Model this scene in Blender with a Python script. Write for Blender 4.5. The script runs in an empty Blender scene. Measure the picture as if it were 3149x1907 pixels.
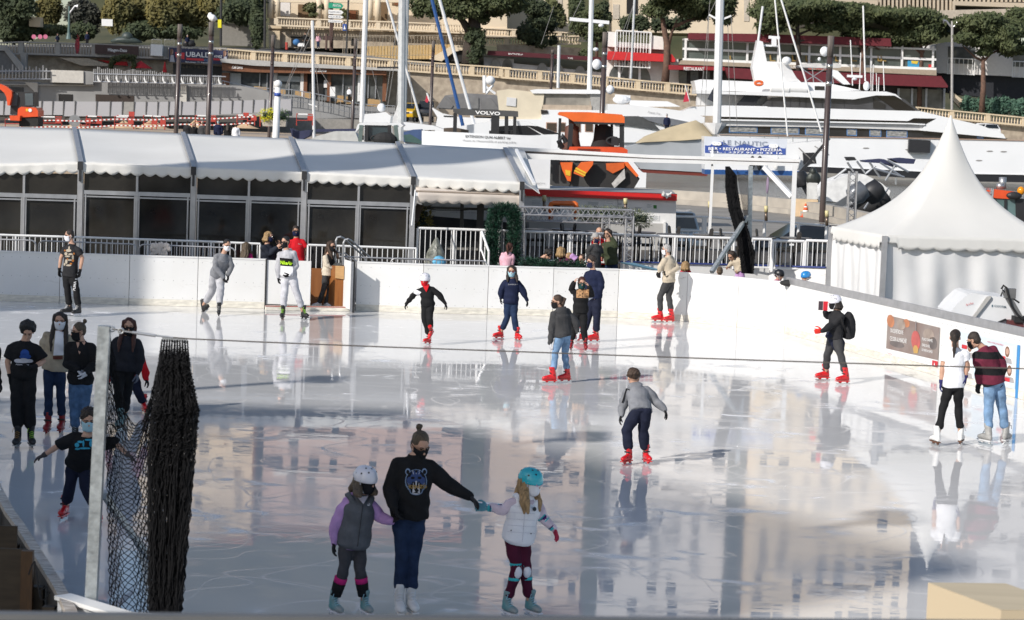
import bpy,bmesh,math,random
import numpy as np
from mathutils import Vector,Matrix,Quaternion
from mathutils.bvhtree import BVHTree
R=math.radians
V=Vector
random.seed(7);rng=np.random.default_rng(7)
scene=bpy.context.scene
col=scene.collection
# ------------------------------------------------------------------ camera model
PW,PH=3149.0,1907.0
FPX,HC,YH,RS=7030.0,4.85,345.0,0.037
rho=math.atan(RS)
pit=math.atan((PH/2-YH)*math.cos(rho)/FPX)
F_=V((0,math.cos(pit),-math.sin(pit)));R0=V((1,0,0));U0=V((0,math.sin(pit),math.cos(pit)))
R_=R0*math.cos(rho)+U0*math.sin(rho);U_=U0*math.cos(rho)-R0*math.sin(rho)
CAM=V((0,0,HC))
def ray(x,y):return F_+R_*((x-PW/2)/FPX)-U_*((y-PH/2)/FPX)
def W(x,y,d):
 r=ray(x,y);return CAM+r*(d/r.y)
def G(x,y,z=0.0):
 r=ray(x,y);return CAM+r*((z-HC)/r.z)
def cr(ox,oy,s=3.08):return lambda x,y:(ox+x/s,oy+y/s)
def s_at(d):return FPX/d
# ------------------------------------------------------------------ materials
MATS={}
def mat(name,c,rough=.6,metal=0.0,var=.12,scale=3.0,bump=0.0,bscale=40.0,spec=.5,c2=None,alpha=None,stretch=None,trans=0.0,coat=0.0,scuff=0.0):
 if name in MATS:return MATS[name]
 m=bpy.data.materials.new(name);m.use_nodes=True;MATS[name]=m
 nt=m.node_tree;N=nt.nodes;L=nt.links;b=N['Principled BSDF']
 b.inputs['Roughness'].default_value=rough;b.inputs['Metallic'].default_value=metal
 b.inputs['Specular IOR Level'].default_value=spec
 if coat:b.inputs['Coat Weight'].default_value=coat
 if trans:b.inputs['Transmission Weight'].default_value=trans
 if alpha is not None:b.inputs['Alpha'].default_value=alpha
 tc=N.new('ShaderNodeTexCoord');mp=N.new('ShaderNodeMapping');L.new(tc.outputs['Object'],mp.inputs[0])
 if stretch:mp.inputs['Scale'].default_value=stretch
 n=N.new('ShaderNodeTexNoise');n.inputs['Scale'].default_value=scale;n.inputs['Detail'].default_value=6
 L.new(mp.outputs[0],n.inputs['Vector'])
 mr=N.new('ShaderNodeMapRange');mr.inputs['From Min'].default_value=.3;mr.inputs['From Max'].default_value=.7
 L.new(n.outputs['Fac'],mr.inputs['Value'])
 mx=N.new('ShaderNodeMix');mx.data_type='RGBA';L.new(mr.outputs[0],mx.inputs['Factor'])
 c=tuple(c)
 if c2 is None:a=tuple(max(0,v*(1-var))for v in c);e=tuple(min(1,v*(1+var))for v in c)
 else:a,e=c,tuple(c2)
 mx.inputs[6].default_value=a+(1,);mx.inputs[7].default_value=e+(1,)
 out=mx.outputs[2]
 if scuff:
  m3=N.new('ShaderNodeMapping');m3.inputs['Scale'].default_value=(.5,.5,1.6);L.new(tc.outputs['Object'],m3.inputs[0])
  n3=N.new('ShaderNodeTexNoise');n3.inputs['Scale'].default_value=3.4;n3.inputs['Detail'].default_value=9;n3.inputs['Roughness'].default_value=.7;n3.inputs['Distortion'].default_value=.8;L.new(m3.outputs[0],n3.inputs['Vector'])
  r3=N.new('ShaderNodeMapRange');r3.inputs[1].default_value=.60;r3.inputs[2].default_value=.74;r3.inputs[4].default_value=scuff;L.new(n3.outputs['Fac'],r3.inputs[0])
  x3=N.new('ShaderNodeMix');x3.data_type='RGBA';x3.inputs[7].default_value=(.30,.27,.22,1);L.new(r3.outputs[0],x3.inputs['Factor']);L.new(out,x3.inputs[6]);out=x3.outputs[2]
 L.new(out,b.inputs['Base Color'])
 if bump:
  n2=N.new('ShaderNodeTexNoise');n2.inputs['Scale'].default_value=bscale;n2.inputs['Detail'].default_value=4
  L.new(mp.outputs[0],n2.inputs['Vector'])
  bp=N.new('ShaderNodeBump');bp.inputs['Strength'].default_value=bump;bp.inputs['Distance'].default_value=.02
  L.new(n2.outputs['Fac'],bp.inputs['Height']);L.new(bp.outputs[0],b.inputs['Normal'])
 return m
def glass(name,c=(.02,.025,.03),rough=.04):
 return mat(name,c,rough,var=.4,scale=.6,spec=.6)
def cloth(name,c,var=.18):return mat('cloth_'+name,c,.85,var=var,scale=9,bump=.35,bscale=22,spec=.2)
def striped(name,c1,c2,period,duty,phase=0.0):
 m=cloth(name,c1);nt=m.node_tree;N=nt.nodes;L=nt.links;b=N['Principled BSDF']
 if 'stripe'in N:return m
 src=b.inputs['Base Color'].links[0].from_socket;tc=N.new('ShaderNodeTexCoord');sp=N.new('ShaderNodeSeparateXYZ');L.new(tc.outputs['Object'],sp.inputs[0])
 a=N.new('ShaderNodeMath');a.operation='MULTIPLY_ADD';a.inputs[1].default_value=1/period;a.inputs[2].default_value=phase;L.new(sp.outputs[2],a.inputs[0])
 f=N.new('ShaderNodeMath');f.operation='FRACT';L.new(a.outputs[0],f.inputs[0]);g=N.new('ShaderNodeMath');g.operation='LESS_THAN';g.inputs[1].default_value=duty;L.new(f.outputs[0],g.inputs[0])
 x=N.new('ShaderNodeMix');x.name='stripe';x.data_type='RGBA';x.inputs[7].default_value=tuple(c2)+(1,);L.new(g.outputs[0],x.inputs['Factor']);L.new(src,x.inputs[6]);L.new(x.outputs[2],b.inputs['Base Color']);return m
 # ------------------------------------------------------------------ mesh builder
class MB:
 def __init__(s):s.v=[];s.f=[]
 def add(s,vs,fs):
  o=len(s.v);s.v+=[tuple(p)for p in vs];s.f+=[tuple(i+o for i in f)for f in fs];return s
 def box(s,c,size,M=None):
  x,y,z=(k/2 for k in size);c=V(c)
  vs=[V((a*x,b*y,e*z))for a in(-1,1)for b in(-1,1)for e in(-1,1)]
  if M is not None:vs=[M@p for p in vs]
  return s.add([c+p for p in vs],[(0,1,3,2),(4,6,7,5),(0,4,5,1),(2,3,7,6),(0,2,6,4),(1,5,7,3)])
 def bar(s,p,q,w,h,up=(0,0,1)):
  p=V(p);q=V(q);d=(q-p).normalized();u=V(up)
  sd=d.cross(u)
  if sd.length<1e-5:sd=d.cross(V((0,1,0)))
  sd.normalize();u=sd.cross(d).normalized()
  vs=[e+sd*(a*w/2)+u*(b*h/2)for e in(p,q)for a,b in((-1,-1),(1,-1),(1,1),(-1,1))]
  return s.add(vs,[(0,1,2,3),(7,6,5,4),(0,4,5,1),(1,5,6,2),(2,6,7,3),(3,7,4,0)])
 def rings(s,rs,n=12,caps=True):
  o=len(s.v)
  for c,a,b in rs:
   for k in range(n):
    t=2*math.pi*k/n;s.v.append(tuple(V(c)+V(a)*math.cos(t)+V(b)*math.sin(t)))
  for i in range(len(rs)-1):
   for k in range(n):
    k2=(k+1)%n;s.f.append((o+i*n+k,o+i*n+k2,o+(i+1)*n+k2,o+(i+1)*n+k))
  if caps:
   s.f.append(tuple(o+k for k in reversed(range(n))));m=o+(len(rs)-1)*n
   s.f.append(tuple(m+k for k in range(n)))
  return s
 def tube(s,pts,r,n=8,round_=False):
  pts=[V(p)for p in pts]
  if not hasattr(r,'__len__'):r=[r]*len(pts)
  r=list(r)
  if round_:
   d0=(pts[0]-pts[1]).normalized();d1=(pts[-1]-pts[-2]).normalized()
   a=[(pts[0]+d0*r[0]*k,r[0]*q)for k,q in((.95,.3),(.7,.71),(.38,.92))]
   e=[(pts[-1]+d1*r[-1]*k,r[-1]*q)for k,q in((.38,.92),(.7,.71),(.95,.3))]
   pts=[p for p,_ in a]+pts+[p for p,_ in e];r=[q for _,q in a]+r+[q for _,q in e]
  rs=[];pa=None
  for i,p in enumerate(pts):
   d=(pts[min(i+1,len(pts)-1)]-pts[max(i-1,0)])
   d=d.normalized()if d.length>1e-9 else V((0,0,1))
   if pa is None:
    pa=d.orthogonal().normalized()
   else:
    pa=(pa-d*pa.dot(d));pa=pa.normalized()if pa.length>1e-6 else d.orthogonal().normalized()
   pb=d.cross(pa);rs.append((p,pa*r[i],pb*r[i]))
  return s.rings(rs,n)
 def ell(s,c,rad,M=None,n=12,m=8):
  c=V(c);rs=[];M=M or Matrix.Identity(3)
  for i in range(m+1):
   t=math.pi*i/m;z=-math.cos(t);q=max(math.sin(t),.02)
   rs.append((c+M@V((0,0,z*rad[2])),M@V((rad[0]*q,0,0)),M@V((0,rad[1]*q,0))))
  return s.rings(rs,n)
 def prism(s,pts,ext):
  pts=[V(p)for p in pts];e=V(ext);n=len(pts)
  nor=V((0,0,0))
  for i in range(n):nor+=(pts[i]-pts[0]).cross(pts[(i+1)%n]-pts[0])
  if nor.dot(e)>0:pts=pts[::-1]
  f=[tuple(range(n)),tuple(range(2*n-1,n-1,-1))]
  f+=[(i,n+i,n+(i+1)%n,(i+1)%n)for i in range(n)]
  return s.add(pts+[p+e for p in pts],f)
 def quad(s,a,b,c,d):return s.add([a,b,c,d],[(0,1,2,3)])
 def grid(s,P,closed=False):
  n=len(P);m=len(P[0]);o=len(s.v)
  for r in P:s.v+=[tuple(p)for p in r]
  for i in range(n-1):
   for j in range(m if closed else m-1):
    j2=(j+1)%m
    s.f.append((o+i*m+j,o+i*m+j2,o+(i+1)*m+j2,o+(i+1)*m+j))
  return s
 def build(s,name,m,parent=None,smooth=False,origin=None):
  vs=np.array(s.v,dtype=float)
  lo,hi=vs.min(0),vs.max(0);c=V(((lo[0]+hi[0])/2,(lo[1]+hi[1])/2,lo[2]))if origin is None else V(origin)
  me=bpy.data.meshes.new(name);me.from_pydata([tuple(p)for p in vs-np.array(c)],[],s.f);me.validate()
  if smooth:me.polygons.foreach_set('use_smooth',[True]*len(me.polygons))
  o=bpy.data.objects.new(name,me);col.objects.link(o)
  for k in(m if isinstance(m,(list,tuple))else[m]):me.materials.append(k)
  put(o,c,parent);return o
WL={}
def put(o,c,parent=None):
 WL[o]=V(c)
 if parent is not None:o.parent=parent;o.location=V(c)-WL[parent]
 else:o.location=c
def empty(name,loc):
 o=bpy.data.objects.new(name,None);o.empty_display_size=.2;col.objects.link(o);put(o,V(loc));return o
def tag(o,label,cat,group=None,kind=None):
 o['label']=label;o['category']=cat
 if group:o['group']=group
 if kind:o['kind']=kind
 return o
def struct(o):o['kind']='structure';return o
def thing(name,loc,label,cat,group=None):return tag(empty(name,loc),label,cat,group)
def dup(root,loc,label=None,rz=None):
 r=root.copy();col.objects.link(r);r.location=loc;WL[r]=V(loc)
 if rz is not None:r.rotation_euler=(0,0,rz)
 if label:r['label']=label
 for ch in list(root.children):
  c=ch.copy();col.objects.link(c);c.parent=r
  for g in ch.children:
   e=g.copy();col.objects.link(e);e.parent=c
 return r
def text_mesh(s,size=1.0,bold=0.0,shear=0.0,align='LEFT',spacing=1.0):
 cu=bpy.data.curves.new('t','FONT');cu.body=s;cu.size=size;cu.offset=bold;cu.shear=shear;cu.align_x=align
 cu.space_character=spacing;cu.resolution_u=3
 o=bpy.data.objects.new('t',cu);col.objects.link(o)
 bpy.context.view_layer.update()
 me=bpy.data.meshes.new_from_object(o.evaluated_get(bpy.context.evaluated_depsgraph_get()))
 vs=[v.co.copy()for v in me.vertices];fs=[tuple(p.vertices)for p in me.polygons]
 bpy.data.objects.remove(o);bpy.data.meshes.remove(me);bpy.data.curves.remove(cu)
 return vs,fs
def sign_text(s,x0,y0,x1,y1,d,m,parent,name='lettering',hpx=None,bold=.0,shear=0.0,spacing=1.0,push=.01,surf=None):
 """text whose baseline runs from photo pixel x0,y0 to x1,y1 at distance d; hpx = cap height in pixels"""
 vs,fs=text_mesh(s,1.0,bold,shear,spacing=spacing)
 if not vs:return None
 xs=[v.x for v in vs];w=max(xs)-min(xs);mn=min(xs)
 f=surf or(lambda x,y:W(x,y,d))
 a=f(x0,y0);b=f(x1,y1);ex=(b-a)/w
 up=f(x0,y0-10)-f(x0,y0);up.normalize()
 k=(f(x0,y0-(hpx or 10))-f(x0,y0)).length/.7 if hpx else ex.length
 nrm=ex.cross(up).normalized()
 if nrm.y>0:nrm=-nrm
 mb=MB();mb.add([a+ex*(v.x-mn)+up*(v.y*k)+nrm*push for v in vs],fs)
 return mb.build(name,m,parent)
qA,qB,qC,qE=cr(0,480),cr(780,480),cr(1560,480),cr(2349,480)
qF,qG,qH,qI,qJ,qK=cr(0,950),cr(780,950),cr(1560,950),cr(2349,900),cr(0,1427),cr(980,1310,2.4988)
a1,a2,a3,a4=cr(0,0),cr(780,0),cr(1560,0),cr(2349,0)
black=blackl=None
# ------------------------------------------------------------------ people
PENDING=[];LATER=[];VOX=1.0
def remeshed(mb,name,m,parent,voxel,smooth=4,fold=0.0,fscale=30.0):
 o=mb.build(name,m,parent)
 md=o.modifiers.new('r','REMESH');md.mode='VOXEL';md.voxel_size=voxel*VOX
 sm=o.modifiers.new('s','SMOOTH');sm.factor=.5;sm.iterations=smooth
 PENDING.append((o,fold,fscale));return o
def bake_people():
 bpy.context.view_layer.update();dg=bpy.context.evaluated_depsgraph_get()
 out=[]
 for o,fold,fs in PENDING:
  out.append((o,bpy.data.meshes.new_from_object(o.evaluated_get(dg)),fold,fs))
 for o,me,fold,fs in out:
  old=o.data;mats=list(old.materials);o.modifiers.clear();o.data=me
  me.name=o.name;me.materials.clear()
  for k in mats:me.materials.append(k)
  n=len(me.vertices)
  if fold and n:
   co=np.zeros(n*3);me.vertices.foreach_get('co',co);co=co.reshape(-1,3)
   no=np.zeros(n*3);me.vertices.foreach_get('normal',no);no=no.reshape(-1,3)
   s1=rng.random(6)*6
   x,y,z=co[:,0],co[:,1],co[:,2]
   d=np.sin(fs*(z*1.0+.55*x+.4*y)+2.2*np.sin(9*x+s1[0])+1.6*np.sin(11*z+s1[1])+s1[2])
   d+=.7*np.sin(fs*.6*(z*.8-.7*x+.5*y)+2*np.sin(8*y+s1[3])+s1[4])
   co+=no*(fold*d)[:,None]*.6
   me.vertices.foreach_set('co',co.ravel())
  me.polygons.foreach_set('use_smooth',[True]*len(me.polygons));me.update()
  bpy.data.meshes.remove(old)
 PENDING.clear()
def hand(mb,w,dr,pn,k,curl=.5,fat=1.0):
 """palm, four fingers and a thumb from wrist w along dr; pn = palm side"""
 dr=dr.normalized();sd=dr.cross(pn)
 if sd.length<1e-4:sd=dr.orthogonal()
 sd.normalize();pn=sd.cross(dr).normalized()
 c=w+dr*.05*k
 mb.rings([(w-dr*.015*k,sd*.027*k*fat,pn*.021*k*fat),(w+dr*.02*k,sd*.034*k*fat,pn*.019*k*fat),(w+dr*.06*k,sd*.042*k*fat,pn*.017*k*fat),(w+dr*.098*k,sd*.040*k*fat,pn*.014*k*fat)],10)
 for i,(o,l)in enumerate(((-.032,.062),(-.011,.074),(.011,.07),(.032,.054))):
  p=w+dr*.088*k+sd*o*k*fat;pts=[p];a=.15+curl*.25
  d=(dr+sd*o*3.2).normalized()
  for sgm in(.45,.32,.25):
   a2=a;p=p+(d*math.cos(a2)+pn*math.sin(a2))*l*sgm*k;pts.append(p);a+=curl*.75
  mb.tube(pts,[.0105*k*fat,.0098*k*fat,.009*k*fat,.0078*k*fat],7,True)
 p=w+dr*.025*k-sd*.032*k*fat
 mb.tube([p,p+(dr*.6-sd*.75+pn*.25)*.035*k,p+(dr*.85-sd*.7+pn*.45)*.065*k,p+(dr*1.0-sd*.5+pn*.6)*.085*k],[.014*k*fat,.0125*k*fat,.011*k*fat,.009*k*fat],7,True)
HAIRC=dict(black=(.012,.010,.009),dark=(.025,.016,.011),brown=(.05,.028,.016),auburn=(.06,.018,.010),blond=(.30,.19,.085),ash=(.085,.06,.036),grey=(.35,.34,.33))
def hairm(c):return mat('hair_'+c,HAIRC[c],.62,var=.45,scale=18,bump=.6,bscale=35,stretch=(3,3,.5))
SKIN=lambda:mat('skin',(.50,.29,.20),.55,var=.1,scale=12)
SKIN2=lambda:mat('skin_tan',(.36,.20,.13),.55,var=.1,scale=12)
def fdir(a):return V((math.sin(R(a)),-math.cos(R(a)),0))
def skate(root,c,toe,k,boot,trim,kind='plastic',pitch=0.0,sole=None,lace=None):
 """boot, soleplate and blade; c = point of the blade on the ice; toe = heading"""
 fw=fdir(toe);up=V((0,0,1));sd=fw.cross(up)
 if pitch:
  q=Quaternion(sd,R(pitch));fw=q@fw;up=q@up
 def L(x,y,z):return c+fw*(x*k)+sd*(y*k)+up*(z*k)
 mb=MB();S=.07
 mb.rings([(L(-.095,0,S+.035),sd*.022*k,up*.034*k),(L(-.075,0,S+.045),sd*.038*k,up*.045*k),(L(0,0,S+.055),sd*.043*k,up*.055*k),(L(.07,0,S+.048),sd*.047*k,up*.047*k),(L(.13,0,S+.04),sd*.049*k,up*.038*k),(L(.17,0,S+.034),sd*.04*k,up*.032*k),(L(.19,0,S+.03),sd*.018*k,up*.02*k)],12)
 lean=.02
 mb.rings([(L(-.03,0,S+.03),sd*.04*k,fw*.062*k),(L(-.03,0,S+.10),sd*.046*k,fw*.062*k),(L(-.025+lean*.5,0,S+.17),sd*.048*k,fw*.058*k),(L(-.02+lean,0,S+.22),sd*.052*k,fw*.062*k),(L(-.018+lean,0,S+.25),sd*.05*k,fw*.06*k)],12)
 b=remeshed(mb,'ice_skate',boot,root,.009,3)
 t=MB()
 if kind=='plastic':
  for z,x,w in((.20,.03,.05),(.13,.035,.048)):
   t.bar(L(x,-w,S+z),L(x,w,S+z+.004),.014*k,.02*k,up)
   t.box(L(x-.02,w,S+z),(.03*k,.012*k,.02*k),Matrix((fw,sd,up)).transposed())
  t.bar(L(.09,-.046,S+.055),L(.09,.046,S+.058),.02*k,.018*k,up)
  t.tube([L(-.03,-.05,S+.1),L(-.03,.05,S+.1)],.012*k,8)
 else:
  for i in range(6):
   x=.075-.016*i;z=S+.088+.023*i
   t.tube([L(x,-.033,z-.012),L(x+.018,0,z+.006),L(x,.033,z-.012)],.0042*k,5)
  t.tube([L(.0,-.0,S+.225),L(.06,.05,S+.2),L(.045,.06,S+.15)],.004*k,5)
 t.build('fastening',lace or trim,b,True)
 s=MB()
 s.prism([L(x,-.03,z)for x,z in((-.105,.071),(.19,.071),(.195,.06),(.16,.052),(.07,.05),(.02,.05),(-.05,.05),(-.105,.055))],sd*.06*k)
 for x0,x1 in((-.085,-.035),(.06,.125)):
  s.prism([L(x0,-.013,.052),L(x1,-.013,.052),L(x1-.012,-.01,.022),L(x0+.012,-.01,.022)],sd*.024*k)
 s.build('sole_holder',sole or(boot if kind=='plastic'else trim),b)
 bl=MB();bl.prism([L(x,-.003,z)for x,z in((-.125,.006),(-.11,.0),(.14,.0),(.175,.008),(.19,.024),(.17,.026),(.12,.026),(-.115,.026))],sd*.006*k)
 bl.build('blade',mat('blade_steel',(.6,.62,.64),.2,1.0),b)
 return b
def shoe(root,c,toe,k,m,sole):
 fw=fdir(toe);up=V((0,0,1));sd=fw.cross(up)
 L=lambda x,y,z:c+fw*(x*k)+sd*(y*k)+up*(z*k)
 mb=MB()
 mb.rings([(L(-.09,0,.04),sd*.03*k,up*.035*k),(L(-.03,0,.06),sd*.04*k,up*.055*k),(L(.07,0,.045),sd*.045*k,up*.04*k),(L(.15,0,.032),sd*.042*k,up*.026*k),(L(.18,0,.028),sd*.02*k,up*.016*k)],10)
 mb.rings([(L(-.03,0,.05),sd*.038*k,fw*.05*k),(L(-.03,0,.11),sd*.038*k,fw*.045*k)],10)
 o=remeshed(mb,'shoe',m,root,.009,3)
 s=MB();s.prism([L(x,y,0)for x,y in((-.11,-.03),(-.05,-.04),(.08,-.047),(.16,-.035),(.19,0),(.16,.04),(.08,.047),(-.05,.04),(-.11,.03))],up*.022*k)
 s.build('sole',sole,o);return o
def person(q,label,h,P,yaw,hy,toes,top,pants,gloves=None,skates=None,hair=('short','brown'),mask=None,helmet=None,hpitch=8,pd=0.0,nd=0.0,hd_d=None,wd=(0,0),ed=(0,0),glasses=None,skin=None,d=None,z0=0.0,pitchs=(0,0),head=1.0,loose=1.0,hdir=(None,None),curl=(.5,.5),hips=True,laceb=None,solem=None,group=None,vest=None,scarf=None,tag_extra=None,hem=-.16,lift=(0,0),shoes=None,kd=(0,0),hood=None,hairlen=None):
 k=h/1.75;sk=(skin or SKIN)()
 px=lambda n:q(*P[n])
 if d is None:
  ca=G(*px('fa'),z0+lift[0]);cb=G(*px('fb'),z0+lift[1]);d0=(ca.y+cb.y)/2
 else:
  d0=d;ca=W(*px('fa'),d0);cb=W(*px('fb'),d0)
 root=thing('person',((ca.x+cb.x)/2,d0,min(ca.z,cb.z)),label,'person',group)
 pel=W(*px('pv'),d0+pd);nk=W(*px('nk'),d0+nd)
 hc=W(*px('hd'),d0+(nd if hd_d is None else hd_d))
 t=(nk-pel);TL=t.length;t=t.normalized()
 f=fdir(yaw);s=V((math.cos(R(yaw)),math.sin(R(yaw)),0))
 if s.x<-1e-6:s=-s
 s=(s-t*s.dot(t)).normalized();f=(f-t*f.dot(t)).normalized()
 sh=[nk-t*.095*k-s*.15*k,nk-t*.095*k+s*.15*k]
 hp=[pel-t*.05*k-s*.078*k,pel-t*.05*k+s*.078*k]
 el=[W(*px('ea'),sh[0].y+ed[0]),W(*px('eb'),sh[1].y+ed[1])]
 wr=[W(*px('wa'),sh[0].y+wd[0]),W(*px('wb'),sh[1].y+wd[1])]
 con=[ca,cb]
 an=[c+V((0,0,(.165 if skates else.09)*k))for c in con]
 for i in(0,1):
  if pitchs[i]:an[i]=con[i]+Quaternion(fdir(toes[i]).cross(V((0,0,1))),R(pitchs[i]))@V((0,0,.165*k))
  an[i]=an[i]-fdir(toes[i])*.025*k
 kn=[]
 for i,n in((0,'ka'),(1,'kb')):
  dd=(hp[i].y+an[i].y)/2+f.y*.05*k+kd[i];kn.append(W(*px(n),dd))
 hw=V
 # --- body: one skin
 def torso(mb,inf=0.0,lo=-.16,hi=1.06,belly=0.0):
  rs=[]
  for u,a,b in((-.17,.085,.08),(-.08,.142,.105),(.06,.15,.11),(.22,.138,.103),(.38,.13,.097),(.55,.138,.105),(.70,.148,.112),(.82,.142,.10),(.90,.115,.08),(.97,.08,.062),(1.05,.054,.054)):
   if u<lo-1e-6 or u>hi+1e-6:continue
   g=1 if u<.75 else(.75 if u<.86 else.4)
   rs.append((pel+t*TL*u,s*(a*k+inf*g),f*(b*k+inf*g)))
  mb.rings(rs,16)
 def arm(mb,i,inf=0.0,frac=2.0,cuff=0.0):
  a,e,w=sh[i],el[i],wr[i];kk=k
  pts=[a,a.lerp(e,.5),e,e.lerp(w,.35),w]
  rr=[.052*kk+inf*.75,.05*kk+inf,.042*kk+inf,.042*kk+inf,.028*kk+inf*.6]
  if frac<2:
   if frac<=1:pts=[a,a.lerp(e,frac*.5),a.lerp(e,frac)];rr=[.055*kk+inf,.053*kk+inf*1.1,.05*kk+inf*1.3]
   else:pts=[a,a.lerp(e,.5),e,e.lerp(w,frac-1)];rr=rr[:3]+[.04*kk+inf]
  mb.tube(pts,rr,12,frac>=2)
  mb.tube([nk-t*.035*k,(nk-t*.035*k).lerp(a,.5)-t*.004*k,a],[.05*kk+inf*.3,.05*kk+inf*.4,.052*kk+inf*.7],12,True)
  if cuff:mb.tube([w.lerp(e,.16),w.lerp(e,.02)],[.034*kk+cuff,.032*kk+cuff],12)
 def leg(mb,i,inf=0.0,low=1.0):
  a,e,w=hp[i],kn[i],an[i]
  w2=e.lerp(w,low)
  pts=[a+t*.03*k,a.lerp(e,.35),a.lerp(e,.75),e,e.lerp(w2,.35),e.lerp(w2,.75),w2]
  rr=[.08*k+inf*.7,.078*k+inf*.8,.06*k+inf,.054*k+inf,.054*k+inf,.044*k+inf*1.1,.04*k+inf*1.1]
  if low<.95 and skates:rr[-2]=max(rr[-2],.054*k+inf*.4);rr[-1]=.066*k+inf*.35
  mb.tube(pts,rr,14,True)
 HM=Matrix.Rotation(R(hy),3,'Z')@Matrix.Rotation(R(hpitch),3,'X')
 kh=head*(.86+.14*k)
 def HL(x,y,z):return hc+HM@V((x*kh,y*kh,z*kh))
 b=MB();torso(b)
 for i in(0,1):
  arm(b,i);leg(b,i)
  b.tube([an[i]+V((0,0,.02)),an[i]-V((0,0,.05*k))+fdir(toes[i])*.03,an[i]-V((0,0,.055*k))+fdir(toes[i])*.12*k],[.036*k,.034*k,.02*k],8,True)
 b.tube([nk-t*.03*k,nk.lerp(hc,.45),HL(0,.02,-.06)],[.062*k,.054*kh,.054*kh],12)
 b.ell(HL(0,.012,.028),(.076*kh,.094*kh,.09*kh),HM,16,10)
 b.ell(HL(0,-.018,-.045),(.060*kh,.072*kh,.075*kh),HM,14,10)
 b.ell(HL(0,-.05,-.095),(.028*kh,.03*kh,.024*kh),HM)
 b.tube([HL(0,-.088,.012),HL(0,-.098,-.012),HL(0,-.108,-.03)],[.009*kh,.011*kh,.015*kh],8,True)
 b.ell(HL(0,-.088,-.062),(.024*kh,.012*kh,.009*kh),HM)
 for sx in(-1,1):
  b.ell(HL(sx*.076,.012,-.012),(.011*kh,.022*kh,.032*kh),HM)
  b.ell(HL(sx*.03,-.078,.028),(.024*kh,.014*kh,.007*kh),HM)
 gl=[]
 for i in(0,1):
  hdv=(wr[i]-el[i])if hdir[i]is None else(W(*q(*hdir[i]),wr[i].y)-wr[i])
  pn=-s if i else s
  if gloves is None:
   hand(b,wr[i],hdv,pn,k*.97,curl[i])
  else:
   g=MB();hand(g,wr[i],hdv,pn,k*1.02,curl[i],1.22)
   g.tube([wr[i].lerp(el[i],.18),wr[i].lerp(el[i],.05),wr[i]+hdv.normalized()*.01],[.04*k,.037*k,.033*k],10)
   gl.append(g)
 remeshed(b,'body',sk,root,.008 if gloves else.0072,3)
 gs=gloves if isinstance(gloves,tuple)else(gloves,gloves)
 for i,g in enumerate(gl):
  if gs[i]:remeshed(g,'glove',gs[i],root,.0062,2)
 for sx in(-1,1):
  e=MB();e.ell(HL(sx*.031,-.083,.004),(.013*kh,.009*kh,.0075*kh),HM,8,6);e.build('eye',mat('eye_dark',(.02,.014,.012),.2),root,True)
  br=MB();br.tube([HL(sx*.012,-.096,.026),HL(sx*.032,-.095,.033),HL(sx*.052,-.083,.026)],[.0045*kh]*3,6)
  br.build('eyebrow',hairm(hair[1]if hair[1]in('black','dark','brown')else 'brown'),root,True)
  # --- clothes
 tm,ti,tfr=top[:3]
 o=MB();torso(o,ti,hem,1.0)
 for i in(0,1):arm(o,i,ti*.75,tfr,.004 if tfr>=2 else 0)
 o.tube([nk-t*.02*k,nk+t*.015*k],[.085*k,.07*k],12)
 topo=remeshed(o,top[3]if len(top)>3 else 'sweatshirt',tm,root,.0105,4,.010*loose)
 o=MB();lo=MB();torso(lo,pants[1]*.5,-.17,.12)
 for i in(0,1):leg(lo,i,pants[1],pants[2]if len(pants)>2 else(.66 if skates else.86))
 panto=remeshed(lo,pants[3]if len(pants)>3 else 'trousers',pants[0],root,.0105,4,.007*loose)
 if vest:
  o=MB();torso(o,ti+.022,hem+.03,.97)
  for i in(0,1):o.tube([sh[i].lerp(nk,.5),sh[i].lerp(nk,.12)],[.07*k+ti,.068*k+ti],12)
  o.tube([nk-t*.03*k,nk+t*.035*k],[.1*k,.078*k],12)
  topo=remeshed(o,'vest',vest,root,.0105,4,.005)
 if hood:
  o=MB();o.rings([(nk-f*.03*k+t*.03*k,s*.105*k,f*.07*k),(nk-f*.075*k-t*.03*k,s*.125*k,f*.07*k),(nk-f*.10*k-t*.13*k,s*.10*k,f*.05*k),(nk-f*.09*k-t*.2*k,s*.03*k,f*.03*k)],14)
  remeshed(o,'hood',hood,root,.0105,4,.006)
 if scarf:
  o=MB();o.tube([nk-t*.03*k,nk+t*.05*k],[.085*k,.072*k],14)
  o.prism([nk+f*.09*k-s*.09*k+t*.02*k,nk+f*.09*k+s*.09*k+t*.02*k,nk+f*.15*k+s*.02*k-t*.16*k],f*.02)
  remeshed(o,'scarf',scarf,root,.009,3,.004)
  # --- feet
 for i in(0,1):
  if skates:skate(root,con[i],toes[i],k*1.03,skates[0],skates[1],skates[2]if len(skates)>2 else 'plastic',pitchs[i],solem,laceb[i]if isinstance(laceb,tuple)else laceb)
  elif shoes:shoe(root,con[i],toes[i],k,shoes,mat('sole_white',(.7,.7,.68),.6))
  # --- head wear
 st,hcn=hair;hm=hairm(hcn);o=MB()
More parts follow.
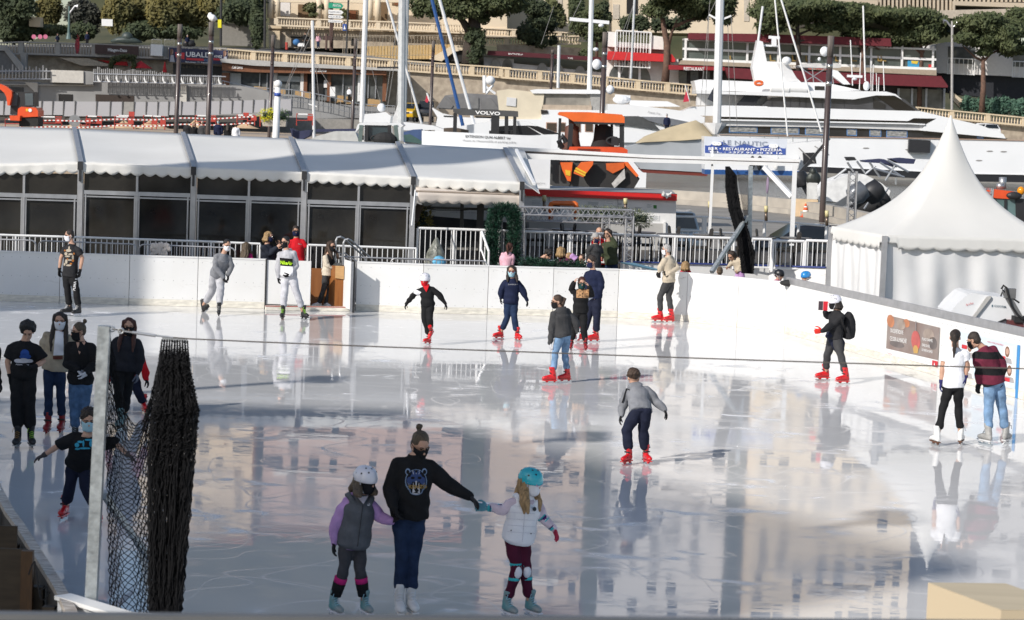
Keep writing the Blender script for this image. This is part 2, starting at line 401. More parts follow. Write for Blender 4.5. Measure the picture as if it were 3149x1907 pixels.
 if st!='none':
  o.ell(HL(0,.024,.042),(.085*kh,.096*kh,.089*kh),HM,16,10)
  if st in('short','curly','bald'):
   o.ell(HL(0,.05,-.01),(.078*kh,.066*kh,.075*kh),HM)
  if st in('curly','messy'):
   for j in range(90 if st=='curly'else 60):
    a=j*2.39996;z=1-(j+.5)/(90 if st=='curly'else 60)*1.25;q_=math.sqrt(max(0,1-z*z))
    p=V((math.cos(a)*q_*.088,math.sin(a)*q_*.098+.028,z*.092+.045))
    if p.y<-.035 and p.z<.075:continue
    rr=random.uniform(.016,.038)if st=='curly'else random.uniform(.014,.022);o.ell(HL(*p),(rr*kh,rr*kh,rr*kh),HM,8,6)
  if st=='bun':
   o.ell(HL(0,.055,-.01),(.072*kh,.06*kh,.07*kh),HM);o.tube([HL(0,.09,.08),HL(0,.115,.11)],.018*kh,8);o.ell(HL(.0,.118,.125),(.034*kh,.030*kh,.034*kh),HM);o.ell(HL(.022,.112,.14),(.014*kh,.014*kh,.02*kh),HM)
  if st=='pony':
   o.ell(HL(0,.055,-.01),(.072*kh,.06*kh,.07*kh),HM)
   ln=hairlen or.3
   p0=HL(0,.10,.06);o.tube([p0,HL(0,.15,.03),p0+V((0,0,-ln*.45))-f*.05,p0+V((0,0,-ln))-f*.02],[.03*kh,.036*kh,.034*kh,.008*kh],10,True)
  if st in('long','bob'):
   ln=hairlen or(.40 if st=='long'else.12)
   up=V((0,0,1))
   for j,a in enumerate((-100,-75,-45,-15,15,45,75,100)):
    x=math.sin(R(a))*.084;y=math.cos(R(a))*.092+.02
    p0=HL(x*.9,y*.9,.06);p1=HL(x,y,-.05);off=(HM@V((x,y,0))).normalized()
    p2=p1-up*ln*.5+off*.035*(1 if abs(a)<60 else.6);
    if abs(a)>60 and st=='long':p2+=f*(.07+ti)
    p3=p1-up*(ln-.05*abs(j-3.5)/3.5)+off*.02+(f*(.11+ti)if(abs(a)>60 and st=='long')else-f*(.05+ti if st=='long'else 0))
    o.tube([p0,p1,p2,p3],[.034*kh,.036*kh,.036,.014],8,True)
  remeshed(o,'hair',hm,root,.0085,2,.0035,60)
 if helmet:
  o=MB();P_=[]
  prof=[(.0,.158),(.04,.154),(.075,.14),(.102,.112),(.117,.075),(.121,.04),(.119,.012),(.112,.006),(.108,.02)]
  for r_,z_ in prof:
   P_.append([HL(r_*.93*math.cos(a),.012+r_*1.12*math.sin(a),z_-.012+(.022 if z_<.05 else 0)*(-math.sin(a)<-.3))for a in np.linspace(0,2*math.pi,28,endpoint=False)])
  P_[0]=[HL(.002*math.cos(a),.012+.002*math.sin(a),.147)for a in np.linspace(0,2*math.pi,28,endpoint=False)]
  o.grid(P_,True);ho=o.build('helmet',helmet,root,True)
  v=MB();hb=BVHTree.FromPolygons([WL[ho]+q_.co for q_ in ho.data.vertices],[tuple(q_.vertices)for q_ in ho.data.polygons])
  for a,e_ in((-60,45),(-120,45),(-90,62),(-20,40),(200,40),(-40,66),(220,66),(60,45),(120,45)):
   n_=(HM@V((math.cos(R(a))*math.cos(R(e_)),math.sin(R(a))*math.cos(R(e_)),math.sin(R(e_))))).normalized()
   ht=hb.ray_cast(HL(0,.012,0)+n_*.4,-n_)
   if ht[0]is None:continue
   n_=ht[1]if ht[1].dot(n_)>0 else-ht[1]
   v=MB();v.tube([ht[0]-n_*.004,ht[0]+n_*.002],.0095,8);v.build('vent',mat('vent_black',(.01,.01,.011),.5),ho)
  v=MB()
  for sx in(-1,1):
   v.tube([HL(sx*.1,-.03,.02),HL(sx*.09,-.02,-.04),HL(sx*.055,-.05,-.11),HL(0,-.045,-.125)],.007,6)
   v.tube([HL(sx*.1,.06,.01),HL(sx*.093,.0,-.05)],.007,6)
  v.tube([HL(0,.125,0),HL(0,.13,-.03),HL(.04,.12,-.04)],.018,8)
  v.build('strap',mat('strap_pale',(.5,.5,.52),.6),ho)
 if mask:
  o=MB();g=[]
  for e_ in np.linspace(0,1,8):
   z=.0-.118*e_;row=[]
   for a in np.linspace(-72,72,13):
    rx=(.083-.012*e_);ry=.100+.018*math.cos(R(a*1.2))*(1-abs(e_-.35)*1.3)
    if e_>.8:ry-=.02*(e_-.8)/.2
    row.append(HL(rx*math.sin(R(a)),-ry*math.cos(R(a))+.006,z-.004*math.cos(R(a))+.016*(abs(a)<20)*(e_<.05)))
   g.append(row)
  o.grid(g);mo=o.build('mask',mask,root,True)
  sol=mo.modifiers.new('t','SOLIDIFY');sol.thickness=.004
  for sx in(-1,1):
   v=MB();v.tube([HL(sx*.078,-.025,-.008),HL(sx*.086,.02,.005),HL(sx*.086,.035,-.02),HL(sx*.074,-.02,-.075)],.0028,5)
   v.build('ear_loop',mask,mo)
 if glasses:
  v=MB()
  for sx in(-1,1):
   v.prism([HL(sx*(.032+.024*math.cos(a)),-.106,.004+.019*math.sin(a))for a in np.linspace(0,2*math.pi,12,endpoint=False)],HM@V((0,.006,0)))
   v.tube([HL(sx*.055,-.1,.008),HL(sx*.08,-.02,.01)],.0035,5)
  v.tube([HL(-.012,-.108,.008),HL(.012,-.108,.008)],.0035,5)
  v.build('glasses',glasses,root)
 info=dict(root=root,top=topo,pants=panto,sh=sh,el=el,wr=wr,kn=kn,an=an,hp=hp,nk=nk,pel=pel,t=t,s=s,f=f,k=k,HL=HL,HM=HM,kh=kh,d0=d0,con=con,TL=TL)
 return info
def decal(info,m,name,grids=(),tris=(),part='top',off=.006):
 """cloth print: lies on the garment; grids = pixel corner quads, tris = (verts px, faces)"""
 def run():
  o=info[part];me=o.data;M=Matrix.Translation(WL[o])
  bv=BVHTree.FromPolygons([M@v.co for v in me.vertices],[tuple(p.vertices)for p in me.polygons])
  mb=MB()
  def hit(x,y):
   r=ray(x,y).normalized();h=bv.ray_cast(CAM,r)
   if h[0]is None:
    h=bv.find_nearest(W(x,y,info['d0']))
    return h[0]+h[1]*off
   n=h[1]if h[1].dot(r)<0 else-h[1]
   return h[0]+n*off*.5-r*off*.5
  for(a,b,c,d)in grids:
   n=max(3,min(14,int(math.dist(a,b)/4)));k=max(3,min(14,int(math.dist(a,d)/4)));g=[]
   for j in range(k+1):
    v=j/k;g.append([hit(*((a[i]*(1-u)+b[i]*u)*(1-v)+(d[i]*(1-u)+c[i]*u)*v for i in(0,1)))for u in[ii/n for ii in range(n+1)]])
   mb.grid(g)
  for vs,fs in tris:mb.add([hit(*p)for p in vs],fs)
  if mb.v:mb.build(name,m,o,True)
 LATER.append(run)
def px_text(s,x0,y0,x1,y1,hpx,bold=0,shear=0):
 vs,fs=text_mesh(s,1,bold,shear);xs=[v.x for v in vs];mn,w=min(xs),max(xs)-min(xs)
 ax,ay=(x1-x0)/w,(y1-y0)/w;L=math.hypot(ax,ay);nx,ny=ay/L,-ax/L
 return([(x0+(v.x-mn)*ax+nx*v.y*hpx/.7,y0+(v.x-mn)*ay+ny*v.y*hpx/.7)for v in vs],fs)
def blob(q,cx,cy,rx,ry,n=12):
 vs=[q(cx,cy)]+[q(cx+rx*math.cos(2*math.pi*i/n),cy+ry*math.sin(2*math.pi*i/n))for i in range(n)]
 return(vs,[(0,i+1,(i+1)%n+1)for i in range(n)])
def poly(q,pts):
 vs=[q(*p)for p in pts];return(vs,[tuple(range(len(vs)))])
def J(hd,nk,pv,ea,eb,wa,wb,ka,kb,fa,fb):return dict(hd=hd,nk=nk,pv=pv,ea=ea,eb=eb,wa=wa,wb=wb,ka=ka,kb=kb,fa=fa,fb=fb)
black=cloth('black',(.012,.012,.013));black2=cloth('washed_black',(.022,.022,.024));charcoal=cloth('charcoal',(.05,.05,.052))
navy=cloth('navy',(.012,.017,.045));navyj=cloth('navy_trouser',(.014,.017,.035));lgrey=cloth('light_grey',(.42,.42,.44));mgrey=cloth('mid_grey',(.2,.205,.22))
denim=cloth('dark_denim',(.016,.030,.068),.3);ldenim=cloth('light_denim',(.16,.26,.40),.35);mdenim=cloth('mid_denim',(.07,.13,.23),.4)
white=cloth('white',(.78,.78,.80),.04);cream=cloth('cream',(.62,.55,.44),.08);beige=cloth('beige',(.50,.43,.33),.1)
redc=cloth('red',(.55,.012,.02));lilac=cloth('lilac',(.46,.27,.52));burg=cloth('burgundy',(.075,.010,.028));pinkc=cloth('pink',(.7,.4,.47));magenta=cloth('magenta',(.5,.02,.16))
purple=cloth('plum',(.09,.015,.05));olive=cloth('olive',(.045,.055,.03));teal=cloth('teal',(.05,.45,.48))
redp=mat('red_plastic',(.62,.012,.015),.28,var=.1,scale=6,coat=.3);blackp=mat('black_plastic',(.014,.014,.015),.4)
whitel=mat('white_leather',(.72,.71,.68),.45,var=.06);greyl=mat('grey_leather',(.32,.315,.30),.55,var=.25,scale=14)
blackl=mat('black_leather',(.016,.016,.017),.45);neon=mat('neon_lace',(.35,.75,.05),.6);whitep=mat('white_plastic',(.75,.75,.78),.3,var=.03)
glov=cloth('black_glove',(.014,.014,.015));wglov=cloth('white_glove',(.6,.6,.62));redg=cloth('red_glove',(.6,.03,.02))
mblack=cloth('mask_black',(.012,.012,.014));mwhite=cloth('mask_white',(.72,.73,.76),.04);mblue=cloth('mask_blue',(.35,.55,.62),.05);mnavy=cloth('mask_navy',(.015,.02,.06))
helw=mat('helmet_white',(.74,.73,.78),.22,var=.03,coat=.4);helt=mat('helmet_turquoise',(.03,.42,.5),.25,var=.05,coat=.4);helk=mat('helmet_black',(.015,.015,.017),.35);helb=mat('helmet_blue',(.02,.22,.55),.3,coat=.3)
red_sk=(redp,blackp,'plastic');blk_sk=(blackl,greyl,'lace');fig_sk=(whitel,whitel,'lace');tl_sk=(mat('teal_grey_leather',(.05,.30,.32),.5,c2=(.33,.33,.31),scale=5),blackp,'lace')
sunk=mat('sunglass',(.01,.01,.012),.1)
SUN,SKY,EXPO=3.9,.11,.20
# ------------------------------------------------------------------ rink, boards, ice
qS,qT=cr(1240,420,3.64),cr(2000,460,3.73)
mwht=mat('board_white',(.76,.76,.75),.45,scale=1.2,c2=(.71,.705,.68),scuff=.5)
alu=mat('aluminium',(.40,.40,.41),.38,.55,var=.12,scale=5)
galv=mat('galvanised',(.42,.45,.46),.42,.6,var=.28,scale=16,bump=.15)
wpaint=mat('white_paint',(.78,.78,.77),.35,var=.04)
steel=mat('steel',(.42,.43,.44),.35,.7,var=.15,scale=8)
dark=mat('dark_metal',(.02,.02,.022),.5)
rub=mat('rubber_black',(.015,.015,.016),.8)
canvas=mat('marquee_canvas',(.75,.735,.69),.55,var=.05,scale=.5,c2=(.68,.665,.62),bump=.12,bscale=3)
def ice_material():
 m=bpy.data.materials.new('ice');m.use_nodes=True;nt=m.node_tree;N=nt.nodes;L=nt.links;b=N['Principled BSDF']
 tc=N.new('ShaderNodeTexCoord')
 def noise(scale,detail,st=(1,1,1),rot=0,dist=0):
  mp=N.new('ShaderNodeMapping');mp.inputs['Scale'].default_value=st;mp.inputs['Rotation'].default_value=(0,0,rot)
  n=N.new('ShaderNodeTexNoise');n.inputs['Scale'].default_value=scale;n.inputs['Detail'].default_value=detail;n.inputs['Distortion'].default_value=dist
  L.new(tc.outputs['Object'],mp.inputs[0]);L.new(mp.outputs[0],n.inputs['Vector']);return n
 def rng_(src,a,b_,c,d):
  r=N.new('ShaderNodeMapRange');r.inputs[1].default_value=a;r.inputs[2].default_value=b_;r.inputs[3].default_value=c;r.inputs[4].default_value=d
  L.new(src,r.inputs[0]);return r
 def mth(op,a,c=None,v=None):
  k=N.new('ShaderNodeMath');k.operation=op;L.new(a,k.inputs[0])
  if c is not None:L.new(c,k.inputs[1])
  if v is not None:k.inputs[1].default_value=v
  return k
 pat=noise(.21,6,(1,1,1),.2,.9)
 fine=noise(2.2,9,(.8,1.2,1),.05,.8)
 med=noise(.75,7,(.8,1.2,1),.4,.7)
 def cut(scale,w,rot,dist):
  n=noise(scale,.2,(1,1,1),rot,dist);a=mth('SUBTRACT',n.outputs['Fac'],v=.5);a=mth('ABSOLUTE',a.outputs[0]);return rng_(a.outputs[0],w*.4,w,1,0)
 c1,c2,c3=cut(.30,.0022,.3,.5),cut(.55,.004,1.3,.3),cut(.42,.003,2.2,.8)
 cc=mth('MAXIMUM',c1.outputs[0],c2.outputs[0]);cc=mth('MAXIMUM',cc.outputs[0],c3.outputs[0])
 wet=rng_(pat.outputs['Fac'],.42,.55,0,1);st=rng_(fine.outputs['Fac'],.50,.66,0,1);md=rng_(med.outputs['Fac'],.47,.60,0,1)
 snow=mth('MULTIPLY',st.outputs[0],md.outputs[0]);inv=rng_(wet.outputs[0],0,1,1,.35);snow=mth('MULTIPLY',snow.outputs[0],inv.outputs[0])
 r0=rng_(wet.outputs[0],0,1,.055,.012);k1=mth('MULTIPLY',snow.outputs[0],v=.30);k2=mth('MULTIPLY',cc.outputs[0],v=.12)
 r1=mth('ADD',r0.outputs[0],k1.outputs[0]);r2=mth('ADD',r1.outputs[0],k2.outputs[0]);L.new(r2.outputs[0],b.inputs['Roughness'])
 mx=N.new('ShaderNodeMix');mx.data_type='RGBA';mx.inputs[6].default_value=(.645,.635,.62,1);mx.inputs[7].default_value=(.86,.855,.85,1)
 k3=mth('MULTIPLY',cc.outputs[0],v=.22);k4=mth('MAXIMUM',snow.outputs[0],k3.outputs[0]);k5=rng_(pat.outputs['Fac'],.35,.62,.45,.10);k6=mth('MAXIMUM',k4.outputs[0],k5.outputs[0]);L.new(k6.outputs[0],mx.inputs['Factor'])
 L.new(mx.outputs[2],b.inputs['Base Color'])
 b.inputs['IOR'].default_value=1.36;b.inputs['Specular IOR Level'].default_value=.62
 wob=noise(1.1,4,(.6,1.2,1));bp=N.new('ShaderNodeBump');bp.inputs['Strength'].default_value=.04;bp.inputs['Distance'].default_value=.03
 L.new(wob.outputs['Fac'],bp.inputs['Height'])
 bp2=N.new('ShaderNodeBump');bp2.inputs['Strength'].default_value=.12;bp2.inputs['Distance'].default_value=.006
 L.new(k4.outputs[0],bp2.inputs['Height']);L.new(bp.outputs[0],bp2.inputs['Normal'])
 L.new(bp2.outputs[0],b.inputs['Normal'])
 return m
BH=1.17
base=[(-330,917),(-60,924),(182,932),(396,938),(606,944),(816,950),(957,953),(1093,956),(1298,964),(1498,968),(1698,973),(1898,977),(2109,989),(2266,1006),(2412,1024),(2534,1058),(3149,1231),(3420,1307)]
bw=[G(*p)for p in base]
left_far=V((bw[0].x-.8,bw[0].y-1.5,0));cor=G(*qJ(650,1240),BH);cor.z=0
near_l=[G(*qJ(x,y),BH)for x,y in((0,260),(100,450),(190,570),(300,740),(420,930),(560,1150))]
near_r=G(*qJ(1250,1421),BH);near_r.z=0
for p in near_l:p.z=0
far_near=V((14.5,15.2,0))
ice_poly=bw+[far_near,near_r,cor]+near_l[::-1]+[left_far]
mb=MB();mb.add([V((p.x,p.y,0))for p in ice_poly],[tuple(range(len(ice_poly)))[::-1]])
ice=struct(mb.build('ice',ice_material()))
asph=mat('quay_paving',(.24,.225,.20),.85,var=.2,scale=.5,bump=.2,bscale=8)
mb=MB();mb.box((0,35,-.3),(260,186,.58));struct(mb.build('ground',asph))
cen=V((-1,40,0))
def board_run(name,pts,label,caps=None,capm=mwht,seam=True,bolts=True,h=BH):
 t=thing(name,pts[0].lerp(pts[-1],.5),label,'barrier')
 for i in range(len(pts)-1):
  a,b=pts[i],pts[i+1];d=(b-a).normalized();n=V((-d.y,d.x,0))
  if n.dot(cen-a)<0:n=-n
  u=V((0,0,1));g=.006
  mb=MB();A,B=a+d*g,b-d*g
  mb.prism([A+u*.0,B+u*.0,B+u*(h-.02),A+u*(h-.02)],-n*.10);pn=mb.build('board_panel',mwht,t)
  mb=MB();mb.prism([A+n*.006+u*.004,B+n*.006+u*.004,B+n*.006+u*.16,A+n*.006+u*.16],-n*.004);mb.build('kick_strip',mat('kick_dirty',(.66,.63,.55),.6,var=.2,scale=5,stretch=(1,1,4)),pn)
  if bolts:
   mb=MB();Ln=(b-a).length;k=int(Ln/.2)
   for z in(h-.12,h*.52,.20):
    for j in range(k):
     c=a+d*((j+.5)*Ln/k)+n*.004+u*z
     mb.prism([c+d*.009+u*0,c+u*.009,c-d*.009,c-u*.009],-n*.003)
   o=mb.build('bolts',mat('bolt_grey',(.25,.25,.25),.4,.5),pn);o['kind']='stuff'
  mb=MB();mb.prism([A+n*.015+u*(h-.018),B+n*.015+u*(h-.018),B-n*.13+u*(h-.018),A-n*.13+u*(h-.018)],u*.03);mb.build('cap_rail',capm,t)
 return t
board_run('rink_barrier',bw[0:6],'white dasher boards behind the man in the dragon shirt, up to the gate')
board_run('rink_barrier',bw[7:13],'white dasher boards between the open gate and the rounded far corner')
board_run('rink_barrier',bw[12:15],'curved white corner boards behind the man in beige')
t=board_run('rink_barrier',bw[14:18],'white right hand boards with grey metal top band and banners',capm=alu)
for i in(14,15,16):
 a,b=bw[i],bw[i+1];d=(b-a).normalized();n=V((-d.y,d.x,0))
 if n.dot(cen-a)<0:n=-n
 mb=MB();u=V((0,0,1));mb.prism([a+n*.02+u*(BH-.02),b+n*.02+u*(BH-.02),b+n*.02+u*(BH+.13),a+n*.02+u*(BH+.13)],-n*.05);mb.build('metal_band',alu,t)
board_run('rink_barrier',[bw[-1],far_near,near_r,cor],'near boards below the terrace, only the corner showing by the steel post',bolts=False)
board_run('rink_barrier',[near_l[0],left_far,bw[0]],'far left boards outside the picture',bolts=False)
t=thing('plywood_barrier',near_l[3],'near left boards seen from behind with worn white top edge and plywood backs','barrier')
pts=[cor]+near_l[::-1];ext=near_l[0]+(near_l[0]-near_l[1]).normalized()*3
pts=[G(*qJ(705,1440),BH)-V((0,0,BH))]+[G(*qJ(640,1300),BH)-V((0,0,BH))]+near_l[::-1]+[ext]
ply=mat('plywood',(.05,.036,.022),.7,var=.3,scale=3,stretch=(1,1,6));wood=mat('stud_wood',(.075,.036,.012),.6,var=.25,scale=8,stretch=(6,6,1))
worn=mat('worn_white_paint',(.62,.58,.52),.5,c2=(.22,.17,.13),scale=11,stretch=(1,4,1),bump=.2)
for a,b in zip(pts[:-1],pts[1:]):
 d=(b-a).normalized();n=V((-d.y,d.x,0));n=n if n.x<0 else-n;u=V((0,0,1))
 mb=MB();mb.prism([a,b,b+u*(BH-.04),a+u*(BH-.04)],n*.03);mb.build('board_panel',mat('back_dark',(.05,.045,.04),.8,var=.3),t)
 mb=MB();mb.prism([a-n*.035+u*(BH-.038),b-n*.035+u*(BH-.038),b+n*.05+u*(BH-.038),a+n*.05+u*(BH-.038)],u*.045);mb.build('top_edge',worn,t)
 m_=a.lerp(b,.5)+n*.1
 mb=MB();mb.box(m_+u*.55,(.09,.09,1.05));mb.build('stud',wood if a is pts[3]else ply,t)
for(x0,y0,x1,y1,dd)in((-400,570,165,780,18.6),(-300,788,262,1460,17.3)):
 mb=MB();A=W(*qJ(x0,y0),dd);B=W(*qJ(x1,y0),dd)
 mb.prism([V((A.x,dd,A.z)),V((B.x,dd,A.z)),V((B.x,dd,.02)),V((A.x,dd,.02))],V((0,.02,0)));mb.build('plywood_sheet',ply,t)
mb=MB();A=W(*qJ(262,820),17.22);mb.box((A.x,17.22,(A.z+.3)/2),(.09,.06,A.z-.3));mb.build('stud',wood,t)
mb=MB();mb.tube([W(*qJ(x,y),17.0)for x,y in((270,1050),(300,960),(330,920))]+[W(*qJ(x,y),16.9)for x,y in((380,1270),(420,1290),(470,1220),(430,1170),(385,1200),(390,1280))],.006,6);mb.build('loose_cable',rub,t)
mb=MB();mb.box((-6.6,18.4,.0),(5.5,6,.02));tag(mb.build('service_deck',mat('deck_wood',(.10,.075,.05),.8,stretch=(1,6,1))),'dark timber service deck behind the near left boards','deck')
dgt=thing('gate_leaf',bw[5],'closed white gate leaf behind the hoodie teenager','gate')
def vpanel(q_,x0,x1,ytop0,ytop1,d0,d1,z0,m,parent,name,th=.06):
 a=W(*q_(x0,ytop0),d0);b=W(*q_(x1,ytop1),d1);mb=MB()
 mb.prism([a,b,V((b.x,b.y,z0)),V((a.x,a.y,z0))],V((0,th,0)));return mb.build(name,m,parent)
dg=bw[5].y
vpanel(qB,130,545,986,996,dg,dg+.1,.12,mwht,dgt,'panel');mb=MB();mb.bar(W(*qB(122,975),dg-.01),V((W(*qB(122,975),dg).x,dg-.01,0)),.04,.04,(0,1,0));mb.build('hinge_post',dark,dgt)
mb=MB();a,b=G(*qB(112,1458)),G(*qB(950,1470));mb.bar(a+V((0,0,.055)),b+V((0,0,.055)),.16,.1);th_=tag(mb.build('threshold',mat('kick_dirty',(.6,.6,.6))),'scuffed white threshold with red edge below the gate opening','threshold')
mb=MB();mb.bar(a+V((0,-.081,.10)),b+V((0,-.081,.10)),.01,.02);mb.build('red_edge',mat('red_edge',(.35,.03,.02),.6),th_)
lin=thing('gate_lining',W(*qB(700,1200),dg+1.0),'varnished brown wooden walls lining the gate opening','panelling')
plank=mat('varnished_plank',(.30,.12,.035),.4,c2=(.20,.07,.02),scale=2.0,stretch=(9,1,.6),coat=.2)
vpanel(qB,548,700,1062,1068,dg+1.1,dg+1.1,0,plank,lin,'plank_wall');vpanel(qB,700,870,1035,1045,dg+.9,dg+.3,0,plank,lin,'plank_wall')
vpanel(qB,775,858,1040,1044,dg+.55,dg+.26,.75,mat('pale_plank',(.45,.27,.12),.5,stretch=(1,1,8)),lin,'pale_board')
opl=thing('gate_leaf',W(*qB(900,1400),dg),'open white gate leaf with steel frame standing edge on beside the wooden lining','gate')
vpanel(qB,858,925,978,1000,dg+.35,dg-.25,.08,mwht,opl,'panel');vpanel(qB,926,948,1000,1004,dg-.25,dg-.22,.03,alu,opl,'frame_edge');vpanel(qB,950,966,985,1000,dg-.2,dg-.2,0,dark,opl,'hinge_gap')
bo,bd_=bw[15],(bw[16]-bw[15]).normalized();bn=V((-bd_.y,bd_.x,0));bn=bn if bn.dot(cen-bo)>0 else-bn
def onb(x,y,off=.012):
 r=ray(x,y);k=(bo+bn*off-CAM).dot(bn)/r.dot(bn);return CAM+r*k
def bquad(q_,pts,m,parent,name,off):
 mb=MB();mb.prism([onb(*q_(*p),off)for p in pts],-bn*.003);return mb.build(name,m,parent)
def btext(q_,s,x0,y0,x1,y1,h,m,parent,off=.03):return sign_text(s,*q_(x0,y0),*q_(x1,y1),0,m,parent,hpx=h/3.08,push=.004,surf=lambda x,y:onb(x,y,off))
bokeh=mat('banner_bokeh',(.19,.125,.105),.4,c2=(.27,.23,.21),scale=2.2);wpr=mat('print_white_paper',(.75,.75,.74),.5,var=.03)
txw=mat('lettering_white',(.85,.85,.84),.5,var=.02);txk=mat('lettering_black',(.02,.02,.022),.5);txr=mat('lettering_red',(.55,.03,.04),.5);txb=mat('lettering_blue',(.04,.07,.3),.5);txg=mat('lettering_grey',(.25,.25,.26),.5)
b1=thing('banner',onb(*qI(1400,690)),'brown market banner with a red ornament on the right boards','banner')
bquad(qI,((1172,212),(1668,330),(1643,706),(1155,580)),wpr,b1,'sheet',.014)
bquad(qI,((1174,214),(1666,332),(1648,640),(1157,528)),bokeh,b1,'picture',.019)
for cx,cy,rx,ry,m in((1200,270,35,60,'a'),(1300,300,40,50,'b'),(1350,290,30,40,'a'),(1560,400,50,60,'b'),(1260,490,70,30,'c'),(1600,480,40,60,'c')):
 bquad(qI,[(cx+rx*math.cos(a),cy+ry*math.sin(a)+.22*rx*math.cos(a))for a in np.linspace(0,6.28,15)[:-1]],mat('bokeh_'+m,{'a':(.42,.16,.07),'b':(.30,.24,.20),'c':(.12,.10,.095)}[m],.4,var=.3),b1,'bokeh_spot',.022)
orn=bquad(qI,[(1438+42*math.cos(a),455+95*math.sin(a)+8*math.cos(a))for a in np.linspace(0,6.28,19)[:-1]],mat('ornament_red',(.45,.08,.07),.3,var=.3),b1,'ornament',.026)
bquad(qI,((1425,500),(1445,500),(1462,530),(1455,575),(1420,575),(1412,530)),mat('ornament_gold',(.5,.30,.08),.4),orn,'ornament_base',.030)
bquad(qI,((1437,265),(1442,265),(1442,365),(1437,365)),txg,orn,'ornament_string',.030)
btext(qI,'ON SE RETROUVE',1200,375,1322,398,38,txw,b1);btext(qI,'CE SOIR AU MARCHÉ?',1196,452,1355,480,40,txw,b1)
btext(qI,'PLACE D\'ARMES',1502,450,1600,470,26,txw,b1);btext(qI,'SOIRÉE DE NOËL',1500,505,1575,522,24,txw,b1);btext(qI,'DU MARDI AU SAMEDI',1498,552,1600,574,24,txw,b1)
bquad(qI,((1595,640),(1646,652),(1642,706),(1592,693)),txr,b1,'logo_box',.024);btext(qI,'i',1612,692,1622,695,30,txw,b1);btext(qI,'mairie',1170,575,1215,588,12,txr,b1);btext(qI,'mairie.mc',1525,655,1580,668,9,txg,b1)
b2=thing('banner',onb(*qI(2100,850)),'pale blue banner with portrait photos behind the striped man','banner')
bquad(qI,((1855,368),(2400,492),(2378,915),(1838,775)),mat('print_pale_blue',(.58,.66,.72),.5,var=.05),b2,'sheet',.014)
for i,(cx,cy)in enumerate(((1950,530),(2305,580),(2325,760),(1930,720))):
 bquad(qI,((cx-36,cy-85),(cx+50,cy-66),(cx+46,cy+100),(cx-40,cy+80)),wpr,b2,'photo',.018)
 bquad(qI,[(cx+22*math.cos(a),cy-20+52*math.sin(a))for a in np.linspace(0,6.28,13)[:-1]],mat('portrait_hair',(.20,.10,.06),.6),b2,'portrait',.022)
 bquad(qI,[(cx+15*math.cos(a),cy-22+30*math.sin(a))for a in np.linspace(0,6.28,13)[:-1]],mat('portrait_skin',(.50,.32,.25),.6),b2,'portrait',.026)
 bquad(qI,((cx-38,cy+30),(cx+34,cy+48),(cx+42,cy+96),(cx-38,cy+78)),mat('portrait_coat',(.35,.33,.33),.6),b2,'portrait',.026)
for x,y in((1875,490),(2238,595),(2280,800)):bquad(qI,((x,y),(x+48,y+11),(x+46,y+46),(x-2,y+35)),txr,b2,'red_label',.030)
btext(qI,'BIEN VIVRE ENSEMBLE',2120,470,2270,505,14,txr,b2);btext(qI,'Monaco',2010,700,2090,718,20,txr,b2)
bquad(qI,((2402,495),(2426,500),(2402,1002),(2378,996)),mat('tape_blue',(.05,.25,.55),.5),tag(empty('wall_stripe',onb(*qI(2400,990))),'narrow blue vertical stripe taped on the right boards','stripe'),'tape',.014)
def fpost(q0,p0,q1,p1,d,w,m,parent,name='post'):
 mb=MB();mb.bar(W(*q0(*p0),d),W(*q1(*p1),d),w,w,(0,1,0));return mb.build(name,m,parent)
PD=16.6
t=thing('net_post',W(*qJ(858,1470),PD),'galvanised steel post in the near corner carrying the net cable','post')
fpost(qF,(990,160),qJ,(855,1500),PD,.085,galv,t,'post')
mb=MB();mb.bar(W(*qJ(990,300),PD+.1),W(*qJ(1420,900),PD+1.2),.03,.05);mb.build('stay',galv,t)
mb=MB();mb.tube([W(*qF(1062+26*math.cos(a),192+24*math.sin(a)),PD)for a in np.linspace(0,6.3,12)],.006,6);mb.tube([W(*qF(1145+24*math.cos(a),208+24*math.sin(a)),PD)for a in np.linspace(0,6.3,12)],.007,6);mb.build('eye_bolt',steel,t)
mb=MB();mb.tube([W(*qF(x,y),PD)for x,y in((1170,212),(1250,222),(1255,222),(1470,254),(1475,252),(1640,272))],[.006,.006,.011,.011,.007,.006],8);mb.build('turnbuckle',steel,t)
mb=MB();pts=[(344,1012),(531,1038),(580,1042),(780,1051),(1180,1067),(1580,1081),(1980,1096),(2360,1109),(2760,1122),(3149,1134),(3500,1143)]
mb.tube([W(x,y,PD)for x,y in pts],.0052,6);tag(mb.build('cable',mat('wire_rope',(.13,.115,.10),.5,.4)),'steel wire rope stretched across the rink from the near post','cable')
netm=mat('net_black',(.006,.006,.007),.8,spec=.2)
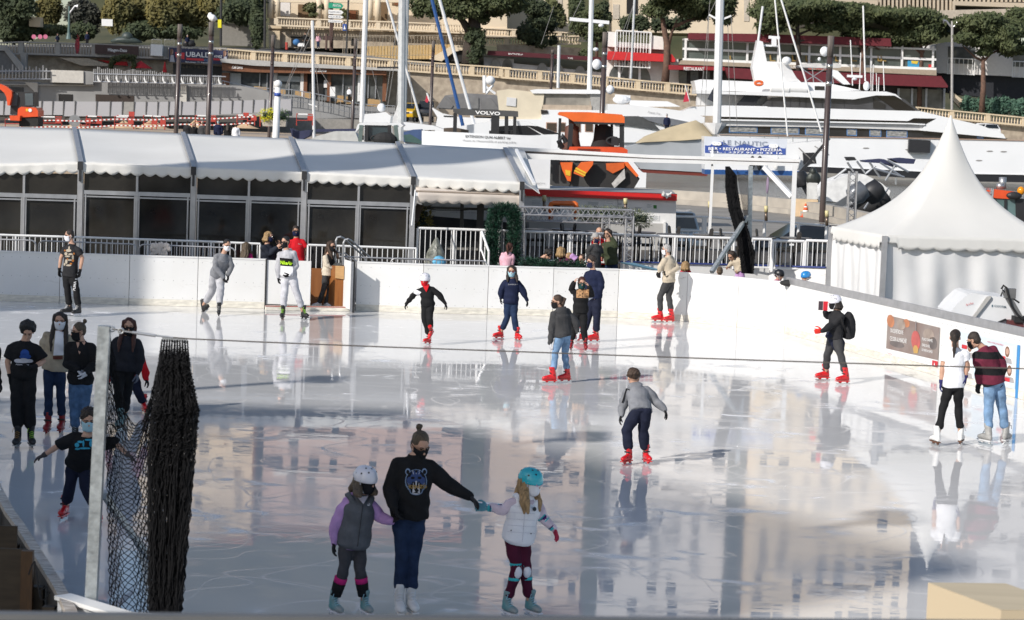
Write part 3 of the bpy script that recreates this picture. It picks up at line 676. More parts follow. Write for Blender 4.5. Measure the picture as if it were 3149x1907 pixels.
def strand_net(name,label,top,mid,bot,d,ns,r,depth=.12,seed=1,wav=.012,q=None,hooks=None):
 rr=random.Random(seed);t=thing(name,W(*bot[0],d),label,'net')
 mb=MB();secs=[top]+mid+[bot]
 n=len(secs)
 for i in range(ns):
  u=rr.random();ph=rr.uniform(0,6.3);dz=rr.uniform(-1,1);us=u;pts=[]
  m=64
  for j in range(m+1):
   v=j/m*(n-1);k=min(int(v),n-2);w=v-k;w=w*w*(3-2*w)if k not in(0,)else w
   uu=min(1,max(0,us+.03*math.sin(j*.5+ph)));kc_=max(0,1-v/.9);uu=uu*(1-kc_)+kc_*(round(us*10)/10+.012*math.sin(ph*5))
   a=[secs[k][0][z]*(1-w)+secs[k+1][0][z]*w for z in(0,1)];b=[secs[k][1][z]*(1-w)+secs[k+1][1][z]*w for z in(0,1)]
   x=a[0]*(1-uu)+b[0]*uu;y=a[1]*(1-uu)+b[1]*uu
   p=W(x,y,d+depth*dz*min(1,.25+v)+.01*math.sin(j*1.3+ph))
   p.x+=wav*(1 if(j+int(ph*9))%2 else-1)*(.5+.5*math.sin(ph*7+j*.2))*min(1,.15+v);pts.append(p)
  mb.tube(pts,r,3)
 mb.build('bunched_net',netm,t);return t
B0=lambda x,y:qF(x,y)
nt_=strand_net('safety_net','black safety net bunched up on the cable beside the near post',(qF(1535,290),qF(1775,300)),[(qF(1500,560),qF(1800,580)),(qF(1440,1000),qF(1882,960)),(qF(1400,1440),qF(1855,1300))],(qF(1415,2910),qF(1715,2910)),PD,330,.0034,seed=3,wav=.013)
mb=MB()
for i in range(12):
 x=1545+i*20;mb.tube([W(*qF(x+5*math.cos(a),285+i*1.5+26*math.sin(a)),PD)for a in np.linspace(0,6.3,9)],.003,5)
mb.build('hooks',steel,nt_)
Lx=lambda v:(1062-20*math.sin(v*2.0))if v<.35 else 1030+18*v
nc,nr=26,74;rr=random.Random(5);mb=MB();gp={}
for j in range(nr+1):
 v=j/nr
 yl=260+v*2640;xl=1045-40*min(1,v*3)+55*max(0,v-.4)
 yr=420+v*2480;xr=1520-115*min(1,v*2.6)
 for i in range(nc+1):
  u=i/nc;uu=.5+.5*math.copysign(abs(2*u-1)**.6,2*u-1)if True else u
  sag=(760*(1-v)**2.2)*math.sin(math.pi*uu)
  x=xl+(xr-xl)*uu+9*math.sin(j*.9+i*2.1);y=yl+(yr-yl)*uu+sag+10*math.sin(i*1.7)
  gp[i,j]=W(*qF(x,y),PD+.08*math.sin(math.pi*uu*2+v*3)+.03)
for j in range(nr):
 for i in range(nc+1):
  if(i+j)%2==0:
   for di in(-1,1):
    if 0<=i+di<=nc:mb.tube([gp[i,j],gp[i+di,j+1]],.0036,3)
mb.build('loose_mesh',netm,nt_)
# ------------------------------------------------------------------ behind the boards: marquee, railings, kiosk, pagoda
def pole(p,q,r,n=8):
 mb=MB();mb.tube([p,q],r,n);return mb
ev=[(-99,512),(249,503),(597,519),(937,533),(1272,549),(1606,565)];ev_d=lambda x:56.0+(x-250)/1356*1.5
rg=[(-118,385),(228,396),(562,411),(893,426),(1222,441),(1553,459)];rg_d=lambda x:ev_d(x)+6
mq=thing('marquee',W(760,1000,57),'long white marquee with scalloped valance and dark glass front behind the boards','marquee')
glz=mat('marquee_glass',(.012,.011,.010),.06,c2=(.05,.046,.038),scale=.7,spec=.55)
EP=[W(x,y,ev_d(x))for x,y in ev];RP=[W(x,y,rg_d(x))for x,y in rg]
for i in range(5):
 a,b,c,e=EP[i],EP[i+1],RP[i+1],RP[i]
 g=[]
 for v in np.linspace(0,1,13):
  row=[]
  for u in np.linspace(0,1,17):
   p=a.lerp(b,u).lerp(e.lerp(c,u),v);p.z-=.07*math.sin(math.pi*u)*math.sin(math.pi*min(1,v*1.0))*(1 if v else 0)
   if v<.15:p.z-=.02*math.sin(u*40)*math.sin(math.pi*v/.15)*.4
   row.append(p)
  g.append(row)
 mb=MB();mb.grid(g);o=mb.build('roof_panel',canvas,mq,True);o.modifiers.new('t','SOLIDIFY').thickness=.01
 back=MB();back.quad(e+V((0,0.01,0)),c+V((0,.01,0)),c+V((-.9,5,-.7)),e+V((-.9,5,-.7)));back.build('back_roof',canvas,mq)
 g=[]
 for v in np.linspace(0,1,5):
  row=[]
  for u in np.linspace(0,1,101):
   p=a.lerp(b,.01+.98*u)+V((0,-.05-.015*math.sin(u*31)*v,0));dep=.20+.075*abs(math.sin(u*math.pi*9.0));p.z+=.03-dep*v;row.append(p)
  g.append(row)
 mb=MB();mb.grid(g);o=mb.build('valance',canvas,mq,True);o.modifiers.new('t','SOLIDIFY').thickness=.006
for i in range(6):
 a,e=EP[i],RP[i]
 mb=MB();mb.bar(a+V((0,0,.03)),e+V((0,0,.03)),.12,.05);mb.build('rafter',alu,mq)
 mb=MB();mb.bar(a+V((0,0,-.1)),V((a.x,a.y,0)),.13,.12,(0,1,0));mb.build('column',alu,mq)
 mb=MB();mb.box(a+V((0,-.08,-.05)),(.12,.09,.2));mb.box(a+V((0,-.09,-.28)),(.05,.05,.3));mb.build('eave_clamp',dark,mq)
for i in range(4):
 a,b=EP[i],EP[i+1];d=(b-a).normalized();d.z=0
 A=V((a.x,a.y,0));B=V((b.x,b.y,0));A,B=A+d*.08,B-d*.08;M_=A.lerp(B,.5);top=min(a.z,b.z)-.1;u=V((0,0,1));tz=top-.56
 wf=MB();wf.bar(M_,M_+u*top,.055,.08,(0,1,0));wf.bar(A+u*tz,B+u*tz,.08,.10)
 for z in(.08,):wf.bar(A+u*z,B+u*z,.08,.12)
 for P_,Q_ in((A,M_),(M_,B)):
  for s_ in(P_+d*.05,Q_-d*.05):wf.bar(s_,s_+u*(tz-.02),.035,.06,(0,1,0))
  wf.bar(P_+u*(tz-.1),Q_+u*(tz-.1),.05,.035)
 fr=wf.build('glazing_frame',alu,mq)
 for P_,Q_ in((A,M_),(M_,B)):
  for z0,z1 in((.1,tz),(tz,top)):
   mb=MB();mb.prism([P_+u*z0+V((0,.03,0)),Q_+u*z0+V((0,.03,0)),Q_+u*z1+V((0,.03,0)),P_+u*z1+V((0,.03,0))],V((0,.02,0)));mb.build('pane',glz,fr)
a,e=EP[5],RP[5]
mb=MB();mb.prism([a+V((.05,0,.02)),e+V((.05,0,.02)),e+V((.55,.1,-.05)),a+V((.45,.1,-.25))],V((0,0,.02)));mb.build('gutter_cloth',canvas,mq)
mb=MB();mb.bar(W(*qS(1265,150),62),W(*qS(1468,532),58),.07,.07);mb.build('awning_arm',wpaint,mq)
aw=thing('awning',W(*qS(700,700),56),'beige roller awning with wavy hem hanging under the last marquee bay','awning')
awn=mat('awning_beige',(.66,.58,.50),.7,var=.05,bump=.2,bscale=3)
g=[]
A0,A1=W(*qS(140,560),57.2),W(*qS(1350,605),58.2);B0_,B1_=W(*qS(140,612),56.6),W(*qS(1365,655),57.6)
mb=MB();mb.grid([[A0.lerp(A1,u).lerp(B0_.lerp(B1_,u),v)+V((0,0,.02*math.sin(u*9)*v))for u in np.linspace(0,1,25)]for v in np.linspace(0,1,4)]);o=mb.build('cloth',awn,aw,True);o.modifiers.new('t','SOLIDIFY').thickness=.008
mb=MB();mb.tube([B0_,B1_],.03,8);mb.build('front_bar',mat('bar_tan',(.40,.32,.25),.5),aw)
mb=MB();mb.grid([[B0_.lerp(B1_,u)+V((0,-.03-.02*math.sin(u*23)*v,-.02-v*(.22+.05*abs(math.sin(u*math.pi*10)))))for u in np.linspace(.02,.99,90)]for v in np.linspace(0,1,4)]);o=mb.build('hem',awn,aw,True);o.modifiers.new('t','SOLIDIFY').thickness=.006
mb=MB();mb.tube([W(*qS(135,600),56.6),W(*qS(95,1000),56)],.02,6);mb.build('crank',wpaint,aw)
def railing(label,pts,h,gap=.11,r=.028,rb=.012,posts=True,bottom=.06,m=None,name='railing',z1=None):
 m=m or wpaint;t=thing(name,pts[0].lerp(pts[-1],.5)-V((0,0,h)),label,'railing')
 mb=MB();mb.tube(pts,r,8);mb.build('top_rail',m,t);mb=MB();mb.tube([p-V((0,0,h-bottom))for p in pts],r*.7,6);mb.build('bottom_rail',m,t)
 mb=MB()
 for a,b in zip(pts[:-1],pts[1:]):
  L=(b-a).length;n=max(1,int(L/gap))
  for j in range(n):
   c=a.lerp(b,(j+.5)/n);mb.tube([c,c-V((0,0,h-bottom))],rb,5)
 o=mb.build('bars',m,t);o['kind']='stuff'
 for p in pts:
  mb=MB();mb.tube([p,p-V((0,0,h))],r*.95,8);mb.build('post',m,t)
 return t
def lvl(q,pts,d0,d1):
 n=len(pts)-1;return[W(*q(*p),d0+(d1-d0)*i/n)for i,p in enumerate(pts)]
railing('white railing in front of the marquee glass behind the back boards',lvl(qA,((-300,735),(150,752),(780,770),(1400,792),(2000,812),(2464,832)),54.6,55.3),1.45,.125)
railing('white railing between the wooden gate and the potted plants',lvl(qB,((515,842),(1000,858),(1540,876)),55.4,55.7),1.45,.125)
railing('raised white railing behind the wrapped plant and the garland arch',lvl(qB,((1555,683),(1900,692),(2440,711)),57.2,57.4),1.15,.115,.034)
railing('long raised white railing behind the truss frame and the man in beige',lvl(qC,((110,713),(600,728),(1120,745),(1590,763),(2150,780)),57.6,58),.78,.115,.034)
railing('raised white railing between the leaning net and the pagoda tent',lvl(qE,((-110,785),(75,790)),58,58),.78,.115,.034)
railing('white railing gate beside the pagoda tent',lvl(qE,((90,803),(385,808)),57.8,57.8),.76,.115,.034)
railing('short white railing between the railing gate and the pagoda tent',lvl(qE,((400,800),(625,806)),57.8,57.6),.78,.115,.034)
railing('distant white railing in front of the parked four wheel drive',lvl(qC,((1585,705),(1840,712)),66,66),.9,.14,.03)
railing('distant white railing left of the leaning net',lvl(qC,((1880,722),(2290,735)),66,66),.9,.14,.03)
railing('white railing with diagonal brace at the garland arch',lvl(qB,((2160,712),(2228,905)),56.6,56.4),.5,.3,.03)
def hoop(label,q,x0,x1,y0,y1,d):
 """crowd barrier: a rounded tube frame filled with bars"""
 a,b=W(*q(x0,y0),d),W(*q(x1,y1),d);t=thing('crowd_barrier',V(((a.x+b.x)/2,d,0)),label,'crowd barrier');r=.12;dx=(b-a).normalized();u=V((0,0,1))
 pa,pb=V((a.x,d,.2)),V((b.x,d,.2))
 arc=[a+dx*(r-r*math.cos(k))-u*(r-r*math.sin(k))for k in np.linspace(0,math.pi/2,6)];arc2=[b-dx*(r-r*math.cos(k))-u*(r-r*math.sin(k))for k in np.linspace(math.pi/2,0,6)]
 mb=MB();mb.tube([pa]+arc+arc2+[pb,pa],.019,8);mb.build('frame',alu,t)
 mb=MB();n=int((b-a).length/.12)
 for j in range(1,n):c=a.lerp(b,j/n);mb.tube([c,V((c.x,d,.2))],.008,5)
 o=mb.build('bars',alu,t);o['kind']='stuff'
 for p in(pa,pb):
  mb=MB();mb.bar(p+V((0,-.3,-.18)),p+V((0,.3,-.18)),.04,.03);mb.bar(p,p-V((0,0,.18)),.03,.03);mb.build('foot',alu,t)
hoop('metal crowd barrier at the left picture edge',qA,-560,340,770,800,54.2)
hoop('metal crowd barrier behind the man in the dragon shirt',qA,368,1290,802,836,54.2)
hoop('metal crowd barrier carrying white fluffy covers',qA,1318,2230,836,872,54.3)
hoop('metal crowd barrier behind the child with the white helmet',qB,785,1690,950,985,55.2)
hoop('metal crowd barrier between the handrail loops and the garland arch',qB,1300,2215,968,995,55.1)
fl=MB();rr=random.Random(4)
for cx,w in((1460,34),(1500,18),(1540,26),(1585,24)):
 for k in range(16):p=W(*qA(cx+rr.uniform(-w,w)*.8,rr.uniform(835,935)),54.15);fl.ell(p,(.045,.04,.06),None,8,5)
o=tag(fl.build('fluffy_cover',mat('fleece',(.66,.60,.55),.95,bump=.8,bscale=60),None,True),'white fluffy wraps hung over a crowd barrier','wrap')
for i,(ox,lb)in enumerate(((0,'left bent steel handrail loop by the gate'),(72,'right bent steel handrail loop by the gate'))):
 t=thing('handrail',W(*qB(800+ox,1000),54.9),lb,'handrail');mb=MB()
 mb.tube([W(*qB(x+ox,y+22*(i>0)),54.8+dd)for x,y,dd in((776,1010,0),(776,860,0),(779,800,0),(792,772,0),(820,764,0),(850,778,.1),(900,820,.3),(1000,912,.6),(1045,955,.7),(1060,985,.7),(1062,1010,.7))],.026,8);mb.build('tube',steel,t)
 mb=MB();mb.tube([W(*qB(x+ox,y+20*(i>0)),54.85)for x,y in((778,890),(850,945),(930,990))],.016,6);mb.build('lower_tube',steel,t)
ks=thing('kiosk',W(1850,900,65),'white site container with red top band and pinned papers','kiosk');kd=65.0
def slab(q,pts,d,th=.05,dy=0):
 mb=MB();mb.prism([W(*q(*p),d)for p in pts],V((0,th,0)));return mb
def plate(q,pts,d,m,parent,name='panel',th=.02):return slab(q,pts,d,th).build(name,m,parent)
kc=[(150,340),(1600,392),(1585,1300),(150,1240)]
slab(qC,kc,kd+.03,2.4).build('wall',mat('kiosk_white',(.74,.74,.73),.5,var=.05,scale=2),ks)
plate(qC,((160,312),(1608,360),(1606,425),(158,377)),kd-.08,mat('red_band',(.62,.015,.015),.4,var=.06),ks,'red_band',.1)
a,b=W(*qC(160,318),kd+.02),W(*qC(1606,366),kd+.02);mb=MB();mb.quad(a,b,b+V((0,2.4,.06)),a+V((0,2.4,.06)));mb.build('roof',mat('roof_grey',(.30,.30,.29),.7),ks)
plate(qC,((150,602),(1478,640),(1478,1200),(150,1200)),kd-.02,mat('panel_grey',(.42,.41,.39),.7,var=.06),ks,'grey_panel',.04)  # even grey panel over the lower front
plate(qC,((1478,620),(1500,621),(1500,1200),(1478,1200)),kd-.05,mwht,ks,'corner_post',.1)
for x in(395,1045):plate(qC,((x,390),(x+4,390),(x+4,600),(x,600)),kd+.012,txg,ks,'panel_seam',.01)
for x0,y0,x1,y1 in((755,430,880,470),(930,420,1020,500),(1040,440,1100,470),(1200,480,1290,515),(1315,450,1380,500),(1340,560,1440,610),(225,415,330,480)):
 o=plate(qC,((x0,y0),(x1,y0+3),(x1,y1+3),(x0,y1)),kd+.015,wpr,ks,'notice',.01)
 mb=MB()
 for k in range(4):
  yy=y0+(y1-y0)*(k+.7)/5;A=W(*qC(x0+8,yy),kd+.008);B=W(*qC(x1-12-9*(k%2),yy+2),kd+.008);mb.bar(A,B,.002,.012)
 mb.build('printed_lines',mat('line_grey',(.42,.44,.45),.6),o)
plate(qC,((1385,465),(1415,466),(1415,498),(1385,497)),kd+.004,mat('print_green',(.05,.22,.04),.5),ks,'green_notice',.01)
of=thing('orange_frame',W(*qC(530,800),63),'orange rounded picture frame standing in front of the white container','frame')
ring=MB();outer=[(412,600),(412,470),(420,452),(436,446),(640,448),(652,456),(655,475),(655,600)];
ring.tube([W(*qC(*p),63.2)for p in outer],.07,8);ring.build('tube',mat('orange_plastic',(.75,.16,.03),.4),of,True)
plate(qC,((430,465),(640,468),(640,605),(430,602)),63.25,wpr,of,'poster',.02);plate(qC,((432,468),(500,470),(500,520),(432,518)),63.2,mat('poster_dark',(.05,.05,.07),.5),of,'picture',.01)
sign_text('LE QUAI',*qC(508,492),*qC(600,494),63.2,txb,of,hpx=5)
va=MB()
for p,q_ in(((1462,365),(1552,372)),):va.bar(W(*qC(*p),kd-.15),W(*qC(*q_),kd-.15),.04,.1)
va.tube([W(*qC(1475,335),kd-.2),W(*qC(1510,398),kd-.2),W(*qC(1558,345),kd-.2)],.03,6);tag(va.build('lamp_bracket',wpaint),'white v shaped bracket on the end of the red band','bracket')
sg=thing('sign_board',W(1500,900,66),'large white construction sign of the Albert quay extension behind the marquee','sign')
sd_=66.0
plate(qS,((208,-65),(1655,0),(1640,595),(1500,990),(205,880)),sd_,mat('sign_white',(.72,.73,.74),.5,var=.03),sg,'panel',.06)
sign_text('EXTENSION QUAI ALBERT 1er',*qS(698,10),*qS(1205,32),sd_-.01,txk,sg,hpx=7.6,bold=.012);sign_text('Musée de l’Automobile et parking public',*qS(668,55),*qS(1265,78),sd_-.01,txg,sg,hpx=6.5)
for s_,x0,y0,x1,y1,h in(('SCENOGRAPHE',205,722,340,728,3.4),('BET FLUIDES',205,752,320,757,3.4),('ELECTRICITE',205,775,320,780,3.4),('Atelier PAYEUX',420,728,552,736,3.4),('CONSEIL PLUS INGENIERIE',412,780,645,790,3.6),('BUREAU DE CONTROLE',205,838,366,846,3.4),('SOCOTEC MONACO - LE SAGITTAIRE',528,852,860,862,3.8),('10 Rue Biozon',892,745,1012,752,3.4),('362 route de',892,800,1000,806,3.4),('75020 Paris',1155,756,1255,762,3.4),('Avenue Pasteur',890,858,985,864,3.4)):
 sign_text(s_,*qS(x0,y0),*qS(x1,y1),sd_-.01,txg,sg,hpx=h)
sign_text('Gouvernement Princier',*qS(1418,522),*qS(1590,530),sd_-.01,txg,sg,hpx=4);sign_text('PRINCIPAUTE DE MONACO',*qS(1418,534),*qS(1552,541),sd_-.01,txg,sg,hpx=2)
plate(qS,((1388,502),(1410,503),(1409,535),(1387,534)),sd_-.006,txr,sg,'coat_of_arms',.004)
mb=MB()
a,b=W(*qS(100,870),66.3),W(*qS(1300,900),66.3);mb.prism([a,b,V((b.x,b.y,0)),V((a.x,a.y,0))],V((0,.1,0)));tag(mb.build('hoarding',mat('hoarding_dark',(.035,.037,.042),.7,var=.2)),'dark grey hoarding wall under the construction sign','hoarding')
fr=thing('steel_frame',W(*qS(860,1000),58.6),'dark steel portal frame under the beige awning','frame')
for(x0,y0,x1,y1,w)in((868,725,850,1400,.2),(660,720,655,1050,.1),(1310,740,1300,1100,.2)):
 mb=MB();mb.bar(W(*qS(x0,y0-60),58.6),W(*qS(x1,y1),58.6),w*.9,.12,(0,1,0));mb.build('column',dark,fr)
mb=MB();mb.bar(W(*qS(110,788),58.5),W(*qS(990,818),58.5),.05,.06);mb.tube([W(*qS(x,y),58.4)for x,y in((200,800),(380,822),(660,826),(840,808))],.012,5);mb.build('beam',dark,fr)
mb=MB();mb.bar(W(*qS(185,775),57.6),W(*qS(125,940),57.2),.18,.1,(0,1,0));mb.build('folded_arm',mat('arm_brown',(.06,.045,.035),.5),fr)
gy=thing('pergola_beam',W(2300,900,63.5),'long white double beam of an open canopy on slim posts','canopy')
plate(qT,((-1640,-32),(0,62),(1722,112),(1718,150),(0,100),(-1610,10)),63.9,wpaint,gy,'upper_beam',.35)
plate(qT,((-1600,8),(0,98),(1712,146),(1700,162),(0,114),(-1570,44)),63.8,mat('gap_brown',(.10,.085,.075),.7),gy,'shadow_gap',.3)
plate(qT,((-1570,38),(0,110),(1700,158),(1694,192),(0,150),(-1545,106)),63.4,wpaint,gy,'lower_beam',.25)
def tpost(x0,y0,x1,y1,d,w,m,par,nm='post'):
 mb=MB();mb.bar(W(*qT(x0,y0),d),W(*qT(x1,y1),d),w,w,(0,1,0));return mb.build(nm,m,par)
tpost(714,188,676,1000,63.5,.075,wpaint,gy);tpost(1658,190,1620,1100,62.5,.115,wpaint,gy)
mb=MB();mb.bar(W(*qT(1305,200),63.3),W(*qT(1622,540),62.6),.1,.12);mb.build('brace',wpaint,gy)
for(x0,y0,x1,y1)in((690,-60,712,200),):tpost(712,-30,708,190,64.2,.05,wpaint,gy,'sign_bracket')
bp2=thing('net_post',W(*qT(1140,1200),56.8),'grey steel post at the far corner with a diagonal brace','post')
tpost(1152,190,1130,1330,56.8,.105,galv,bp2);mb=MB();mb.bar(W(*qT(1112,770),56.6),W(*qT(702,1405),55.2),.09,.09);mb.build('brace',galv,bp2)
n2=strand_net('safety_net','black safety net bunched and leaning at the far corner',(qT(862,195),qT(905,195)),[(qT(866,300),qT(985,300)),(qT(862,430),qT(992,430)),(qT(905,700),qT(1035,680)),(qT(985,980),qT(1130,960)),(qT(1030,1200),qT(1195,1180))],(qT(1050,1415),qT(1180,1425)),56.5,260,.009,.1,9,.02)
mb=MB();gp={}
for j in range(33):
 v=j/32
 for i in range(11):
  u=i/10;xl=960+190*max(0,v-.1)**1.2*(1 if v<2 else 1);x=985+v*105*1.0+u*(135-v*105);y=225+v*640+60*math.sin(math.pi*u)*(1-v)**2+4*math.sin(i*2+j)
  gp[i,j]=W(*qT(x,y),56.6)
for j in range(32):
 for i in range(11):
  if(i+j)%2==0:
   for di in(-1,1):
    if 0<=i+di<=10:mb.tube([gp[i,j],gp[i+di,j+1]],.006,3)
mb.build('loose_mesh',netm,n2)
def truss(mb,p,q,w,n):
 d=(q-p).normalized();s=d.orthogonal().normalized()
 ax=V((1,0,0))if abs(d.x)<.8 else V((0,0,1));ax=(ax-d*ax.dot(d)).normalized();ay=d.cross(ax)
 cs=[ax*(a*w/2)+ay*(b*w/2)for a,b in((-1,-1),(1,-1),(1,1),(-1,1))]
 for c in cs:mb.tube([p+c,q+c],.022,6)
 for k in range(4):
  c0,c1=cs[k],cs[(k+1)%4]
  for j in range(n):
   a,b=p.lerp(q,j/n),p.lerp(q,(j+1)/n)
   mb.tube([a+(c0 if j%2 else c1),b+(c1 if j%2 else c0)],.010,5)
tr=thing('truss_frame',W(*qC(650,1080),57.4),'silver lattice truss frame over the rink entrance','truss')
for nm,(a,da),(b,db),n in(('top_truss',((110,515),57),((1180,548),57.2),22),('rear_truss',((150,578),58.4),((1130,605),58.6),20),('leg',((128,540),57),((120,1075),57),12),('leg',((1160,570),57.2),((1140,1085),57.2),12),('leg',((935,590),58.4),((912,1085),58.4),12)):
 mb=MB();truss(mb,W(*qC(*a),da),W(*qC(*b),db),.19,n);mb.build(nm,alu,tr)
for a,da,b,db in(((128,520),57,(150,578),58.4),((1165,550),57.2,(1130,605),58.6)):
 mb=MB();truss(mb,W(*qC(*a),da),W(*qC(*b),db),.19,4);mb.build('side_truss',alu,tr)
leafg=mat('garland_green',(.012,.05,.028),.5,var=.5,scale=6);olv=mat('olive_leaf',(.13,.15,.09),.6,var=.5,scale=6)
def garland(label,path,r,n,m,size=.05,name='garland'):
 rr=random.Random(len(label));mb=MB();L=[0]
 for a,b in zip(path[:-1],path[1:]):L.append(L[-1]+(b-a).length)
 for k in range(n):
  s_=rr.random()*L[-1];i=max(j for j in range(len(path)-1)if L[j]<=s_);p=path[i].lerp(path[i+1],(s_-L[i])/(L[i+1]-L[i]+1e-9))
  d=V((rr.gauss(0,1),rr.gauss(0,1),rr.gauss(0,1))).normalized();c=p+d*r*rr.random()**.5;t_=d.orthogonal().normalized();t_.rotate(Quaternion(d,rr.uniform(0,6)))
  e=(d+t_*.6).normalized();mb.quad(c,c+t_*size*.28,c+e*size*1.5,c-t_*size*.28)
 core=MB()
 t=thing(name,path[0],label,name);core.tube(path,r*.45,6);core.build('core',mat('garland_core',(.006,.018,.012),.8),t);mb.build('needles',m,t);return t
garland('dark green fir garland wrapped round the entrance arch',[W(*qS(x,y),56.9)for x,y in((1005,1440),(1000,1200),(1010,960),(1035,830),(1120,815),(1235,835),(1248,960),(1235,1200),(1230,1450))],.19,9000,leafg)
garland('dark green fir garland lying along the boards under the watchers',[W(*qC(x,y),55.9)for x,y in((150,1010),(300,1030),(450,1042),(600,1045),(745,1055))],.15,2600,leafg)
garland('silvery olive branches tied along the truss',[W(*qC(x,y),58.8)for x,y in((690,545),(850,560),(1000,555),(1150,580),(1320,600))],.22,2600,olv,.055)
ar=thing('arch_frame',W(*qS(1080,1440),57.1),'thin silver truss legs inside the garland arch','frame')
for x in(1045,1108):mb=MB();mb.tube([W(*qS(x,895),57.1),W(*qS(x-10,1445),57.1)],.02,6);mb.build('leg',alu,ar)
mb=MB()
for k in range(9):mb.tube([W(*qS(1045-k,920+k*58),57.1),W(*qS(1107-k,950+k*58),57.1)],.01,5)
mb.build('lattice',alu,ar)
mb=MB();a,b=W(*qC(1070,1003),57.5),W(*qC(2480,1040),58.2);c_=W(*qE(590,1058),57.4)
lb=thing('low_barrier',a,'low white barrier with blue top edge behind the back boards','barrier')
for p,q_ in((a,b),(b,c_)):
 mb=MB();mb.prism([p,q_,V((q_.x,q_.y,0)),V((p.x,p.y,0))],V((0,.06,0)));mb.build('panel',mwht,lb)
 mb=MB();mb.bar(p+V((0,0,.01)),q_+V((0,0,.01)),.1,.035);mb.build('top_edge',mat('edge_blue',(.03,.05,.2),.5),lb)
mb=MB();mb.prism([W(*qC(x,y),d)for x,y,d in((1075,1005,56.6),(1200,1010,56.6),(1460,1078,55.4),(1445,1086,55.3))],V((0,.05,-.03)));tag(mb.build('blue_mat',mat('mat_blue',(.10,.22,.30),.5)),'blue grey rubber mat on the ramp behind the boards','mat')
deckz=1.08
mb=MB();mb.box((4.0,62.6,deckz/2),(13.0,8.6,deckz));tag(mb.build('terrace_deck',mat('deck_dark',(.08,.07,.06),.8)),'dark raised cafe deck behind the white railing','deck')
ratt=mat('rattan',(.028,.024,.02),.7,var=.4,scale=30,bump=.5);tabm=mat('table_dark',(.10,.095,.09),.4)
def cafe_chair():
 t=thing('rattan_chair',(0,0,0),'x','chair','dark rattan chairs on the cafe deck')
 mb=MB();mb.box((0,0,.43),(.46,.46,.06));mb.build('seat',ratt,t)
 mb=MB();mb.prism([V((-.24,.21,.46)),V((.24,.21,.46)),V((.21,.27,.9)),V((.0,.28,.94)),V((-.21,.27,.9))],V((0,.04,0)));mb.build('backrest',ratt,t)
 for sx in(-1,1):
  mb=MB();mb.tube([V((sx*.25,.22,.66)),V((sx*.26,-.18,.64)),V((sx*.24,-.21,.42))],.022,6);mb.build('armrest',ratt,t)
  for sy in(-1,1):mb=MB();mb.bar(V((sx*.2,sy*.19,.42)),V((sx*.22,sy*.2,0)),.035,.035);mb.build('leg',ratt,t)
 return t
def cafe_table():
 t=thing('cafe_table',(0,0,0),'x','table','dark cafe tables on the deck')
 mb=MB();mb.tube([V((0,0,.72)),V((0,0,.75))],.42,20);mb.build('table_top',tabm,t);mb=MB();mb.tube([V((0,0,.02)),V((0,0,.72))],.035,8);mb.build('pedestal',dark,t);mb=MB();mb.tube([V((0,0,0)),V((0,0,.03))],.26,14);mb.build('foot',dark,t)
 return t
ch0,tb0=cafe_chair(),cafe_table();first=True
wh=['behind the left truss leg','below the grey panel','behind the two bald men','right of the truss frame','behind the man in beige','left of the leaning net','right of the leaning net','beside the railing gate']
for i,x in enumerate((1640,1730,1840,1960,2060,2170,2330,2440)):
 y_=59.8+.5*(i%2);X=(x-PW/2)/FPX*y_
 if i==0:tb0.location=(X,y_,deckz);tb0['label']='round dark cafe table '+wh[i]
 else:dup(tb0,(X,y_,deckz),'round dark cafe table '+wh[i])
 for j,(dx,dy,rz)in enumerate(((-.75,.1,1.4),(.72,-.1,-1.5))):
  lb_='dark rattan chair '+('left'if j==0 else 'right')+' of the cafe table '+wh[i]
  if i==0 and j==0:ch0.location=(X+dx,y_+dy,deckz);ch0.rotation_euler.z=rz;ch0['label']=lb_
  else:dup(ch0,(X+dx,y_+dy,deckz),lb_,rz)
pp=thing('wrapped_plant',W(*qB(1710,1020),56.2),'plant wrapped in clear plastic with a blue bag beside the railing','plant')
mb=MB();c=W(*qB(1710,1010),56.4);mb.rings([(c+V((.01*k,0,z)),V((r,0,0)),V((0,r,0)))for k,(z,r)in enumerate(((-.3,.22),(0,.27),(.25,.22),(.45,.12),(.62,.03)))],9);mb.build('plastic_wrap',mat('plastic_wrap',(.16,.165,.14),.25,var=.6,scale=9,bump=.8,bscale=12),pp)
mb=MB();c=W(*qB(1755,1005),55.9);mb.ell(c,(.17,.1,.16),None,9,6);tag(mb.build('blue_bag',mat('bag_blue',(.10,.35,.55),.4,var=.5,scale=14,bump=.7,bscale=20),None),'crumpled light blue bag behind the back boards','bag')
bn_=thing('bench',W(*qB(1980,960),58),'low dark bench behind the railing under the beige awning','bench')
mb=MB();mb.bar(W(*qB(1820,872),57.9),W(*qB(2135,882),57.9),.3,.05);mb.build('seat',mat('bench_wood',(.20,.19,.17),.6),bn_)
for x in(1835,2120):mb=MB();mb.bar(W(*qB(x,885),57.9),W(*qB(x-3,1040),57.9),.05,.05,(0,1,0));mb.build('leg',dark,bn_)
pt=thing('planter',W(*qB(1590,950),58),'dark square planter behind the railing next to the glass front','planter');mb=MB();c=W(*qB(1590,880),58.2);mb.prism([c+V((-.35,0,.5)),c+V((.35,0,.5)),c+V((.3,0,-.9)),c+V((-.3,0,-.9))],V((0,.5,0)));mb.build('pot',mat('pot_dark',(.05,.05,.05),.6),pt)
garland('yellow green grassy plant in the dark planter',[c+V((0,.2,.5)),c+V((0,.25,.95))],.25,240,mat('grass_yellow',(.16,.14,.03),.6),.09,'planter_grass')
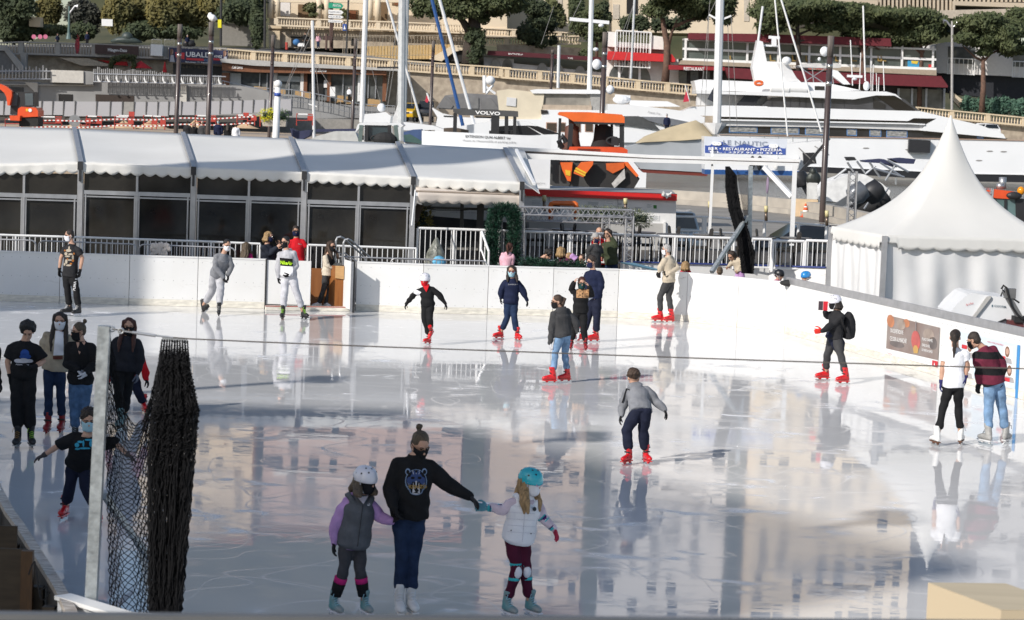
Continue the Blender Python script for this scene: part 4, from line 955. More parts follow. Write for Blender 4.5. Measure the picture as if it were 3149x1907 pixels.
wt=thing('waiting_chair',W(*qB(590,1050),dg+1.5),'black upholstered chair just inside the gate opening','chair');mb=MB();c=W(*qB(590,960),55.8);mb.rings([(c+V((0,0,z)),V((w,0,0)),V((0,.08,0)))for z,w in((.3,.1),(.2,.19),(-.1,.2),(-.35,.17))],12);mb.build('backrest',black,wt,True)
mb=MB();mb.box(c+V((0,-.2,-.42)),(.44,.44,.09));mb.build('seat',black,wt)
for sx in(-1,1):mb=MB();mb.tube([c+V((sx*.2,-.2,-.45)),c+V((sx*.2,-.2,-.9))],.02,6);mb.build('leg',dark,wt)
C0,C1=V((8.04,49.5,2.48)),V((7.34,52.8,2.48));fv=V((3.96,.8,0));C3,C2=C0+fv,C1+fv;ap=V((9.68,51.5,5.14))
pg=thing('pagoda_tent',V((ap.x,ap.y,0)),'white pagoda tent with a tall pointed roof on the right','tent')
tentm=mat('tent_canvas',(.66,.65,.615),.5,var=.05,scale=.7,bump=.1,bscale=2.5);corners=[C0,C3,C2,C1]
edge=[]
for a,b in zip(corners,corners[1:]+corners[:1]):edge+=[a.lerp(b,u)for u in np.linspace(0,1,13)[:-1]]
mid=(C0+C1+C2+C3)/4;g=[]
for t_ in np.linspace(0,1,26):
 r=.5*t_+.5*t_**4 if t_>0 else 0.0;z=ap.z+(2.48-ap.z)*t_
 rnd=1-t_**1.5;row=[]
 for k,p in enumerate(edge):
  dv=V((p.x-ap.x,p.y-ap.y,0));cir=V((math.cos(math.atan2(dv.y,dv.x)),math.sin(math.atan2(dv.y,dv.x)),0))*1.95
  q_=dv.lerp(cir,rnd*.75)*max(r,.012);row.append(V((ap.x+q_.x,ap.y+q_.y,z)))
 g.append(row)
mb=MB();mb.grid(g,True);mb.build('roof',tentm,pg,True)
for a,b in((C0,C3),(C1,C0),(C2,C1),(C3,C2)):
 d=(b-a);n=V((d.y,-d.x,0)).normalized();n=n if n.dot(a.lerp(b,.5)-mid)>0 else-n;ns=int(d.length/.36)
 mb=MB();mb.grid([[a.lerp(b,u)+n*(.03+.03*v)+V((0,0,.02-v*(.26+.06*(abs(math.sin(math.pi*ns*u)))**.6)*(1 if.06<u<.94 else.55)))for u in np.linspace(0,1,121)]for v in np.linspace(0,1,5)]);o=mb.build('valance',tentm,pg,True);o.modifiers.new('t','SOLIDIFY').thickness=.006
 mb=MB();rr=random.Random(int(a.x*10));ph=[rr.uniform(0,6)for _ in range(4)]
 mb.grid([[a.lerp(b,u)-n*.02+n*(.035*math.sin(u*19+ph[0]+v*2.6)+.02*math.sin(u*43-v*3+ph[1]))*(.35+.65*math.sin(math.pi*min(1,v+.05)))+V((0,0,-2.47*v))for u in np.linspace(0,1,110)]for v in np.linspace(0,1,14)]);o=mb.build('side_wall',mat('tent_wall',(.70,.70,.695),.45,var=.03,bump=.08,bscale=3),pg,True);o.modifiers.new('t','SOLIDIFY').thickness=.006
for c in corners:mb=MB();mb.bar(c+(c-mid).normalized()*.05,V((c.x,c.y,0))+(c-mid).normalized()*.05,.11,.11,(0,1,0));mb.build('corner_post',alu,pg)
zb=thing('ice_resurfacer',V((9.6,46,0)),'white ice resurfacing machine with rounded hood behind the right boards','machine');zd=46.6
zw=mat('machine_white',(.72,.73,.74),.3,var=.03,coat=.2)
slab(qE,((1765,1480),(1830,1400),(1930,1310),(1975,1297),(2150,1325),(2330,1345),(2345,1500),(2464,1640),(2464,2000),(1740,2000)),zd,1.4).build('hood',zw,zb)
plate(qE,((1930,1590),(2110,1335),(2150,1325),(2150,1345),(1950,1600)),zd-.06,mat('seal_grey',(.45,.44,.42),.5),zb,'edge_trim',.05)
plate(qE,((2090,1625),(2290,1540),(2305,1552),(2110,1640)),zd-.06,dark,zb,'handle_bar',.04)
sign_text('OXFORM',*qE(2180,1428),*qE(2290,1438),zd-.01,mat('lettering_slate',(.12,.18,.22),.5),zb,hpx=6.5,bold=.01);sign_text('Place de Monaco',*qE(1915,1420),*qE(1985,1400),zd-.01,txr,zb,hpx=7)
plate(qE,((2158,1408),(2172,1409),(2172,1432),(2158,1431)),zd-.005,mat('lettering_slate',(.12,.18,.22),.5),zb,'logo',.004)
mb=MB();mb.tube([W(*qE(x,y),zd-.4)for x,y in((2250,1260),(2270,1225),(2300,1250),(2310,1300),(2345,1420),(2400,1500),(2455,1545))],.022,6);mb.tube([W(*qE(x,y),zd-.35)for x,y in((2245,1330),(2262,1270),(2330,1330),(2420,1390))],.018,6);mb.build('hoses',rub,zb)
mb=MB();mb.bar(W(*qE(2280,1280),zd-.3),W(*qE(2430,1540),zd-.3),.12,.1,(0,1,0));mb.box(W(*qE(2330,1300),zd-.3),(.22,.15,.2));mb.build('hydraulic_arm',mat('arm_grey',(.18,.18,.18),.45,.3),zb)
plate(qE,((2325,1560),(2464,1560),(2470,1720),(2325,1720)),zd-.3,mat('panel_brown',(.12,.03,.03),.5),zb,'control_box',.3);plate(qE,((2335,1690),(2470,1700),(2470,1712),(2335,1704)),zd-.35,mat('cable_yellow',(.6,.4,.03),.5),zb,'yellow_cable',.03)
mb=MB();mb.box(W(*qE(2440,1545),zd-.2),(.35,.3,.12));mb.build('seat',rub,zb)
mb=MB();mb.rings([(onb(*qI(1480,195),-.05)+V((dx,dy,.04)),V((.0,.05,0)),V((0,0,.04)))for dx,dy in((-.1,.3),(.0,.1),(.15,-.25),(.2,-.4))],8);tag(mb.build('glove',rub,None,True),'black glove lying on the metal band of the right boards','glove')
mb=MB();c=W(*qE(270,1205),52.5);mb.ell(c,(.3,.12,.09),None,12,6);tag(mb.build('sledge',rub,None,True),'black padded sledge handle between the two helmeted children','sledge')
rl=thing('terrace_rail',W(1574,1900,7),'grey metal handrail of the viewing terrace along the bottom edge','railing')
a,b=W(-400,1884,7.0),W(3550,1920,7.0);mb=MB();mb.bar(a-V((0,0,.006)),b-V((0,0,.006)),.05,.02);mb.build('top_rail',mat('rail_grey',(.11,.113,.117),.5,.2),rl)
mb=MB();mb.bar(a-V((0,0,.1)),b-V((0,0,.1)),.03,.16);mb.build('fascia',rub,rl)
bx=thing('packing_box',V((3.1,14,0)),'plain sand coloured box in the lower right corner','box');sand=mat('sand_card',(.50,.41,.28),.85,var=.03,scale=.6)
A,B,C_,D_=G(2854,1793,2),G(3093,1796,2),G(3330,1880,2),G(3090,1901,2);D_=A+(C_-B)
mb=MB();mb.prism([A,B,C_,D_],V((0,0,-1.9)));mb.build('body',sand,bx)
mb=MB();mb.prism([V((p.x*1.0,p.y,2.004))for p in(A,B,C_,D_)],V((0,0,-.003)));mb.build('lid',mat('sand_lid',(.50,.42,.29),.85,var=.08,scale=2,stretch=(.3,3,1)),bx)
# ------------------------------------------------------------------ quay, machines, cars, boats
sea=bpy.data.materials.new('sea');sea.use_nodes=True
_n=sea.node_tree;_b=_n.nodes['Principled BSDF'];_b.inputs['Base Color'].default_value=(.085,.10,.105,1);_b.inputs['Roughness'].default_value=.12
_t=_n.nodes.new('ShaderNodeTexCoord');_m=_n.nodes.new('ShaderNodeMapping');_m.inputs['Scale'].default_value=(.5,1.0,1);_x=_n.nodes.new('ShaderNodeTexNoise');_x.inputs['Scale'].default_value=1.3;_x.inputs['Detail'].default_value=5
_p=_n.nodes.new('ShaderNodeBump');_p.inputs['Strength'].default_value=.9;_p.inputs['Distance'].default_value=.35
for a,b in((_t.outputs['Object'],_m.inputs[0]),(_m.outputs[0],_x.inputs['Vector']),(_x.outputs['Fac'],_p.inputs['Height']),(_p.outputs[0],_b.inputs['Normal'])):_n.links.new(a,b)
SZ=-1.25
mb=MB();mb.box((40,200,SZ-.5),(420,145,1));struct(mb.build('water',sea))
conc=mat('concrete',(.44,.40,.34),.85,var=.15,scale=1.2,bump=.2,bscale=9,c2=(.33,.30,.26));conc2=mat('site_concrete',(.30,.30,.295),.85,c2=(.21,.21,.21),scale=.25,bump=.2,bscale=3)
qw=[G(x,y,.78)for x,y in((1180,545),(2000,581),(2250,596),(2440,614),(2560,634),(2680,660),(2950,730))]
t=thing('quay_wall',qw[1],'low pale concrete parapet along the quay edge','wall')
for a,b in zip(qw[:-1],qw[1:]):
 mb=MB();n=V((-(b-a).y,(b-a).x,0)).normalized();mb.prism([a,b,V((b.x,b.y,0)),V((a.x,a.y,0))],n*.5);mb.build('parapet',conc,t)
 mb=MB();mb.prism([a-n*.3-V((0,0,.5)),b-n*.3-V((0,0,.5)),V((b.x,b.y,0))-n*.3,V((a.x,a.y,0))-n*.3],n*.29);mb.build('step',conc,t)
def at0(q,x,y,z=0):return G(*q(x,y),z)
bk=thing('concrete_block',at0(qT,1800,772),'sand coloured concrete block behind the traffic cone','block');c=at0(qT,1780,772);s_=s_at(c.y)
mb=MB();mb.box(c+V((0,.5,.45)),(270/3.73/s_,.9,.9));mb.build('block',mat('block_sand',(.62,.47,.30),.8,var=.08),bk)
cn=thing('traffic_cone',at0(qT,1775,775),'orange and white traffic cone standing on the quay','cone');c=at0(qT,1775,775)
for i,(z0,z1,m)in enumerate(((.03,.25,'o'),(.25,.36,'w'),(.36,.5,'o'),(.5,.57,'w'),(.57,.7,'o'))):
 f=lambda z:.19*(1-z/.78)+.02;mb=MB();mb.tube([c+V((0,0,z0)),c+V((0,0,z1))],[f(z0),f(z1)],14);mb.build('cone_band',mat('cone_orange',(.75,.10,.02),.5)if m=='o'else wpaint,cn,True)
mb=MB();mb.box(c+V((0,0,.02)),(.48,.48,.04));mb.build('base',mat('cone_orange',(.75,.10,.02)),cn)
for x,lb in((683,'left yellow topped chrome bollard on the far side of the white rail'),(1328,'middle yellow topped chrome bollard by the round sign post'),(2025,'right yellow topped chrome bollard next to the pagoda tent')):
 y={683:770,1328:820,2025:875}[x];yt=y-175;t=thing('bollard_lamp',W(*qT(x,y),64),lb,'bollard','yellow topped bollard lamps')
 mb=MB();mb.tube([W(*qT(x,y),64),W(*qT(x,yt+70),64)],.045,8);mb.build('post',mat('bronze_post',(.16,.12,.09),.3,.6),t,True);mb=MB();mb.tube([W(*qT(x,yt+70),64),W(*qT(x,yt),64)],.055,8);mb.build('lamp_head',mat('lamp_cream',(.62,.54,.28),.5),t,True)
for x,y0,y1,xx in((340,372,520,350),(1105,400,530,1120)):
 t=thing('bollard_lamp',W(*qC(xx,y1),62),'yellow topped bollard lamp above the truss, '+('left by the orange frame'if x<500 else 'right over the olive branches'),'bollard','yellow topped bollard lamps')
 mb=MB();mb.tube([W(*qC(xx,y1),62),W(*qC(xx,y0+50),62)],.045,8);mb.build('post',mat('bronze_post',(.16,.12,.09)),t,True);mb=MB();mb.tube([W(*qC(xx,y0+55),62),W(*qC(xx,y0),62)],.055,8);mb.build('lamp_head',mat('lamp_cream',(.62,.54,.28)),t,True)
t=thing('round_sign',W(*qT(1340,640),75),'small round road sign seen edge on in front of the water','sign');mb=MB();mb.tube([W(*qT(1335,650),75),W(*qT(1345,430),75)],.025,6);mb.build('pole',steel,t);mb=MB();mb.ell(W(*qT(1343,410),75),(.04,.25,.28),None,12,8);mb.build('disc',mat('sign_violet',(.3,.22,.32),.4),t,True)
rl2=thing('quay_rail',W(*qT(1000,800),66),'thin white tube rail with posts along the quay road','railing')
mb=MB();mb.tube([W(*qT(x,y),66)for x,y in((280,768),(680,775),(1160,815),(1660,845),(2050,880))],.035,6);mb.build('rail',wpaint,rl2)
for x,y0,y1 in((620,770,960),(1310,825,1010),(1700,850,1030),(2020,880,1060)):mb=MB();mb.tube([W(*qT(x,y0),66),W(*qT(x-6,y1),66)],.07 if x==620 else.045,6);mb.build('post',wpaint,rl2)
bs=thing('bust',W(*qE(465,410),127),'dark bronze bust on a white pedestal at the water edge','statue');mb=MB();mb.prism([W(*qE(x,y),127)for x,y in((425,252),(510,256),(500,415),(425,412))],V((0,.9,0)));mb.build('pedestal',mat('stone_white',(.62,.62,.60),.7),bs)
mb=MB();h=W(*qE(465,150),127.3);mb.ell(h,(.2,.22,.27));b_=W(*qE(470,215),127.3);mb.ell(b_,(.42,.25,.42));mb.tube([h,b_],.14,8);remeshed(mb,'bust',mat('bronze',(.045,.05,.045),.45,.5),bs,.03,3)
for(x0,y0,x1,y1,d,lb)in((845,145,825,640,61,'silver lattice mast in front of the outboard motors'),(2130,305,2110,520,60,'short silver lattice mast in front of the orange tractor')):
 t=thing('lattice_mast',W(*qE(x1,y1),d),lb,'mast');mb=MB();truss(mb,W(*qE(x0,y0),d),W(*qE(x1,y1),d),.2,9);mb.build('lattice',alu,t)
glc=glass('car_glass',(.015,.018,.02),.03);tyre=mat('tyre',(.018,.018,.018),.8)
def car(label,loc,rz,paint,L=4.4,Wd=1.75,H=1.45,kind='hatch',name='parked_car'):
 t=thing(name,(0,0,0),label,'car');hw=Wd/2
 prof={'hatch':[(-2.15,.35),(-2.2,.6),(-2.1,.85),(-1.25,.95),(-.55,1.42),(.5,1.45),(1.75,1.38),(2.1,.95),(2.18,.6),(2.12,.35)],'suv':[(-2.2,.45),(-2.25,.75),(-2.15,1.02),(-1.1,1.1),(-.65,1.68),(.6,1.74),(1.9,1.68),(2.15,1.1),(2.2,.7),(2.12,.45)]}[kind]
 sx=L/4.4;sz=H/1.45 if kind=='hatch'else H/1.75
 g=[]
 for x,z in prof:
  tp=.80 if z>1.2 else(.97 if z>.9 else 1.0);g.append((x*sx,z*sz,hw*tp))
 mb=MB();n=len(g);o=[V((x,-w,z))for x,z,w in g]+[V((x,w,z))for x,z,w in g]
 fs=[tuple(range(n))[::-1],tuple(range(n,2*n))]+[(i,(i+1)%n,n+(i+1)%n,n+i)for i in range(n)]
 mb.add(o,fs);b=mb.build('body',paint,t);bv=b.modifiers.new('b','BEVEL');bv.width=.07;bv.segments=3
 b.data.polygons.foreach_set('use_smooth',[True]*len(b.data.polygons))
 k=4 if kind=='hatch'else 4
 (xa,za,wa),(xb,zb,wb),(xc,zc,wc),(xd,zd_,wd_)=g[3],g[4],g[6],g[7]
 for s in(-1,1):
  for u0,u1 in((.03,.42),(.46,.97)):
   f=lambda u,top:V(((xb+(xc-xb)*u)if top else(xa+.12+(xd-.12-xa-.12)*u),s*((wb if top else wa)+.012),(zb-.06)if top else(za+.05)))
   mb=MB();mb.prism([f(u0,0),f(u1,0),f(u1,1),f(u0,1)],V((0,-s*.03,0)));mb.build('side_window',glc,t)
 for(x0,z0,w0),(x1,z1,w1),sg in((g[3],g[4],-1),(g[7],g[6],1)):
  A,B=V((x0,0,z0)),V((x1,0,z1));d=B-A;nn=V((d.z*sg,0,-d.x*sg)).normalized();nn=nn if nn.z>0 or True else-nn
  if nn.x*sg<0:nn=-nn
  mb=MB();mb.prism([A+d*.08+V((0,-w0*.88,0))+nn*.03,A+d*.08+V((0,w0*.88,0))+nn*.03,A+d*.92+V((0,w1*.9,0))+nn*.03,A+d*.92+V((0,-w1*.9,0))+nn*.03],-nn*.04);mb.build('windscreen'if sg<0 else 'rear_window',glc,t)
 for x in(-1.35*sx,1.35*sx):
  for s in(-1,1):
   mb=MB();mb.tube([V((x,s*(hw-.18),.33)),V((x,s*(hw+.02),.33))],.33,18);w_=mb.build('wheel',tyre,t,True);mb=MB();mb.tube([V((x,s*(hw+.0),.33)),V((x,s*(hw+.03),.33))],.2,12);mb.build('rim',alu,w_)
 for s in(-1,1):
  mb=MB();mb.box((-2.17*sx,s*hw*.72,.72*sz),(.12,.36,.17));mb.build('headlight',mat('lamp_glass',(.55,.57,.6),.1),t)
  mb=MB();mb.box((2.12*sx,s*hw*.78,.85*sz),(.12,.22,.22));mb.build('tail_light',mat('tail_red',(.4,.02,.02),.2),t)
 mb=MB();mb.box((-2.22*sx,0,.68*sz),(.05,hw*1.0,.2));mb.build('grille',dark,t)
 t.location=loc;t.rotation_euler.z=rz;return t
pk=mat('car_black',(.012,.013,.016),.15,coat=.6);pb=mat('car_bluegrey',(.13,.17,.21),.3,.4,coat=.5);py=mat('car_yellow',(.6,.36,.01),.3,coat=.4);pw=mat('car_white',(.7,.7,.7),.25,coat=.5)
p=W(*qE(300,800),76);car('black estate car parked behind the white rails next to the pagoda tent',(p.x+.6,76.5,0),R(8),pk,4.6,1.8,1.5)
p=W(*qC(1640,750),75);car('blue grey four wheel drive car with round badge facing the rink beside the container',(p.x-.1,78.5,0),R(90),pb,4.6,1.9,1.75,'suv','offroad_car')
ln=thing('restaurant_sign',W(2290,480,64.3),'blue and white nautical restaurant sign on the white beam','sign');ld=64.3
qa=cr(0,0,1)
plate(qa,((2166,419),(2421,428),(2418,479),(2165,472)),ld,mat('sign_pale',(.60,.63,.68),.4,var=.04),ln,'panel',.06)
wav=[(2168,470)]+[(2168+x,443+x*.036+5*math.sin(x*.08+1)-(4 if 20<x<70 else 0))for x in range(0,250,8)]+[(2416,452),(2416,476)]
plate(qa,wav,ld-.012,mat('sign_blue',(.045,.085,.30),.4,var=.08),ln,'wave_band',.01)
for i,x in enumerate((2176,2180,2183)):pass
sign_text('LE NAUTIC',*a3(2045,1370),*a4(35,1385),ld-.01,mat('lettering_slate2',(.22,.25,.32),.5),ln,hpx=14)
sign_text('BAR • RESTAURANT • PIZZERIA',*a3(1905,1420),*a4(170,1434),ld-.026,txw,ln,hpx=8.5,bold=.012);sign_text('TEL. : +377 93 30 43 16',*a3(1905,1446),*a4(175,1460),ld-.026,txw,ln,hpx=5.2,bold=.012)
for q_,x,y in((a3,1985,1362),(a4,92,1385)):
 mb=MB()
 for dx in(-14,14):mb.tube([W(*q_(x+dx+24*math.cos(a),y+10*math.sin(a)),ld-.03)for a in np.linspace(0,6.3,14)],.028,5)
 mb.build('rope_knot',txw,ln)
org=mat('machine_orange',(.72,.13,.02),.4,var=.08,coat=.2);orr=mat('machine_orange_red',(.66,.08,.02),.4,var=.08);ylw=mat('stripe_yellow',(.72,.45,.03),.5)
pvr=thing('road_paver',W(1850,620,100),'orange road paver with curved orange roof and dark hopper','machine');pv=100
slab(a3,((485,1075),(500,1060),(760,1062),(1085,1085),(1110,1110),(1112,1165),(900,1160),(700,1165),(625,1150),(560,1110),(488,1090)),pv,2.4).build('roof',org,pvr)
plate(a3,((625,1150),(900,1160),(1100,1165),(1095,1182),(640,1175)),pv-.05,dark,pvr,'roof_edge',.3)
for x0,x1,w in((605,590,.2),(1085,1085,.2),(500,490,.12),(990,990,.12),(845,838,.14)):mb=MB();mb.bar(W(*a3(x0,1120 if x0==500 else 1170),pv+(.1 if w>.15 else 1.5)),W(*a3(x1,1400),pv+(.1 if w>.15 else 1.5)),w,.12,(0,1,0));mb.build('roof_post',dark,pvr)
slab(a3,((590,1390),(1090,1395),(1140,1420),(1140,1478),(570,1475)),pv,2.5).build('engine_hood',orr,pvr)
for y in(1408,1420,1432):plate(a3,((665,y),(880,y+6),(880,y+10),(665,y+4)),pv-.03,dark,pvr,'vent_slot',.02)
for x,sc in((905,1),(610,.8)):
 mb=MB();c=W(*a3(x,1320),pv+.9);mb.rings([(c+V((0,0,z)),V((w*sc,0,0)),V((0,.2,0)))for z,w in((-.75,.5),(-.4,.55),(0,.42),(.55,.38),(.62,.2),(.66,.2),(.9,.22),(.95,.1))],12);mb.build('seat',rub if sc==1 else mat('seat_brown',(.10,.035,.02),.6),pvr,True)
mb=MB();mb.tube([W(*a3(1000+60*math.cos(a),1335+35*math.sin(a)),pv+.4)for a in np.linspace(0,6.3,14)],.05,6);mb.bar(W(*a3(985,1340),pv+.4),W(*a3(1060,1345),pv+.4),.25,.35);mb.build('steering_console',dark,pvr);mb=MB();mb.tube([W(*a3(520,1400),pv+.3),W(*a3(490,1340),pv+.2),W(*a3(520,1290),pv+.3),W(*a3(560,1350),pv+.3)],.12,8);mb.build('side_hose',dark,pvr)
slab(qC,((500,60),(620,60),(600,240),(570,235),(520,130)),pv,1.5).build('side_plate',org,pvr);plate(qC,((548,130),(600,140),(598,190),(555,180)),pv-.03,ylw,pvr,'yellow_stripe',.02)
slab(qC,((500,45),(1140,50),(1250,215),(1195,312),(560,330),(500,200)),pv+.35,1.2).build('undercarriage',mat('chassis',(.05,.05,.05)),pvr)
slab(qC,((640,140),(700,60),(815,50),(810,85),(720,200),(630,165)),pv-1.2,.5).build('hopper_wing',org,pvr)
for k in(0,1):plate(qC,((632+k*12,143-k*22),(640+k*12,128-k*22),(742+k*8,178-k*22),(732+k*8,192-k*22)),pv-1.24,ylw,pvr,'yellow_stripe',.02)
slab(qC,((720,195),(810,85),(935,65),(1140,60),(1255,215),(1195,315),(830,305),(760,270)),pv-.6,1.2).build('hopper',mat('hopper_black',(.02,.018,.017),.6),pvr)
slab(qC,((935,70),(1110,60),(1110,110),(1000,165),(940,130)),pv-.7,.1).build('hopper_back',mat('machine_orange_dark',(.55,.10,.015),.5),pvr);slab(qC,((1110,55),(1145,60),(1245,185),(1225,200),(1120,90)),pv-.9,.3).build('hopper_rim',org,pvr)
slab(qC,((988,262),(1110,120),(1118,210),(1015,305)),pv-.85,.1).build('worn_flap',mat('flap_pale',(.45,.43,.41),.6,var=.25,scale=6),pvr)
slab(qC,((400,30),(500,30),(520,140),(600,250),(560,330),(400,270)),pv+.3,1.5).build('chassis',mat('chassis',(.05,.05,.05),.6,var=.5,scale=8),pvr)
vv=thing('dark_paver',W(1500,430,98),'road machine with dark grey roof lettered VOLVO','machine');vd=98
slab(a2,((1888,1028),(2464,1050),(2505,1055),(2506,1110),(2464,1105),(1955,1092),(1890,1062)),vd,2.2).build('roof',mat('roof_charcoal',(.07,.07,.07),.5),vv);sign_text('VOLVO',*a2(2098,1080),*a2(2335,1092),vd-.01,txw,vv,hpx=10,bold=.03)
for x0,x1,w in((1910,1905,.16),(2290,2285,.35),(2395,2395,.16),(2475,2470,.14)):mb=MB();mb.bar(W(*a2(x0,1070),vd+.1),W(*a2(x1,1290),vd+.1),w,.14,(0,1,0));mb.build('roof_post',dark,vv)
plate(a2,((2090,1100),(2280,1105),(2270,1120),(2110,1118)),vd+.3,dark,vv,'lamp_bar',.2);slab(a2,((1800,1215),(1900,1210),(2030,1235),(2030,1270),(1800,1260)),vd+.5,1.5).build('body',mat('body_brown',(.10,.075,.055),.6),vv);slab(a2,((2230,1240),(2460,1240),(2460,1290),(2230,1285)),vd+.5,1.5).build('engine',dark,vv)
wl=thing('wheel_loader',W(1180,430,96),'white cabbed loader with dark windows behind the marquee ridge','machine');d_=96
slab(a2,((985,1180),(1010,1163),(1390,1165),(1418,1190),(1400,1205),(1290,1190),(1070,1185),(1000,1215),(960,1260)),d_,2).build('roof',zw,wl);slab(a2,((1065,1185),(1290,1188),(1300,1340),(1060,1335)),d_+.1,1.6).build('cab_glass',glass('cab_glass',(.03,.045,.05)),wl)
for x0,x1 in((1072,1066),(1285,1292),(1020,1008),(1345,1360)):mb=MB();mb.bar(W(*a2(x0,1185),d_),W(*a2(x1,1340),d_),.16,.12,(0,1,0));mb.build('pillar',dark if 1050<x0<1300 else mat('frame_green',(.12,.16,.15),.4),wl)
mb=MB();mb.ell(W(*a2(1245,1320),d_-.1),(.5,.2,.3));mb.tube([W(*a2(1150+40*math.cos(a),1310+25*math.sin(a)),d_-.1)for a in np.linspace(0,6.3,12)],.04,5);mb.build('seat',rub,wl)
tc=thing('tractor',W(*qE(2400,720),72),'orange tractor with glazed cab and amber beacon behind the pagoda tent','tractor');td=72
slab(qE,((2030,320),(2100,305),(2390,340),(2400,410),(2200,400),(2080,370)),td,1.8).build('roof',orr,tc);slab(qE,((2160,405),(2390,405),(2400,640),(2300,690),(2200,560)),td+.05,1.6).build('cab_glass',glass('tractor_glass',(.10,.16,.16)),tc)
for p_ in(((2165,405),(2195,405),(2255,640),(2230,640)),((2280,410),(2300,410),(2300,700),(2270,700)),((2385,400),(2464,405),(2500,720),(2390,700))):slab(qE,p_,td,.2).build('pillar',dark,tc)
mb=MB();c=W(*qE(2435,330),td+.3);mb.ell(c,(.12,.12,.14));mb.build('beacon',mat('beacon_amber',(.75,.28,.01),.2),tc,True);mb=MB();mb.tube([W(*qE(2262,310),td+1),W(*qE(2262,200),td+1)],.12,8);mb.tube([W(*qE(2240,310),td+.8),W(*qE(2240,260),td+.8)],.13,8);mb.build('exhaust',steel,tc,True);mb=MB();mb.ell(W(*qE(2370,375),td-.1),(.25,.1,.12));mb.build('work_lamp',dark,tc);slab(qE,((2380,640),(2480,650),(2480,720),(2400,705)),td-.1,1).build('mudguard',mat('machine_red',(.35,.03,.02),.5),tc)
ex=thing('excavator',W(*a1(200,1200),165),'small orange excavator with dark cab on the left building site','excavator');xd=165
slab(a1,((165,1100),(170,1030),(200,1012),(340,1020),(360,1050),(360,1105),(190,1112)),xd,2).build('body',orr,ex);slab(a1,((120,870),(320,872),(325,1010),(200,1015),(160,1090),(95,1085),(100,980)),xd+.2,1.6).build('cab',dark,ex)
for p_ in(((125,885),(170,885),(160,1000),(105,1000)),((235,885),(310,885),(315,1000),(240,1000))):plate(a1,p_,xd+.16,glass('cab_glass2',(.10,.12,.13)),ex,'cab_window',.03)
slab(a1,((0,795),(60,820),(110,860),(112,905),(90,1000),(70,1000),(60,920),(40,880),(0,845),(-120,840),(-120,780)),xd-.3,.5).build('boom',orr,ex);slab(a1,((90,1095),(190,1095),(185,1145),(95,1140)),xd-.5,.6).build('blade',orr,ex);slab(a1,((185,1105),(360,1110),(358,1200),(180,1200)),xd+.1,1.8).build('track',rub,ex)
mb=MB();c=W(*a1(285,1045),xd-.02);mb.tube([c,c-V((0,.03,0))],.13,12);mb.build('round_label',wpaint,ex);plate(a1,((245,1030),(265,1030),(265,1055),(245,1055)),xd-.03,ylw,ex,'yellow_label',.02)
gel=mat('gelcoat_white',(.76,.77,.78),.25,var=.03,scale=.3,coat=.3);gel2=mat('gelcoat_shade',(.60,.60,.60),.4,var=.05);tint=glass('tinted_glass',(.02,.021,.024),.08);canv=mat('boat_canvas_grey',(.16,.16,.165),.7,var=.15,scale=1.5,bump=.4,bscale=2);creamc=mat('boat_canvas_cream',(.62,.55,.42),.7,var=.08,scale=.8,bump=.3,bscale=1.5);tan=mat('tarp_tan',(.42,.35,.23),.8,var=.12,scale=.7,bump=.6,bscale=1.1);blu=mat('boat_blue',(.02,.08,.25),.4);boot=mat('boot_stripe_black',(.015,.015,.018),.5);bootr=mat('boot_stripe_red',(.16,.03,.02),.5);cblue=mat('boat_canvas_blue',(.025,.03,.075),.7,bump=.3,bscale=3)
qy=a4;yd=236
ya=thing('motor_yacht',W(*a4(900,1640),yd),'large white motor yacht with dark window band and sloping bow','yacht')
slab(qy,((-420,1275),(600,1297),(1560,1312),(2900,1340),(2700,1660),(1940,1645),(620,1585),(-420,1555)),yd,7).build('hull',gel,ya);plate(qy,((-420,1271),(600,1293),(1560,1308),(2900,1336),(2900,1344),(1560,1316),(600,1301),(-420,1279)),yd-.12,mat('teak_cap',(.40,.27,.20),.5),ya,'cap_rail',.3)
plate(qy,((-420,1560),(620,1590),(1940,1652),(2700,1668),(2690,1730),(1940,1720),(620,1640),(-420,1600)),yd+.05,boot,ya,'boot_stripe',6);plate(qy,((-420,1548),(620,1577),(1940,1640),(2700,1655),(2700,1662),(1940,1648),(620,1585),(-420,1556)),yd-.05,gel,ya,'rub_strake',.1)
plate(qy,((-420,1190),(640,1205),(1480,1235),(1760,1258),(2310,1312),(2290,1328),(1560,1308),(600,1294),(-420,1273)),yd+.6,tint,ya,'main_deck_side',5)
for x0,x1,y0,y1 in((-330,-60,1195,1255),(65,335,1203,1268),(390,570,1206,1276),(785,882,1220,1284),(1000,1112,1226,1292),(1160,1360,1234,1300),(1755,1820,1268,1306),(2020,2080,1291,1312)):
 f_=plate(qy,((x0,y0),(x1,y0+5),(x1,y1+4),(x0,y1)),yd+.55,mat('frame_blue',(.10,.22,.45),.4),ya,'window',.06);plate(qy,((x0+8,y0+6),(x1-8,y0+11),(x1-8,y1-4),(x0+8,y1-7)),yd+.51,mat('painted_glitter',(.05,.055,.06),.3,c2=(.42,.42,.40),scale=2.4,stretch=(1,1,3)),f_,'pane',.04)  # pale noise in the pane colour paints the water's reflection
plate(qy,((-420,1135),(1400,1170),(1530,1180),(1480,1235),(640,1207),(-420,1190)),yd+.3,gel2,ya,'shaded_underside',6)  # shade under the upper deck painted with the darker gelcoat
plate(qy,((-420,1128),(1390,1166),(1530,1174),(1525,1186),(1390,1178),(-420,1142)),yd-.1,gel,ya,'deck_edge',.3)
slab(qy,((-420,1002),(0,1012),(640,1030),(1240,1047),(1480,1053),(2060,1188),(2270,1272),(2290,1312),(1760,1262),(1480,1236),(1545,1176),(1635,1124),(1420,1120),(1365,1147),(640,1128),(-420,1105)),yd+.05,6.6).build('upper_side',gel,ya)
